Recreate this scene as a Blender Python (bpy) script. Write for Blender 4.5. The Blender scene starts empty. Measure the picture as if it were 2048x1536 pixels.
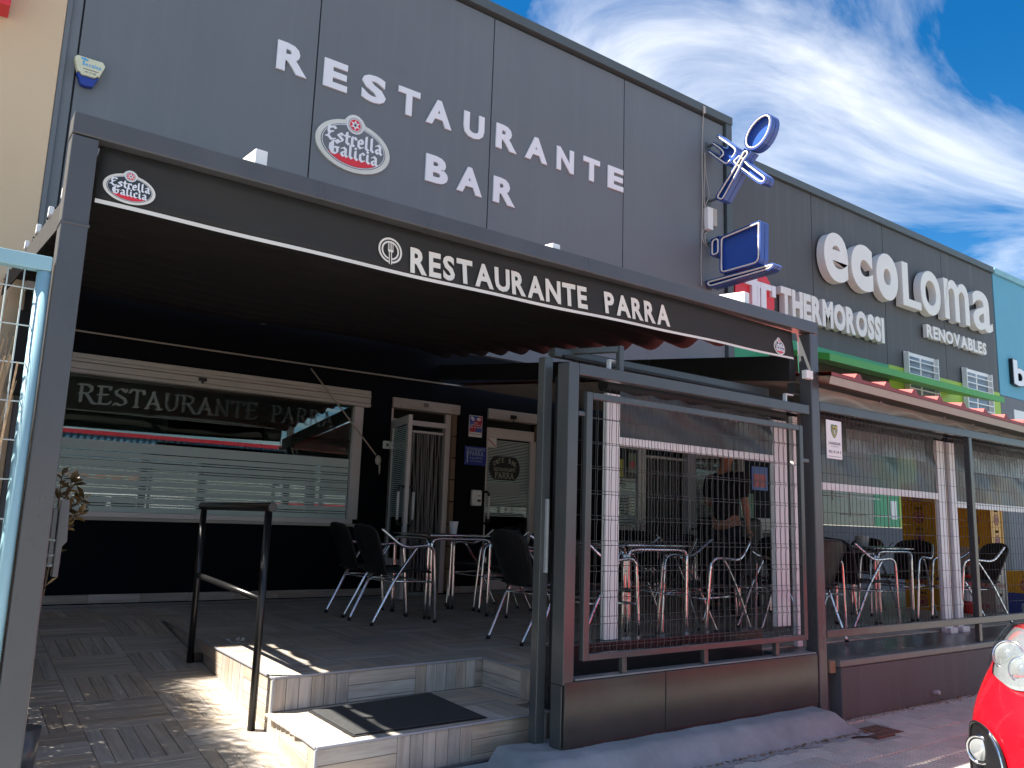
import bpy, bmesh, math, random
from mathutils import Vector, Matrix, Euler
import numpy as np
random.seed(7)
R = math.radians
SC = bpy.context.scene
COL = SC.collection
# ------------------------------------------------------------------ camera, sky, sun, exposure
EYE = Vector((0.0, 0.0, 0.87))          # z = 0 is the terrace floor; the pavement lies 0.40 m lower
YAW, PITCH, ROLL, FPX = R(36.025), R(9.568), R(1.905), 1629.8
fw = Vector((math.sin(YAW)*math.cos(PITCH), math.cos(YAW)*math.cos(PITCH), math.sin(PITCH)))
rt0 = Vector((math.cos(YAW), -math.sin(YAW), 0))
up0 = rt0.cross(fw)
rt = rt0*math.cos(ROLL) + up0*math.sin(ROLL)
up = -rt0*math.sin(ROLL) + up0*math.cos(ROLL)
cd = bpy.data.cameras.new('camera')
cam = bpy.data.objects.new('camera', cd)
COL.objects.link(cam)
cam.matrix_world = Matrix(((rt.x, up.x, -fw.x, EYE.x), (rt.y, up.y, -fw.y, EYE.y), (rt.z, up.z, -fw.z, EYE.z), (0, 0, 0, 1)))
cd.sensor_width = 36
cd.lens = FPX/2048*36
cd.clip_start = 0.05
cd.clip_end = 2000
SC.camera = cam

TO_SUN = Vector((-0.62, 0.36, 1.0)).normalized()
sd = bpy.data.lights.new('sun', 'SUN')
sun = bpy.data.objects.new('sun', sd)
COL.objects.link(sun)
sd.energy = 5.0
sd.angle = R(0.53)
sd.color = (1.0, 0.93, 0.82)
sun.rotation_euler = TO_SUN.to_track_quat('Z', 'Y').to_euler()
sun.location = (0, 0, 30)

W = bpy.data.worlds.new('World')
SC.world = W
W.use_nodes = True
wn, wl = W.node_tree.nodes, W.node_tree.links
wn.clear()
wo = wn.new('ShaderNodeOutputWorld')
bg = wn.new('ShaderNodeBackground')
bg.inputs['Strength'].default_value = 0.085
sky = wn.new('ShaderNodeTexSky')
sky.sky_type = 'NISHITA'
sky.sun_disc = False
sky.sun_elevation = math.asin(TO_SUN.z)
sky.sun_rotation = math.atan2(TO_SUN.x, TO_SUN.y)
sky.air_density = 1.0
sky.dust_density = 0.3
sky.ozone_density = 3.0
# high cirrus, laid out over a flat layer far overhead
tc = wn.new('ShaderNodeTexCoord')
sep = wn.new('ShaderNodeSeparateXYZ')
wl.new(tc.outputs['Generated'], sep.inputs[0])
def wmath(op, a, b=None, clamp=False):
    n = wn.new('ShaderNodeMath'); n.operation = op; n.use_clamp = clamp
    for i, v in enumerate((a, b)):
        if v is None: continue
        if isinstance(v, (int, float)): n.inputs[i].default_value = v
        else: wl.new(v, n.inputs[i])
    return n.outputs[0]
zz = wmath('MAXIMUM', sep.outputs[2], 0.06)
px_ = wmath('DIVIDE', sep.outputs[0], zz)
py_ = wmath('DIVIDE', sep.outputs[1], zz)
comb = wn.new('ShaderNodeCombineXYZ')
wl.new(px_, comb.inputs[0]); wl.new(py_, comb.inputs[1])
mp = wn.new('ShaderNodeMapping')
mp.inputs['Rotation'].default_value = (0, 0, R(60))
mp.inputs['Scale'].default_value = (0.55, 1.5, 1)
mp.inputs['Location'].default_value = (7.1, 4.2, 0)
wl.new(comb.outputs[0], mp.inputs[0])
n1 = wn.new('ShaderNodeTexNoise'); n1.inputs['Scale'].default_value = 1.15; n1.inputs['Detail'].default_value = 9; n1.inputs['Roughness'].default_value = 0.58; n1.inputs['Distortion'].default_value = 0.9
wl.new(mp.outputs[0], n1.inputs['Vector'])
n2 = wn.new('ShaderNodeTexNoise'); n2.inputs['Scale'].default_value = 0.5; n2.inputs['Detail'].default_value = 3
wl.new(comb.outputs[0], n2.inputs['Vector'])
mix_ = wmath('ADD', wmath('MULTIPLY', n1.outputs[0], 0.75), wmath('MULTIPLY', n2.outputs[0], 0.45))
rampc = wn.new('ShaderNodeValToRGB')
rampc.color_ramp.elements[0].position = 0.56; rampc.color_ramp.elements[0].color = (0, 0, 0, 1)
rampc.color_ramp.elements[1].position = 0.92; rampc.color_ramp.elements[1].color = (1, 1, 1, 1)
wl.new(mix_, rampc.inputs[0])
cmix = wn.new('ShaderNodeMixRGB')
wl.new(rampc.outputs[0], cmix.inputs[0])
hsv = wn.new('ShaderNodeHueSaturation'); hsv.inputs['Saturation'].default_value = 1.42; hsv.inputs['Value'].default_value = 0.52
wl.new(sky.outputs[0], hsv.inputs['Color'])
wl.new(hsv.outputs[0], cmix.inputs[1])
cmix.inputs[2].default_value = (5.9, 5.8, 5.6, 1)
wl.new(cmix.outputs[0], bg.inputs['Color'])
wl.new(bg.outputs[0], wo.inputs[0])
vs = SC.view_settings
SC.display_settings.display_device = 'sRGB'
vs.view_transform = 'Standard'; vs.look = 'None'; vs.gamma = 1; vs.use_curve_mapping = False
vs.exposure = 1.95
SC.cycles.max_bounces = 7
SC.cycles.transparent_max_bounces = 16

# ------------------------------------------------------------------ survey helpers (points on real planes)
def ray(u, v):
    return fw + rt*((u-1024)/FPX) - up*((v-768)/FPX)
def PY(u, v, Y):
    d = ray(u, v); return EYE + d*((Y-EYE.y)/d.y)
def PX(u, v, X):
    d = ray(u, v); return EYE + d*((X-EYE.x)/d.x)
def PZ(u, v, Z):
    d = ray(u, v); return EYE + d*((Z-EYE.z)/d.z)

# ------------------------------------------------------------------ materials
MATS = {}
def mat(name, col, rough=0.6, metal=0.0, var=0.12, scale=(3, 3, 3), bump=0.0, bscale=60, streak=0.0, spec=0.5, coat=0.0, obrand=0.0, wear=None, alpha=1.0):
    """paint-like procedural material: base colour with soft noise variation, optional vertical streaks, specks of wear and fine relief"""
    if name in MATS: return MATS[name]
    m = bpy.data.materials.new(name); m.use_nodes = True
    n, l = m.node_tree.nodes, m.node_tree.links
    b = n['Principled BSDF']
    b.inputs['Roughness'].default_value = rough
    b.inputs['Metallic'].default_value = metal
    b.inputs['Specular IOR Level'].default_value = spec
    b.inputs['Coat Weight'].default_value = coat
    b.inputs['Alpha'].default_value = alpha
    tc = n.new('ShaderNodeTexCoord')
    mp = n.new('ShaderNodeMapping'); mp.inputs['Scale'].default_value = scale
    l.new(tc.outputs['Object'], mp.inputs[0])
    nz = n.new('ShaderNodeTexNoise'); nz.inputs['Scale'].default_value = 1; nz.inputs['Detail'].default_value = 6; nz.inputs['Roughness'].default_value = .6
    l.new(mp.outputs[0], nz.inputs['Vector'])
    c1 = tuple(max(0, c*(1-var)) for c in col) + (1,)
    c2 = tuple(min(1, c*(1+var)) for c in col) + (1,)
    rp = n.new('ShaderNodeValToRGB')
    rp.color_ramp.elements[0].position = .3; rp.color_ramp.elements[0].color = c1
    rp.color_ramp.elements[1].position = .7; rp.color_ramp.elements[1].color = c2
    l.new(nz.outputs[0], rp.inputs[0])
    out = rp.outputs[0]
    if streak:
        mp2 = n.new('ShaderNodeMapping'); mp2.inputs['Scale'].default_value = (9, 9, .35)
        l.new(tc.outputs['Object'], mp2.inputs[0])
        ns = n.new('ShaderNodeTexNoise'); ns.inputs['Scale'].default_value = 1; ns.inputs['Detail'].default_value = 4
        l.new(mp2.outputs[0], ns.inputs['Vector'])
        r2 = n.new('ShaderNodeValToRGB')
        r2.color_ramp.elements[0].position = .52; r2.color_ramp.elements[0].color = (0, 0, 0, 1)
        r2.color_ramp.elements[1].position = .8; r2.color_ramp.elements[1].color = (1, 1, 1, 1)
        l.new(ns.outputs[0], r2.inputs[0])
        mx = n.new('ShaderNodeMixRGB'); mx.blend_type = 'MIX'
        sc = n.new('ShaderNodeMath'); sc.operation = 'MULTIPLY'; sc.inputs[1].default_value = streak
        l.new(r2.outputs[0], sc.inputs[0]); l.new(sc.outputs[0], mx.inputs[0])
        l.new(out, mx.inputs[1]); mx.inputs[2].default_value = (.42, .44, .44, 1)
        out = mx.outputs[0]
    if wear:
        wcol, thr, wsc = wear
        nw = n.new('ShaderNodeTexNoise'); nw.inputs['Scale'].default_value = wsc; nw.inputs['Detail'].default_value = 8; nw.inputs['Roughness'].default_value = .7
        l.new(tc.outputs['Object'], nw.inputs['Vector'])
        r3 = n.new('ShaderNodeValToRGB')
        r3.color_ramp.elements[0].position = thr; r3.color_ramp.elements[0].color = (0, 0, 0, 1)
        r3.color_ramp.elements[1].position = min(1, thr+.06); r3.color_ramp.elements[1].color = (1, 1, 1, 1)
        l.new(nw.outputs[0], r3.inputs[0])
        mx = n.new('ShaderNodeMixRGB'); l.new(r3.outputs[0], mx.inputs[0]); l.new(out, mx.inputs[1]); mx.inputs[2].default_value = tuple(wcol)+(1,)
        out = mx.outputs[0]
    if obrand:
        oi = n.new('ShaderNodeObjectInfo'); hv = n.new('ShaderNodeHueSaturation')
        mr = n.new('ShaderNodeMapRange'); mr.inputs[3].default_value = 1-obrand; mr.inputs[4].default_value = 1+obrand
        l.new(oi.outputs['Random'], mr.inputs[0]); l.new(mr.outputs[0], hv.inputs['Value']); l.new(out, hv.inputs['Color'])
        out = hv.outputs[0]
    l.new(out, b.inputs['Base Color'])
    # slight roughness variation
    rr = n.new('ShaderNodeMapRange'); rr.inputs[3].default_value = max(.02, rough*.85); rr.inputs[4].default_value = min(1, rough*1.2)
    l.new(nz.outputs[0], rr.inputs[0]); l.new(rr.outputs[0], b.inputs['Roughness'])
    if bump:
        nb = n.new('ShaderNodeTexNoise'); nb.inputs['Scale'].default_value = bscale; nb.inputs['Detail'].default_value = 4
        l.new(tc.outputs['Object'], nb.inputs['Vector'])
        bp = n.new('ShaderNodeBump'); bp.inputs['Strength'].default_value = bump; bp.inputs['Distance'].default_value = .01
        l.new(nb.outputs[0], bp.inputs['Height']); l.new(bp.outputs[0], b.inputs['Normal'])
    MATS[name] = m
    return m

def wood_mat(name):
    """printed wood-look porcelain, every plank its own tone"""
    m = bpy.data.materials.new(name); m.use_nodes = True
    n, l = m.node_tree.nodes, m.node_tree.links
    b = n['Principled BSDF']; b.inputs['Roughness'].default_value = .5; b.inputs['Specular IOR Level'].default_value = .35
    at = n.new('ShaderNodeAttribute'); at.attribute_name = 'plank'   # (length coordinate, width coordinate, seed)
    oi = n.new('ShaderNodeObjectInfo')
    sx = n.new('ShaderNodeSeparateXYZ'); l.new(at.outputs['Vector'], sx.inputs[0])
    ad = n.new('ShaderNodeMath'); ad.operation = 'ADD'; l.new(sx.outputs[2], ad.inputs[0]); l.new(oi.outputs['Random'], ad.inputs[1])
    fr = n.new('ShaderNodeMath'); fr.operation = 'FRACT'; l.new(ad.outputs[0], fr.inputs[0])
    m17 = n.new('ShaderNodeMath'); m17.operation = 'MULTIPLY'; m17.inputs[1].default_value = 37; l.new(fr.outputs[0], m17.inputs[0])
    cx = n.new('ShaderNodeCombineXYZ'); l.new(sx.outputs[0], cx.inputs[0]); l.new(sx.outputs[1], cx.inputs[1]); l.new(m17.outputs[0], cx.inputs[2])
    mp = n.new('ShaderNodeMapping'); mp.inputs['Scale'].default_value = (2.6, 30, 1); l.new(cx.outputs[0], mp.inputs[0])
    g = n.new('ShaderNodeTexNoise'); g.inputs['Scale'].default_value = 1; g.inputs['Detail'].default_value = 7; g.inputs['Roughness'].default_value = .62; g.inputs['Distortion'].default_value = .35
    l.new(mp.outputs[0], g.inputs['Vector'])
    rp = n.new('ShaderNodeValToRGB'); e = rp.color_ramp.elements
    e[0].position = .28; e[0].color = (.285, .235, .19, 1)
    e[1].position = .74; e[1].color = (.54, .465, .385, 1)
    k = e.new(.5); k.color = (.41, .345, .28, 1)
    l.new(g.outputs[0], rp.inputs[0])
    # large pale / grey patches
    mp2 = n.new('ShaderNodeMapping'); mp2.inputs['Scale'].default_value = (7, 11, 3); l.new(cx.outputs[0], mp2.inputs[0])
    g2 = n.new('ShaderNodeTexNoise'); g2.inputs['Scale'].default_value = 1; g2.inputs['Detail'].default_value = 3; l.new(mp2.outputs[0], g2.inputs['Vector'])
    r2 = n.new('ShaderNodeValToRGB'); r2.color_ramp.elements[0].position = .45; r2.color_ramp.elements[1].position = .75
    l.new(g2.outputs[0], r2.inputs[0])
    mx = n.new('ShaderNodeMixRGB'); mu = n.new('ShaderNodeMath'); mu.operation = 'MULTIPLY'; mu.inputs[1].default_value = .45
    l.new(r2.outputs[0], mu.inputs[0]); l.new(mu.outputs[0], mx.inputs[0]); l.new(rp.outputs[0], mx.inputs[1]); mx.inputs[2].default_value = (.42, .40, .355, 1)
    hs = n.new('ShaderNodeHueSaturation')
    mr = n.new('ShaderNodeMapRange'); mr.inputs[3].default_value = .82; mr.inputs[4].default_value = 1.15; l.new(fr.outputs[0], mr.inputs[0])
    m2 = n.new('ShaderNodeMath'); m2.operation = 'MULTIPLY'; m2.inputs[1].default_value = 7.31; l.new(fr.outputs[0], m2.inputs[0])
    f2 = n.new('ShaderNodeMath'); f2.operation = 'FRACT'; l.new(m2.outputs[0], f2.inputs[0])
    mr2 = n.new('ShaderNodeMapRange'); mr2.inputs[3].default_value = .55; mr2.inputs[4].default_value = 1.15; l.new(f2.outputs[0], mr2.inputs[0])
    l.new(mr.outputs[0], hs.inputs['Value']); l.new(mr2.outputs[0], hs.inputs['Saturation']); l.new(mx.outputs[0], hs.inputs['Color'])
    l.new(hs.outputs[0], b.inputs['Base Color'])
    bp = n.new('ShaderNodeBump'); bp.inputs['Strength'].default_value = .15; bp.inputs['Distance'].default_value = .004
    l.new(g.outputs[0], bp.inputs['Height']); l.new(bp.outputs[0], b.inputs['Normal'])
    return m

def glass_mat(name, tint=(.75, .85, .82), refl=1.0, thru=0.8):
    m = bpy.data.materials.new(name); m.use_nodes = True
    n, l = m.node_tree.nodes, m.node_tree.links
    n.remove(n['Principled BSDF'])
    out = n['Material Output']
    t = n.new('ShaderNodeBsdfTransparent'); t.inputs[0].default_value = tuple(c*thru for c in tint)+(1,)
    g = n.new('ShaderNodeBsdfGlossy'); g.inputs['Roughness'].default_value = 0.01; g.inputs[0].default_value = (.9, .97, .95, 1)
    f = n.new('ShaderNodeFresnel'); f.inputs[0].default_value = 1.7
    a = n.new('ShaderNodeMath'); a.operation = 'MULTIPLY'; a.inputs[1].default_value = refl; a.use_clamp = True
    l.new(f.outputs[0], a.inputs[0])
    mx = n.new('ShaderNodeMixShader'); l.new(a.outputs[0], mx.inputs[0]); l.new(t.outputs[0], mx.inputs[1]); l.new(g.outputs[0], mx.inputs[2])
    l.new(mx.outputs[0], out.inputs[0])
    return m

def film_mat(name, col, opac, rough=.5, spec=.3, wrinkle=0.0):
    """thin film or vinyl: part paint, part see-through"""
    m = bpy.data.materials.new(name); m.use_nodes = True
    n, l = m.node_tree.nodes, m.node_tree.links
    b = n['Principled BSDF']; b.inputs['Base Color'].default_value = tuple(col)+(1,); b.inputs['Roughness'].default_value = rough
    b.inputs['Specular IOR Level'].default_value = spec
    tcn = n.new('ShaderNodeTexCoord'); nz = n.new('ShaderNodeTexNoise'); nz.inputs['Scale'].default_value = 2.2; nz.inputs['Detail'].default_value = 5
    l.new(tcn.outputs['Object'], nz.inputs['Vector'])
    mr = n.new('ShaderNodeMapRange'); mr.inputs[3].default_value = max(0, opac-.06); mr.inputs[4].default_value = min(1, opac+.06)
    l.new(nz.outputs[0], mr.inputs[0]); l.new(mr.outputs[0], b.inputs['Alpha'])
    if wrinkle:
        mp = n.new('ShaderNodeMapping'); mp.inputs['Scale'].default_value = (6, 6, 2.0); mp.inputs['Rotation'].default_value = (0, R(25), 0)
        l.new(tcn.outputs['Object'], mp.inputs[0])
        nb = n.new('ShaderNodeTexNoise'); nb.inputs['Scale'].default_value = 1; nb.inputs['Detail'].default_value = 3; nb.inputs['Distortion'].default_value = 1.2
        l.new(mp.outputs[0], nb.inputs['Vector'])
        bp = n.new('ShaderNodeBump'); bp.inputs['Strength'].default_value = wrinkle; bp.inputs['Distance'].default_value = .05
        l.new(nb.outputs[0], bp.inputs['Height']); l.new(bp.outputs[0], b.inputs['Normal'])
    return m

def emit_free(): pass

M = {}
M['facade'] = mat('facade_grey', (.140, .158, .174), .55, var=.05, scale=(1.2, 1.2, .5), streak=.05, bump=.05, bscale=25, wear=((.26, .27, .27), .72, 3.2))
M['facade2'] = mat('facade_dark_grey', (.080, .084, .090), .6, var=.07, scale=(1.5, 1.5, .4), streak=.10, bump=.04, bscale=25, wear=((.12, .13, .13), .70, 2.2))
M['trimteal'] = mat('cornice_grey', (.075, .095, .10), .45, var=.06)
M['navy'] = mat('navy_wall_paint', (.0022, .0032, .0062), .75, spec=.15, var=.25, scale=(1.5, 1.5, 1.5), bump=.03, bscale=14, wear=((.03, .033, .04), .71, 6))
M['beige'] = mat('beige_render', (.66, .50, .33), .8, var=.05, scale=(.8, .8, .4), streak=.05, bump=.05, bscale=40)
M['blue'] = mat('sky_blue_wall', (.11, .36, .50), .6, var=.04)
M['lime'] = mat('lime_paint', (.33, .50, .06), .5, var=.05)
M['green'] = mat('green_paint', (.02, .30, .13), .45, var=.05)
M['green2'] = mat('bright_green_metal', (.05, .30, .04), .4, var=.05)
M['frame'] = mat('charcoal_steel_paint', (.072, .075, .082), .28, metal=0.0, var=.10, scale=(4, 4, 1.5), bump=.05, bscale=35, wear=((.10, .10, .10), .69, 5))
M['gate'] = mat('gate_steel_paint', (.060, .066, .068), .24, var=.12, scale=(3, 3, 1.5), bump=.05, bscale=30, wear=((.11, .105, .10), .69, 7))
M['panel'] = mat('glossy_black_sheet', (.030, .030, .029), .20, var=.18, scale=(3, 3, 3), bump=.05, bscale=10, wear=((.12, .12, .12), .70, 30))
M['black'] = mat('black_steel', (.008, .008, .009), .3, var=.2)
M['black_matt'] = mat('black_matt', (.010, .011, .013), .6, var=.2)
M['steelgalv'] = mat('brushed_sheet_metal', (.30, .32, .33), .5, metal=.3, var=.15)
M['alu'] = mat('polished_aluminium', (.80, .80, .81), .16, metal=1.0, var=.05, bump=.02, bscale=12)
M['white'] = mat('white_paint', (.80, .80, .80), .45, var=.03)
M['whitealu'] = mat('white_lacquered_frame', (.62, .58, .55), .4, var=.05, wear=((.40, .36, .30), .70, 5))
M['shutter'] = mat('cream_shutter_slats', (.50, .46, .40), .5, var=.10, scale=(2, 2, 8), wear=((.22, .17, .11), .66, 6))
M['shutterdirty'] = mat('stained_shutter_box', (.40, .36, .30), .55, var=.15, scale=(3, 3, 8), wear=((.14, .10, .06), .62, 7))
M['lettering'] = mat('white_letter_sheet', (.78, .80, .84), .35, var=.02)
M['letterwarm'] = mat('offwhite_foam_letter', (.74, .73, .70), .5, var=.04)
M['canvas'] = mat('black_canvas', (.024, .023, .021), .8, var=.25, scale=(1.5, 1.5, 6), bump=.10, bscale=120)
M['canvasprint'] = mat('cream_canvas_print', (.72, .69, .62), .75, var=.06)
M['awn'] = mat('dark_awning_cloth', (.011, .010, .011), .75, var=.2, bump=.08, bscale=80)
M['red'] = mat('red_sheet', (.72, .03, .045), .4, var=.03)
M['neonblue'] = mat('blue_tray_paint', (.045, .10, .34), .32, var=.08)
M['neonblue2'] = mat('blue_tray_face', (.03, .09, .38), .22, var=.05)
M['neon'] = mat('unlit_neon_tube', (.80, .78, .70), .25, var=.05)
M['paleblue'] = mat('pale_blue_steel_paint', (.27, .47, .55), .5, var=.07, wear=((.35, .30, .20), .71, 9))
M['wire'] = mat('grey_wire_coating', (.045, .047, .047), .42, var=.05)
M['wireblue'] = mat('pale_wire_coating', (.50, .56, .55), .5, var=.05)
M['grout'] = mat('tile_grout', (.16, .14, .12), .85, var=.1)
M['concrete'] = mat('grey_concrete', (.30, .30, .285), .9, var=.12, scale=(2, 2, 2), bump=.2, bscale=30)
M['apron'] = mat('pale_grey_painted_concrete', (.25, .28, .30), .8, var=.18, scale=(5, 5, 5), bump=.35, bscale=22, wear=((.20, .19, .17), .66, 12))
M['paving'] = mat('grooved_paving_tile', (.44, .425, .395), .88, var=.14, scale=(6, 6, 6), bump=.15, bscale=50, obrand=.09)
M['asphalt'] = mat('asphalt', (.20, .195, .185), .92, var=.2, scale=(8, 8, 8), bump=.5, bscale=90)
M['base'] = mat('painted_plinth', (.080, .085, .092), .7, var=.12, scale=(3, 3, 1), streak=.08, bump=.25, bscale=18, wear=((.16, .16, .155), .66, 9))
M['trimgrey'] = mat('aluminium_edge_trim', (.33, .34, .38), .4, metal=.2, var=.05)
M['mat'] = mat('charcoal_doormat', (.038, .040, .042), .95, var=.2, scale=(30, 30, 30), bump=.6, bscale=260)
M['rubber'] = mat('black_rubber', (.012, .012, .013), .7, var=.1)
M['brick'] = mat('tan_brick', (.25, .17, .11), .8, var=.15, scale=(9, 9, 9), bump=.1, obrand=.15)
M['curtain'] = mat('grey_chain_strips', (.20, .185, .185), .55, var=.15, scale=(20, 20, 2), obrand=.2)
M['interior'] = mat('interior_wall_green_grey', (.50, .56, .56), .8, var=.05)
M['signwhite'] = mat('white_sign_plate', (.75, .75, .73), .35, var=.02)
M['signblue'] = mat('blue_sign_enamel', (.01, .03, .30), .3, var=.05)
M['ink'] = mat('dark_print', (.03, .035, .04), .5, var=.05)
M['inkred'] = mat('red_print', (.50, .03, .05), .45, var=.05)
M['inkblue'] = mat('blue_print', (.04, .10, .42), .45, var=.05)
M['inkcyan'] = mat('sky_blue_print', (.10, .40, .72), .45, var=.05)
M['inkgreen'] = mat('olive_print', (.14, .20, .10), .45, var=.05)
M['inkgold'] = mat('gold_print', (.50, .42, .10), .45, var=.05)
M['inkpale'] = mat('pale_blue_print', (.40, .50, .62), .45, var=.05)
M['redroof'] = mat('red_sandwich_sheet', (.30, .035, .03), .45, var=.12, scale=(3, 3, 3), wear=((.45, .16, .10), .66, 5))
M['roofunder'] = mat('cream_sheet_underside', (.34, .32, .27), .6, var=.05)
M['tarp'] = film_mat('smoky_tarpaulin', (.42, .40, .37), .95, rough=.45, spec=.3, wrinkle=.12)
M['pvc'] = film_mat('smoked_pvc_blind', (.075, .078, .082), .84, rough=.28, spec=.5, wrinkle=.22)
M['pvcclear'] = film_mat('clear_pvc_window', (.34, .38, .38), .45, rough=.12, spec=.8, wrinkle=.5)
M['frost'] = film_mat('frosted_window_film', (.62, .74, .70), .82, rough=.6, spec=.2)
M['glass'] = glass_mat('window_glass', refl=1.7)
M['darkglass'] = glass_mat('dark_shop_glass', tint=(.35, .40, .38), refl=1.2, thru=.5)
M['crateyellow'] = mat('yellow_crate_plastic', (.72, .36, .01), .35, var=.05)
M['cratebeige'] = mat('beige_crate_plastic', (.43, .37, .33), .4, var=.06)
M['crateblue'] = mat('blue_crate_plastic', (.015, .05, .27), .35, var=.06)
M['crategreen'] = mat('green_crate_plastic', (.01, .16, .07), .35, var=.06)
M['greyplastic'] = mat('light_grey_plastic', (.50, .50, .49), .45, var=.04)
M['skin'] = mat('skin', (.42, .20, .13), .55, var=.08, scale=(14, 14, 14))
M['hair'] = mat('short_dark_hair', (.022, .014, .010), .7, var=.3, scale=(60, 60, 60), bump=.6, bscale=160)
M['tshirt'] = mat('black_cotton', (.008, .009, .013), .9, var=.25, scale=(6, 6, 6), bump=.4, bscale=14)
M['trousers'] = mat('dark_work_trousers', (.012, .014, .022), .9, var=.25, scale=(6, 6, 6), bump=.4, bscale=14)
M['carred'] = mat('red_car_paint', (.62, .004, .012), .22, var=.02, coat=1.0)
M['chrome'] = mat('chrome', (.85, .85, .87), .06, metal=1.0, var=.02)
M['carblack'] = mat('black_car_trim', (.010, .010, .011), .3, var=.15)
M['lens'] = glass_mat('headlamp_lens', tint=(.95, .97, .97), refl=1.0, thru=.95)
M['tyre'] = mat('tyre_rubber', (.015, .015, .016), .8, var=.15)
M['leaf'] = mat('bronze_green_leaf', (.10, .065, .022), .45, var=.5, scale=(9, 9, 9), obrand=.35)
M['stem'] = mat('brown_stem', (.10, .07, .045), .8, var=.2)
M['reed'] = mat('dry_reed', (.40, .29, .19), .75, var=.45, scale=(60, 60, 5))
M['litter'] = mat('dry_leaf_litter', (.22, .15, .08), .9, var=.5, scale=(40, 40, 40))
M['extred'] = mat('extinguisher_red', (.55, .012, .015), .25, var=.03)
M['iron'] = mat('rusty_cover', (.13, .07, .055), .8, var=.3, scale=(20, 20, 20), bump=.4, bscale=60)
M['cream'] = mat('cream_sill', (.42, .39, .34), .6, var=.08)
WOOD = wood_mat('wood_look_porcelain')
def weave_mat():
    m = bpy.data.materials.new('black_woven_rattan'); m.use_nodes = True
    n, l = m.node_tree.nodes, m.node_tree.links
    b = n['Principled BSDF']; b.inputs['Base Color'].default_value = (.009, .009, .010, 1); b.inputs['Roughness'].default_value = .38
    tcn = n.new('ShaderNodeTexCoord'); mp = n.new('ShaderNodeMapping'); mp.inputs['Rotation'].default_value = (0, 0, R(45)); mp.inputs['Scale'].default_value = (1, 1, 1)
    l.new(tcn.outputs['UV'], mp.inputs[0])
    ch = n.new('ShaderNodeTexVoronoi'); ch.inputs['Scale'].default_value = 26; ch.inputs['Randomness'].default_value = .25
    l.new(mp.outputs[0], ch.inputs['Vector'])
    nz = n.new('ShaderNodeTexNoise'); nz.inputs['Scale'].default_value = 5; l.new(tcn.outputs['UV'], nz.inputs['Vector'])
    a = n.new('ShaderNodeMath'); a.operation = 'MULTIPLY'; a.inputs[1].default_value = .30; l.new(nz.outputs[0], a.inputs[0])
    gt = n.new('ShaderNodeMath'); gt.operation = 'GREATER_THAN'; l.new(ch.outputs['Distance'], gt.inputs[0]); l.new(a.outputs[0], gt.inputs[1])
    l.new(gt.outputs[0], b.inputs['Alpha'])
    bp = n.new('ShaderNodeBump'); bp.inputs['Strength'].default_value = .8; bp.inputs['Distance'].default_value = .004
    l.new(ch.outputs['Distance'], bp.inputs['Height']); l.new(bp.outputs[0], b.inputs['Normal'])
    return m
M['weave'] = weave_mat()

# ------------------------------------------------------------------ object helpers
def tag(o, label=None, cat=None, group=None, kind=None):
    if label: o['label'] = label
    if cat: o['category'] = cat
    if group: o['group'] = group
    if kind: o['kind'] = kind
    return o
def thing(name, loc=(0, 0, 0), label=None, cat=None, group=None, rz=0, kind=None):
    o = bpy.data.objects.new(name, None); COL.objects.link(o)
    o.location = loc; o.rotation_euler = (0, 0, rz)
    o.empty_display_size = .1
    return tag(o, label, cat, group, kind)
def base_of(o):
    p = Vector(o.location)
    while o.parent: o = o.parent; p = p + Vector(o.location)
    return p
def catmull(pts, k=6, closed=False):
    P = [Vector(p) for p in pts]; n = len(P); out = []
    rng = range(n) if closed else range(n-1)
    for i in rng:
        p0 = P[(i-1) % n] if closed or i > 0 else P[0]
        p1 = P[i]; p2 = P[(i+1) % n]
        p3 = P[(i+2) % n] if closed or i+2 < n else P[-1]
        for j in range(k):
            t = j/k
            out.append(0.5*((2*p1) + (-p0+p2)*t + (2*p0-5*p1+4*p2-p3)*t*t + (-p0+3*p1-3*p2+p3)*t*t*t))
    if not closed: out.append(P[-1])
    return out
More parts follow.
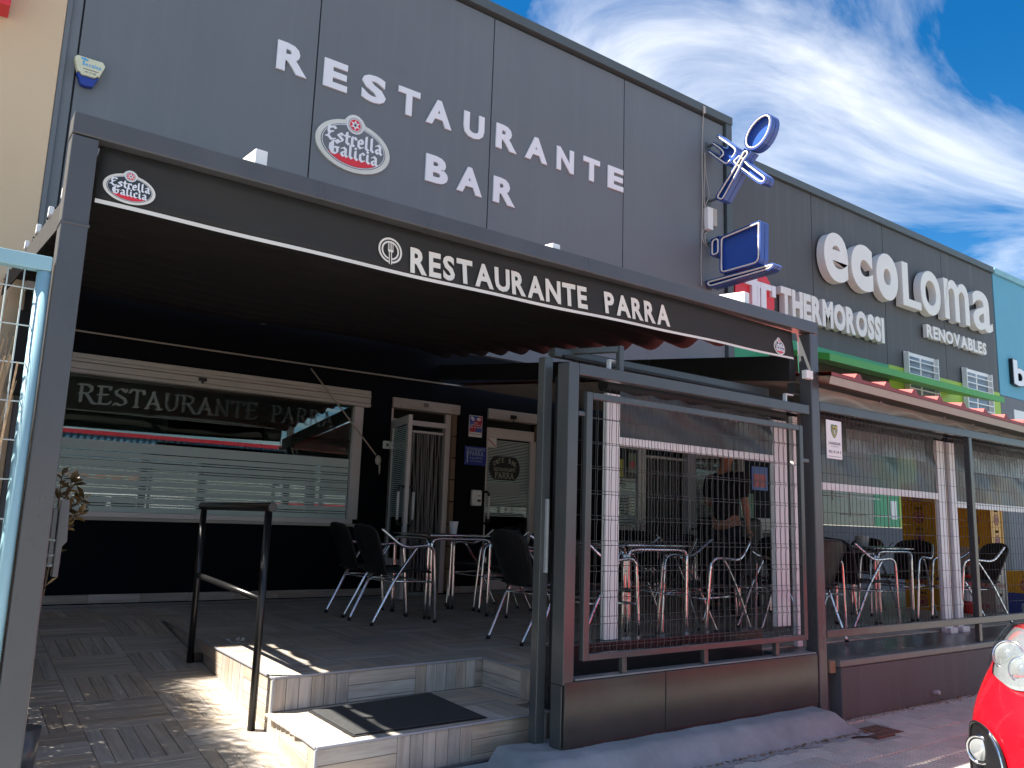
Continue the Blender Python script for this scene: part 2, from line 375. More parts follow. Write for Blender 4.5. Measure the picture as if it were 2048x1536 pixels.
class MB:
    def __init__(s): s.v = []; s.f = []; s.sm = []; s.mi = []; s.cur = 0
    def add(s, vs, fs, smooth=False):
        o = len(s.v); s.v += [tuple(v) for v in vs]
        for f in fs: s.f.append([o+i for i in f]); s.sm.append(smooth); s.mi.append(s.cur)
        return s
    def box(s, x0, x1, y0, y1, z0, z1):
        return s.add([(x0, y0, z0), (x1, y0, z0), (x1, y1, z0), (x0, y1, z0), (x0, y0, z1), (x1, y0, z1), (x1, y1, z1), (x0, y1, z1)],
                     [(0, 3, 2, 1), (4, 5, 6, 7), (0, 1, 5, 4), (1, 2, 6, 5), (2, 3, 7, 6), (3, 0, 4, 7)])
    def quad(s, a, b, c, d): return s.add([a, b, c, d], [(0, 1, 2, 3)])
    def beam(s, p0, p1, w, h, upv=(0, 0, 1)):
        """rectangular bar from p0 to p1"""
        p0, p1 = Vector(p0), Vector(p1); d = (p1-p0).normalized(); u = Vector(upv)
        if abs(d.dot(u)) > .95: u = Vector((0, 1, 0))
        a = d.cross(u).normalized()*w/2; b = a.cross(d).normalized()*h/2
        vs = [p0-a-b, p0+a-b, p0+a+b, p0-a+b, p1-a-b, p1+a-b, p1+a+b, p1-a+b]
        return s.add(vs, [(0, 1, 2, 3), (7, 6, 5, 4), (0, 4, 5, 1), (1, 5, 6, 2), (2, 6, 7, 3), (3, 7, 4, 0)])
    def tube(s, pts, r, n=8, closed=False, caps=True):
        P = [Vector(p) for p in pts]; m = len(P); rings = []
        t0 = (P[1]-P[0]).normalized(); nrm = t0.orthogonal().normalized()
        vs = []
        for i in range(m):
            if closed: t = (P[(i+1) % m]-P[(i-1) % m]).normalized()
            else: t = (P[min(i+1, m-1)]-P[max(i-1, 0)]).normalized()
            nrm = (nrm - t*nrm.dot(t)).normalized(); bn = t.cross(nrm)
            rr = r[i] if isinstance(r, (list, tuple)) else r
            for k in range(n):
                a = 2*math.pi*k/n; vs.append(P[i] + (nrm*math.cos(a)+bn*math.sin(a))*rr)
        fs = []
        for i in range(m if closed else m-1):
            j = (i+1) % m
            for k in range(n):
                fs.append((i*n+k, i*n+(k+1) % n, j*n+(k+1) % n, j*n+k))
        s.add(vs, fs, True)
        if caps and not closed:
            o = len(s.v)-len(vs)
            s.f.append([o+k for k in range(n)][::-1]); s.sm.append(False); s.mi.append(s.cur)
            s.f.append([o+(m-1)*n+k for k in range(n)]); s.sm.append(False); s.mi.append(s.cur)
        return s
    def cyl(s, p0, p1, r, n=16, r2=None):
        return s.tube([p0, p1], [r, r2 if r2 is not None else r], n)
    def prism(s, poly, fn, d0, d1, caps=(True, True)):
        """poly: list of (a, b); fn(a, b, d) -> point; extruded between depths d0 (front) and d1"""
        n = len(poly)
        vs = [fn(a, b, d0) for a, b in poly] + [fn(a, b, d1) for a, b in poly]
        fs = [(i, i+n, (i+1) % n+n, (i+1) % n) for i in range(n)]
        if caps[0]: fs.append(tuple(range(n)))
        if caps[1]: fs.append(tuple(range(2*n-1, n-1, -1)))
        return s.add(vs, fs)
    def ball(s, c, rx, ry, rz, n=12, m=8):
        vs = [(c[0], c[1], c[2]-rz)]
        for i in range(1, m):
            t = -math.pi/2+math.pi*i/m
            for k in range(n):
                a = 2*math.pi*k/n
                vs.append((c[0]+rx*math.cos(t)*math.cos(a), c[1]+ry*math.cos(t)*math.sin(a), c[2]+rz*math.sin(t)))
        vs.append((c[0], c[1], c[2]+rz)); L = len(vs)-1; fs = []
        for k in range(n): fs.append((0, 1+(k+1) % n, 1+k)); fs.append((L, L-n+k, L-n+(k+1) % n))
        for i in range(m-2):
            for k in range(n):
                a = 1+i*n; fs.append((a+k, a+(k+1) % n, a+n+(k+1) % n, a+n+k))
        return s.add(vs, fs, True)
    def mesh(s, name, origin=(0, 0, 0)):
        me = bpy.data.meshes.new(name); ox, oy, oz = origin
        me.from_pydata([(a-ox, b-oy, c-oz) for a, b, c in s.v], [], s.f)
        me.polygons.foreach_set('use_smooth', s.sm)
        me.polygons.foreach_set('material_index', s.mi)
        me.update(); return me
    def build(s, name, m, parent=None, label=None, cat=None, group=None, kind=None, bevel=0, origin=None, fix=True):
        if parent is not None: org = base_of(parent)
        elif origin is not None: org = Vector(origin)
        else:
            A = np.array(s.v); mn, mx = A.min(0), A.max(0)
            org = Vector(((mn[0]+mx[0])/2, (mn[1]+mx[1])/2, mn[2]))
        me = s.mesh(name, org)
        ms = m if isinstance(m, (list, tuple)) else [m]
        for q in ms: me.materials.append(q)
        if fix:
            b = bmesh.new(); b.from_mesh(me); bmesh.ops.recalc_face_normals(b, faces=b.faces); b.to_mesh(me); b.free()
        o = bpy.data.objects.new(name, me); COL.objects.link(o)
        if parent is not None: o.parent = parent
        else: o.location = org
        if bevel:
            bv = o.modifiers.new('bevel', 'BEVEL'); bv.width = bevel; bv.segments = 2; bv.limit_method = 'ANGLE'; bv.angle_limit = R(50)
        return tag(o, label, cat, group, kind)
def copy_tree(o, parent=None):
    c = o.copy(); COL.objects.link(c)
    if parent is not None: c.parent = parent
    for ch in list(o.children): copy_tree(ch, c)
    return c
def instance(name, me, parent, loc, rot=(0, 0, 0)):
    o = bpy.data.objects.new(name, me); COL.objects.link(o)
    o.parent = parent; o.location = Vector(loc)-base_of(parent); o.rotation_euler = rot
    return o

# ------------------------------------------------------------------ lettering
GLY = {}
def glyph(ch, off=0.0, res=3):
    """outline of one character of Blender's built-in sans face, normalised to cap height 1 at the baseline"""
    key = (ch, off, res)
    if key in GLY: return GLY[key]
    cu = bpy.data.curves.new('g', 'FONT'); cu.body = ch; cu.size = 1; cu.offset = off; cu.resolution_u = res; cu.fill_mode = 'FRONT'
    ob = bpy.data.objects.new('g', cu); COL.objects.link(ob)
    dg = bpy.context.evaluated_depsgraph_get(); me = bpy.data.meshes.new_from_object(ob.evaluated_get(dg))
    vs = np.array([v.co[:2] for v in me.vertices]) if len(me.vertices) else np.zeros((0, 2))
    fs = [tuple(p.vertices) for p in me.polygons]
    bpy.data.objects.remove(ob); bpy.data.curves.remove(cu); bpy.data.meshes.remove(me)
    GLY[key] = (vs, fs)
    return GLY[key]
def cap_h(off):
    v, _ = glyph('H', off); return v[:, 1].min(), v[:, 1].max()
def glyph_mesh(mb, ch, off, fit, fn, d0, d1, res=3, lower=False):
    """place a character in the rectangle fit=(a0,a1,b0,b1); fn maps (a,b,d) to space. With lower, b0..b1 is the baseline..cap height."""
    vs, fs = glyph(ch, off, res)
    if not len(vs): return
    a0, a1, b0, b1 = fit
    mn, mx = vs.min(0), vs.max(0)
    if lower:
        h0, h1 = cap_h(off); bb = b0 + (vs[:, 1]-h0)/(h1-h0)*(b1-b0)
    else: bb = b0 + (vs[:, 1]-mn[1])/(mx[1]-mn[1])*(b1-b0)
    aa = a0 + (vs[:, 0]-mn[0])/(mx[0]-mn[0])*(a1-a0)
    n = len(vs)
    P = [fn(a, b, d0) for a, b in zip(aa, bb)]
    if d1 is None:
        mb.add(P, fs); return
    P += [fn(a, b, d1) for a, b in zip(aa, bb)]
    F = list(fs)
    cnt = {}
    for f in fs:
        for i in range(len(f)):
            e = (f[i], f[(i+1) % len(f)]); cnt[e] = 1
    for (i, j) in list(cnt):
        if (j, i) not in cnt: F.append((j, i, i+n, j+n))
    mb.add(P, F)
def char_w(ch, off):
    vs, _ = glyph(ch, off)
    return (vs[:, 0].max()-vs[:, 0].min()) if len(vs) else .28
def text_cells(txt, a0, a1, off, gap=.09, space=.35):
    """share the width a0..a1 among the characters in proportion to their widths"""
    ws = [space if c == ' ' else char_w(c, off) for c in txt]
    tot = sum(ws)+gap*(len(txt)-1); k = (a1-a0)/tot; x = a0; out = []
    for c, w in zip(txt, ws):
        out.append((c, x, x+w*k)); x += (w+gap)*k
    return out
def text_flat(mb, txt, a0, a1, b0, b1, fn, d0, off=.012, gap=.10, d1=None, lower=True, res=2):
    for c, x0, x1 in text_cells(txt, a0, a1, off, gap):
        if c != ' ': glyph_mesh(mb, c, off, (x0, x1, b0, b1), fn, d0, d1, res, lower)
# broad-nib letters (blackletter and roman): strokes in a 0..1 box drawn with a slanted pen
BL = {
 'E': ([[(.62, .98), (.35, .86), (.22, .98)], [(.25, .95), (.22, .60), (.30, .45), (.18, .22)], [(.05, .22), (.20, .26), (.45, .04), (.72, .14)], [(.28, .55), (.55, .62)], [(.62, .98), (.75, .88)]], .75),
 'G': ([[(.70, .84), (.50, .98), (.30, .86), (.14, .70), (.12, .35), (.30, .08), (.58, .04), (.70, .20)], [(.70, .20), (.68, .48)], [(.45, .50), (.78, .52)], [(.30, .90), (.34, .15)]], .85),
 's': ([[(.48, .58), (.30, .66), (.12, .52)], [(.12, .52), (.46, .26)], [(.46, .26), (.46, .14), (.26, .02), (.06, .12)]], .50),
 't': ([[(.22, .86), (.22, .14), (.40, .04)], [(.04, .60), (.44, .60)]], .42),
 'r': ([[(.14, .66), (.14, .10), (.30, .02)], [(.14, .55), (.34, .66), (.46, .54)]], .45),
 'e': ([[(.42, .36), (.44, .54), (.28, .66), (.12, .54), (.12, .14), (.28, .02), (.46, .12)], [(.14, .34), (.42, .40)]], .50),
 'l': ([[(.14, .98), (.14, .14), (.30, .02)]], .34),
 'a': ([[(.10, .56), (.26, .66), (.42, .54), (.42, .12), (.54, .02)], [(.42, .38), (.12, .28), (.12, .12), (.26, .02), (.42, .14)]], .56),
 'i': ([[(.14, .64), (.14, .14), (.30, .02)], [(.10, .86), (.18, .80)]], .34),
 'c': ([[(.44, .56), (.28, .66), (.12, .54), (.12, .14), (.28, .02), (.44, .10)]], .48),
}
RO = {
 'R': ([[(.15, 0), (.15, 1)], [(.0, 1), (.45, 1), (.62, .88), (.62, .66), (.45, .52), (.05, .50)], [(.38, .52), (.72, 0), (.86, -.05)]], .84),
 'E': ([[(.15, 0), (.15, 1)], [(0, 1), (.60, 1), (.60, .84)], [(.02, .52), (.50, .55)], [(0, 0), (.55, 0), (.66, .18)]], .70),
 'S': ([[(.60, .98), (.60, .82), (.35, 1), (.10, .84), (.12, .64), (.55, .40), (.62, .18), (.38, 0), (.10, .12), (.06, 0)]], .68),
 'T': ([[(.02, .80), (.06, 1), (.70, 1), (.74, .80)], [(.38, 1), (.38, 0)], [(.26, 0), (.50, 0)]], .76),
 'A': ([[(.02, 0), (.16, 0)], [(.08, 0), (.40, 1)], [(.34, 1), (.72, 0)], [(.60, 0), (.86, 0)], [(.18, .26), (.46, .32), (.66, .26)]], .86),
 'U': ([[(0, 1), (.24, 1)], [(.13, 1), (.13, .28), (.32, 0), (.52, .05), (.66, .28), (.66, 1)], [(.56, 1), (.78, 1)]], .80),
 'N': ([[(.12, 0), (.12, 1)], [(.08, 1), (.66, 0)], [(.68, 0), (.68, 1)], [(0, 0), (.24, 0)], [(.56, 1), (.80, 1)]], .82),
 'P': ([[(.15, 0), (.15, 1)], [(.0, 1), (.45, 1), (.62, .86), (.62, .62), (.45, .48), (.10, .46)], [(.02, 0), (.30, 0)]], .68),
 'C': ([[(.66, .80), (.55, .98), (.32, 1), (.08, .72), (.08, .28), (.32, 0), (.55, .02), (.68, .2)]], .74),
 'F': ([[(.15, 0), (.15, 1)], [(0, 1), (.60, 1), (.60, .84)], [(.05, .52), (.48, .54)], [(.02, 0), (.30, 0)]], .66),
 'B': ([[(.15, 0), (.15, 1)], [(0, 1), (.42, 1), (.56, .86), (.54, .64), (.40, .54), (.12, .52)], [(.40, .54), (.62, .40), (.62, .14), (.44, 0), (0, 0)]], .70),
}
def nib(mb, strokes, ax, bx, aw, bh, fn, d, nw, ang):
    """sweep a flat nib of width nw (in units of letter height) at angle ang along each stroke"""
    na, nb = math.cos(ang)*nw*bh/2, math.sin(ang)*nw*bh/2
    ta, tb = -math.sin(ang)*nw*bh*.13, math.cos(ang)*nw*bh*.13
    k = 0
    for st in strokes:
        for (x0, y0), (x1, y1) in zip(st[:-1], st[1:]):
            a0, b0, a1, b1 = ax+x0*aw, bx+y0*bh, ax+x1*aw, bx+y1*bh
            pts = [(a0+s*na+t*ta, b0+s*nb+t*tb) for s in (-1, 1) for t in (-1, 1)] + [(a1+s*na+t*ta, b1+s*nb+t*tb) for s in (-1, 1) for t in (-1, 1)]
            # convex hull
            pts = sorted(set(pts)); 
            def half(ps):
                h = []
                for p in ps:
                    while len(h) > 1 and (h[-1][0]-h[-2][0])*(p[1]-h[-2][1])-(h[-1][1]-h[-2][1])*(p[0]-h[-2][0]) <= 0: h.pop()
                    h.append(p)
                return h
            lo = half(pts); hi = half(pts[::-1]); hull = lo[:-1]+hi[:-1]
            k += 1
            dd = d - k*0.00012
            mb.add([fn(a, b, dd) for a, b in hull], [tuple(range(len(hull)))])
def pen_text(mb, txt, tab, a0, a1, b0, b1, fn, d, nw=.16, ang=R(40), gap=.08, space=.5):
    ws = [space if c == ' ' else tab[c][1] for c in txt]
    tot = sum(ws)+gap*(len(txt)-1); k = (a1-a0)/tot; x = a0
    for c, w in zip(txt, ws):
        if c != ' ': nib(mb, tab[c][0], x, b0, k, b1-b0, fn, d, nw, ang)
        x += (w+gap)*k
def FY(Y):
    return lambda a, b, d: (a, Y+d, b)          # on a wall facing the street; negative d comes forward
def ell(ca, cb, ra, rb, n=40, a0=0, a1=2*math.pi):
    return [(ca+ra*math.cos(a0+(a1-a0)*i/n), cb+rb*math.sin(a0+(a1-a0)*i/n)) for i in range(n if abs(a1-a0-2*math.pi) < 1e-6 else n+1)]
def star_poly(ca, cb, r, r2, n=6, rot=0):
    return [(ca+(r if i % 2 == 0 else r2)*math.sin(rot+math.pi*i/n), cb+(r if i % 2 == 0 else r2)*math.cos(rot+math.pi*i/n)) for i in range(2*n)]
# ================================================================== GROUND, STREET, PAVEMENT
YW, YP = 8.48, 3.40        # facade plane, pergola / gate plane
ZG, ZR = -0.40, -0.53      # pavement, road
mb = MB(); mb.quad((-400, -400, ZR-.02), (400, -400, ZR-.02), (400, 400, ZR-.02), (-400, 400, ZR-.02))
tag(mb.build('ground', M['asphalt'], origin=(0, 0, ZR-.02)), kind='structure')
mb = MB(); mb.box(-60, 60, -9.0, 2.02, ZR-.015, ZR)
tag(mb.build('road', M['asphalt'], origin=(0, 0, ZR)), kind='structure')
mb = MB(); mb.box(-60, 60, 2.02, 2.17, ZR, ZG+.002)
tag(mb.build('kerb', M['concrete'], bevel=.015, origin=(0, 2.1, ZR)), kind='structure')
pav = thing('pavement', (5, 2.8, ZG), kind='structure')
mb = MB(); mb.box(-60, 60, 2.17, 3.70, ZG-.1, ZG-.012)
mb.build('bedding', M['concrete'], pav)
tile_proto = MB()
tile_proto.box(-.186, .186, -.092, .092, -.012, -.003)
for i in range(9):
    x = -.170+i*.0425
    tile_proto.add([(x-.0165, -.090, -.003), (x+.0165, -.090, -.003), (x+.0165, .090, -.003), (x-.0165, .090, -.003),
                    (x-.012, -.088, .002), (x+.012, -.088, .002), (x+.012, .088, .002), (x-.012, .088, .002)],
                   [(4, 5, 6, 7), (0, 1, 5, 4), (1, 2, 6, 5), (2, 3, 7, 6), (3, 0, 4, 7)])
tme = tile_proto.mesh('paving_tile'); tme.materials.append(M['paving'])
rest = MB()
rj = random.Random(3)
for j in range(7):
    y = 2.265+j*.190
    off = .19 if j % 2 else 0
    for i in range(-12, 34):
        x = .19+i*.38+off
        if y > 3.42 and 2.0 < x < 30: continue
        if 5.08 < x < 5.48 and 2.96 < y < 3.22: continue
        z = ZG+rj.uniform(-.003, .002)
        if 2.9 < x < 9.6:
            instance('paving_tile', tme, pav, (x, y, z), (rj.uniform(-.006, .006), rj.uniform(-.006, .006), rj.uniform(-.004, .004)))
        else: rest.box(x-.186, x+.186, y-.092, y+.092, ZG-.012, z)
rest.build('paving_tile_field', M['paving'], pav, kind='stuff')
# utility cover let into the pavement
cov = MB(); cov.box(5.12, 5.44, 2.99, 3.19, ZG-.01, ZG+.002)
for i in range(6):
    for j in range(3): cov.box(5.14+i*.05, 5.17+i*.05, 3.01+j*.06, 3.04+j*.06, ZG+.002, ZG+.005)
tag(cov.build('utility_cover', M['iron'], bevel=.003), 'small rusty rectangular cover let into the grey pavement below the low wall', 'utility cover')

# painted concrete apron in front of the gate and the steps (rounded lump)
def apron_z(x, y):
    t = min(1, max(0, (y-3.12)/.16)); t2 = min(1, max(0, (5.18-x)/.12))
    return ZG + .115*(t*t*(3-2*t))*math.sqrt(t2) if t > 0 else ZG
mb = MB(); nx, ny = 60, 14; rj = random.Random(5)
for j in range(ny+1):
    for i in range(nx+1):
        x = 1.9+(5.2-1.9)*i/nx; y = 3.06+(3.62-3.06)*j/ny
        edge = 0.018*math.sin(x*23)+.012*math.sin(x*61+1)
        yy = y if j > 2 else y+edge
        z = apron_z(x, yy)+(.004*math.sin(x*17+y*40) if j > 2 else 0)
        if x < 2.6: z = min(z, ZG+.05+.0*x)
        mb.v.append((x, yy, z+.003))
for j in range(ny):
    for i in range(nx):
        a = j*(nx+1)+i; mb.f.append([a, a+1, a+nx+2, a+nx+1]); mb.sm.append(True); mb.mi.append(0)
tag(mb.build('concrete_apron', M['apron'], origin=(3.5, 3.3, ZG)), kind='structure')
# grit and dry leaves gathered along the foot of the wall
mb = MB(); rj = random.Random(11)
for k in range(1500):
    x = rj.uniform(5.2, 10.5) if k < 1100 else rj.uniform(3.0, 5.25)
    if k < 1100: y = 3.375-abs(rj.gauss(0, .035))-.008
    else: y = 3.115-abs(rj.gauss(0, .015))
    s = rj.uniform(.003, .013)*(1.6 if rj.random() < .1 else 1); a = rj.uniform(0, 6.3); z = ZG+.003+rj.uniform(0, .008)
    t = rj.uniform(-.7, .7)
    mb.add([(x+s*math.cos(a), y+s*math.sin(a), z), (x+s*.5*math.cos(a+1.5), y+s*.5*math.sin(a+1.5), z+.6*s*t+.003), (x-s*math.cos(a), y-s*math.sin(a), z+.002), (x+s*.5*math.cos(a-1.6), y+s*.5*math.sin(a-1.6), z+.002)], [(0, 1, 2, 3)])
tag(mb.build('leaf_litter', M['litter'], fix=False), kind='stuff')

# ================================================================== TERRACE FLOOR, RAMP, STEPS
TX = lambda y: 1.71+(y-4.44)*.026          # left edge of the raised floor
def ramp_z(y): return min(0.0, -.38+(y-3.70)*.1155)
PW, PL, TP = .0722, .4415, .4535           # plank width, plank length, tile pitch
_pl = {}
def plank_mesh(L, Wd, T=.010):
    key = (round(L, 3), round(Wd, 3), T)
    if key in _pl: return _pl[key]
    b = .0022
    me = bpy.data.meshes.new('plank')
    x, y = L/2, Wd/2
    vs = [(-x, -y, -T), (x, -y, -T), (x, y, -T), (-x, y, -T), (-x, -y, -b), (x, -y, -b), (x, y, -b), (-x, y, -b), (-x+b, -y+b, 0), (x-b, -y+b, 0), (x-b, y-b, 0), (-x+b, y-b, 0)]
    fs = [(8, 9, 10, 11)]+[(i, (i+1) % 4, (i+1) % 4+4, i+4) for i in range(4)]+[(i+4, (i+1) % 4+4, (i+1) % 4+8, i+8) for i in range(4)]
    me.from_pydata(vs, [], fs)
    at = me.attributes.new('plank', 'FLOAT_VECTOR', 'POINT')
    for i, v in enumerate(vs): at.data[i].vector = (v[0], v[1], 0)
    me.materials.append(WOOD); _pl[key] = me
    return me
def plank_add(P, mtx, L, Wd, seed, T=.010):
    """collect a plank into a joined list"""
    P.append((mtx, L, Wd, seed, T))
def join_planks(P, name, parent, kind='stuff'):
    vs = []; fs = []; at = []
    org = base_of(parent)
    for mtx, L, Wd, seed, T in P:
        me = plank_mesh(L, Wd, T); o = len(vs)
        for v in me.vertices:
            vs.append(mtx @ v.co - org); at.append((v.co.x, v.co.y, seed))
        for p in me.polygons: fs.append([o+i for i in p.vertices])
    m2 = bpy.data.meshes.new(name); m2.from_pydata(vs, [], fs)
    a = m2.attributes.new('plank', 'FLOAT_VECTOR', 'POINT')
    a.data.foreach_set('vector', np.array(at, dtype=np.float32).ravel())
    m2.materials.append(WOOD)
    o = bpy.data.objects.new(name, m2); COL.objects.link(o); o.parent = parent
    return tag(o, kind=kind)
rs = random.Random(21)
def lay(parent, frame, u0, u1, v0, v1, phase=0, cond=None, far=None, ou=0.0, ov=0.0, clip=None):
    """basket-weave planks over the rectangle u0..u1 x v0..v1 of a plane; frame(u, v) -> 4x4 with local z the outward normal"""
    out = []
    i0, i1 = math.floor((u0-ou)/TP), math.ceil((u1-ou)/TP)
    j0, j1 = math.floor((v0-ov)/TP), math.ceil((v1-ov)/TP)
    for i in range(i0, i1):
        for j in range(j0, j1):
            tu, tv = ou+i*TP, ov+j*TP
            along_u = (i+j+phase) % 2 == 0
            for k in range(6):
                c = (k+.5)*TP/6
                if along_u: a0, a1, b0, b1 = tu+.001, tu+TP-.001, tv+c-PW/2, tv+c+PW/2
                else: a0, a1, b0, b1 = tu+c-PW/2, tu+c+PW/2, tv+.001, tv+TP-.001
                a0, a1, b0, b1 = max(a0, u0), min(a1, u1), max(b0, v0), min(b1, v1)
                if clip:
                    a0, a1, b0, b1 = clip(a0, a1, b0, b1)
                if a1-a0 < .006 or b1-b0 < .006: continue
                if cond and not cond((a0+a1)/2, (b0+b1)/2): continue
                out.append((a0, a1, b0, b1, along_u))
    return out
def place(parent, frame, cells, nmax=10**6, key=None, name='plank', rest='plank_field'):
    if key: cells = sorted(cells, key=lambda c: key((c[0]+c[1])/2, (c[2]+c[3])/2))
    org = base_of(parent); rest_l = []
    for n, (a0, a1, b0, b1, au) in enumerate(cells):
        L, Wd = (a1-a0, b1-b0) if au else (b1-b0, a1-a0)
        mtx = frame((a0+a1)/2, (b0+b1)/2)
        if not au: mtx = mtx @ Matrix.Rotation(R(90), 4, 'Z')
        mtx = mtx @ Matrix.Translation((0, 0, rs.uniform(-.0006, .0006)))
        if n < nmax:
            o = bpy.data.objects.new(name, plank_mesh(L, Wd)); COL.objects.link(o); o.parent = parent
            o.matrix_local = Matrix.Translation(-org) @ mtx
        else: rest_l.append((mtx, L, Wd, rs.random(), .010))
    if rest_l: join_planks(rest_l, rest, parent)
# --- terrace floor
terr = thing('terrace_floor', (5, 6, 0), kind='structure')
mb = MB()
mb.prism([(TX(4.49)+.012, 4.49), (3.135, 4.535), (3.135, 3.95), (12.6, 3.95), (12.6, 8.45), (-1.0, 8.45), (-1.0, 7.06), (TX(7.06)+.012, 7.06)], lambda a, b, d: (a, b, d), -.011, -.42)
mb.build('slab', M['grout'], terr)
def yfront(x): return 4.442+(x-1.71)*.0537
def clip_floor(a0, a1, b0, b1):
    if b1 < 7.0 and a1 > TX(b1) > a0: a0 = TX((b0+b1)/2)+.002
    if (a0+a1)/2 < 3.128:
        if a1 > 3.128 and b0 < 4.50: a1 = 3.126
        yf = yfront((a0+a1)/2)
        if b1 > yf > b0: b0 = yf
    elif a0 < 3.128 and b0 < 4.50: a0 = 3.126
    return a0, a1, b0, b1
cells = lay(terr, None, 1.40, 12.6, 3.95, 8.40, phase=0, ou=.87-.0, ov=7.06-TP*8, cond=lambda x, y: not (x < TX(y)+.003 and y < 7.06) and not (x < 3.125 and y < yfront(x)), clip=clip_floor)
frame_floor = lambda u, v: Matrix.Translation((u, v, 0))
place(terr, frame_floor, cells, 300, key=lambda x, y: (x-1.5)**2*.8+(y-3.2)**2, rest='plank_field')
# landing behind the ramp is level with the terrace
cells = lay(terr, None, -.1, 1.40, 7.06, 8.40, phase=0, ou=.87-.0, ov=7.06-TP*8)
L2 = []
for (a0, a1, b0, b1, au) in cells:
    L, Wd = (a1-a0, b1-b0) if au else (b1-b0, a1-a0)
    m_ = Matrix.Translation(((a0+a1)/2, (b0+b1)/2, 0))
    if not au: m_ = m_ @ Matrix.Rotation(R(90), 4, 'Z')
    L2.append((m_, L, Wd, rs.random(), .01))
join_planks(L2, 'landing_plank_field', terr)
# --- ramp
ramp = thing('ramp', (1.0, 5.0, -.3), kind='structure')
mb = MB()
mb.add([(-.1, 3.1, ramp_z(3.1)-.011), (1.80, 3.1, ramp_z(3.1)-.011), (1.80, 7.06, -.011), (-.1, 7.06, -.011), (-.1, 3.1, -.6), (1.80, 3.1, -.6), (1.80, 7.06, -.6), (-.1, 7.06, -.6)],
       [(0, 1, 2, 3), (0, 4, 5, 1), (1, 5, 6, 2), (2, 6, 7, 3), (3, 7, 4, 0), (4, 7, 6, 5)])
mb.build('ramp_slab', M['grout'], ramp)
sl = math.atan(.1155)
def frame_ramp(u, v):
    y = 7.06 + v*math.cos(sl)
    return Matrix.Translation((u, y, ramp_z(y))) @ Matrix.Rotation(sl, 4, 'X')
cells = lay(ramp, None, .05, 1.735, -3.35/math.cos(sl), -.004, phase=1, ou=.87, ov=0, cond=lambda u, v: u < TX(7.06+v)+.01)
place(ramp, frame_ramp, cells, 300, key=lambda u, v: -v*0-(-v))
# black stone edging at the ramp's outer foot
# --- steps
steps = thing('steps', (2.4, 4.1, -.4), kind='structure')
S1a, S1b = (1.652, 3.70), (3.02, 3.765)    # front edge of the lower tread
mb = MB()
mb.prism([(S1a[0]+.012, S1a[1]+.012), (S1b[0]+.1, S1b[1]+.012), (3.135, 4.54), (TX(4.44)+.012, 4.50)], lambda a, b, d: (a, b, d), -.191, -.5)
mb.build('step_core', M['grout'], steps)
# lower tread, planks
ang1 = math.atan2(S1b[1]-S1a[1], S1b[0]-S1a[0])
def frame_tread(u, v):
    return Matrix.Translation((S1a[0], S1a[1], -.18)) @ Matrix.Rotation(ang1, 4, 'Z') @ Matrix.Translation((u, v, 0))
def in_tread(u, v):
    p = frame_tread(u, v).translation
    return p.x > 1.652+(p.y-3.70)*.08 and p.y < 4.44+(p.x-1.71)*.055 and p.x < 3.118
place(steps, frame_tread, lay(steps, None, .006, 1.6, .006, .80, phase=0, ou=0, ov=.33, cond=in_tread, clip=lambda a0, a1, b0, b1: (max(a0, .006+(b0+b1)/2*.065), a1, b0, min(b1, .735+(a0+a1)/2*.008))))
# vertical faces
def frame_wall(p0, p1, outward):
    """u along p0->p1, v up; local z = outward normal"""
    d = Vector((p1[0]-p0[0], p1[1]-p0[1], 0)).normalized()
    nrm = Vector((outward[0], outward[1], 0)).normalized()
    upz = Vector((0, 0, 1))
    def f(u, v):
        c = Vector((p0[0], p0[1], 0)) + d*u + upz*v
        # columns: local x = d, local y = up, local z = d x up
        z = d.cross(upz)
        m = Matrix(((d.x, 0, z.x, c.x), (d.y, 0, z.y, c.y), (0, 1, 0, c.z), (0, 0, 0, 1)))
        return m
    z = d.cross(upz)
    return f, (z.dot(nrm) > 0)
def face(parent, p0, p1, outward, z0, z1, first_vertical=True, ou=0.0, zline=None):
    f, ok = frame_wall(p0, p1, outward)
    if not ok:
        f, _ = frame_wall(p1, p0, outward); 
    Lw = math.hypot(p1[0]-p0[0], p1[1]-p0[1])
    cells = []; u = ou; vert = first_vertical; 
    while u < Lw:
        if vert:
            for k in range(6):
                a0 = u+k*TP/6+.0015; a1 = a0+PW
                a0, a1 = max(0, a0), min(a1, Lw)
                if a1-a0 > .006: cells.append((a0, a1, z0, z1, False))
        else:
            b = z1
            while b > z0+.004:
                b0 = max(z0, b-PW)
                a0, a1 = max(0, u+.001), min(Lw, u+TP-.002)
                if a1-a0 > .006: cells.append((a0, a1, b0, b, True))
                b -= TP/6
        u += TP; vert = not vert
    place(parent, f, cells)
face(steps, (TX(4.44), 4.44), (3.125, 4.516), (0, -1), -.178, -.012, True, ou=0)
face(steps, (3.123, 4.516), (3.117, 3.921), (-1, 0), -.178, -.012, False, ou=-.05)
face(steps, S1a, (3.06, 3.767), (0, -1), -.372, -.192, False, ou=-.02)
face(steps, (1.652, 3.70), (1.708, 4.44), (-1, 0), -.42, -.192, True, ou=-.28)
face(steps, (1.708, 4.44), (TX(7.0), 7.0), (-1, 0), -.42, -.012, True, ou=-.22)
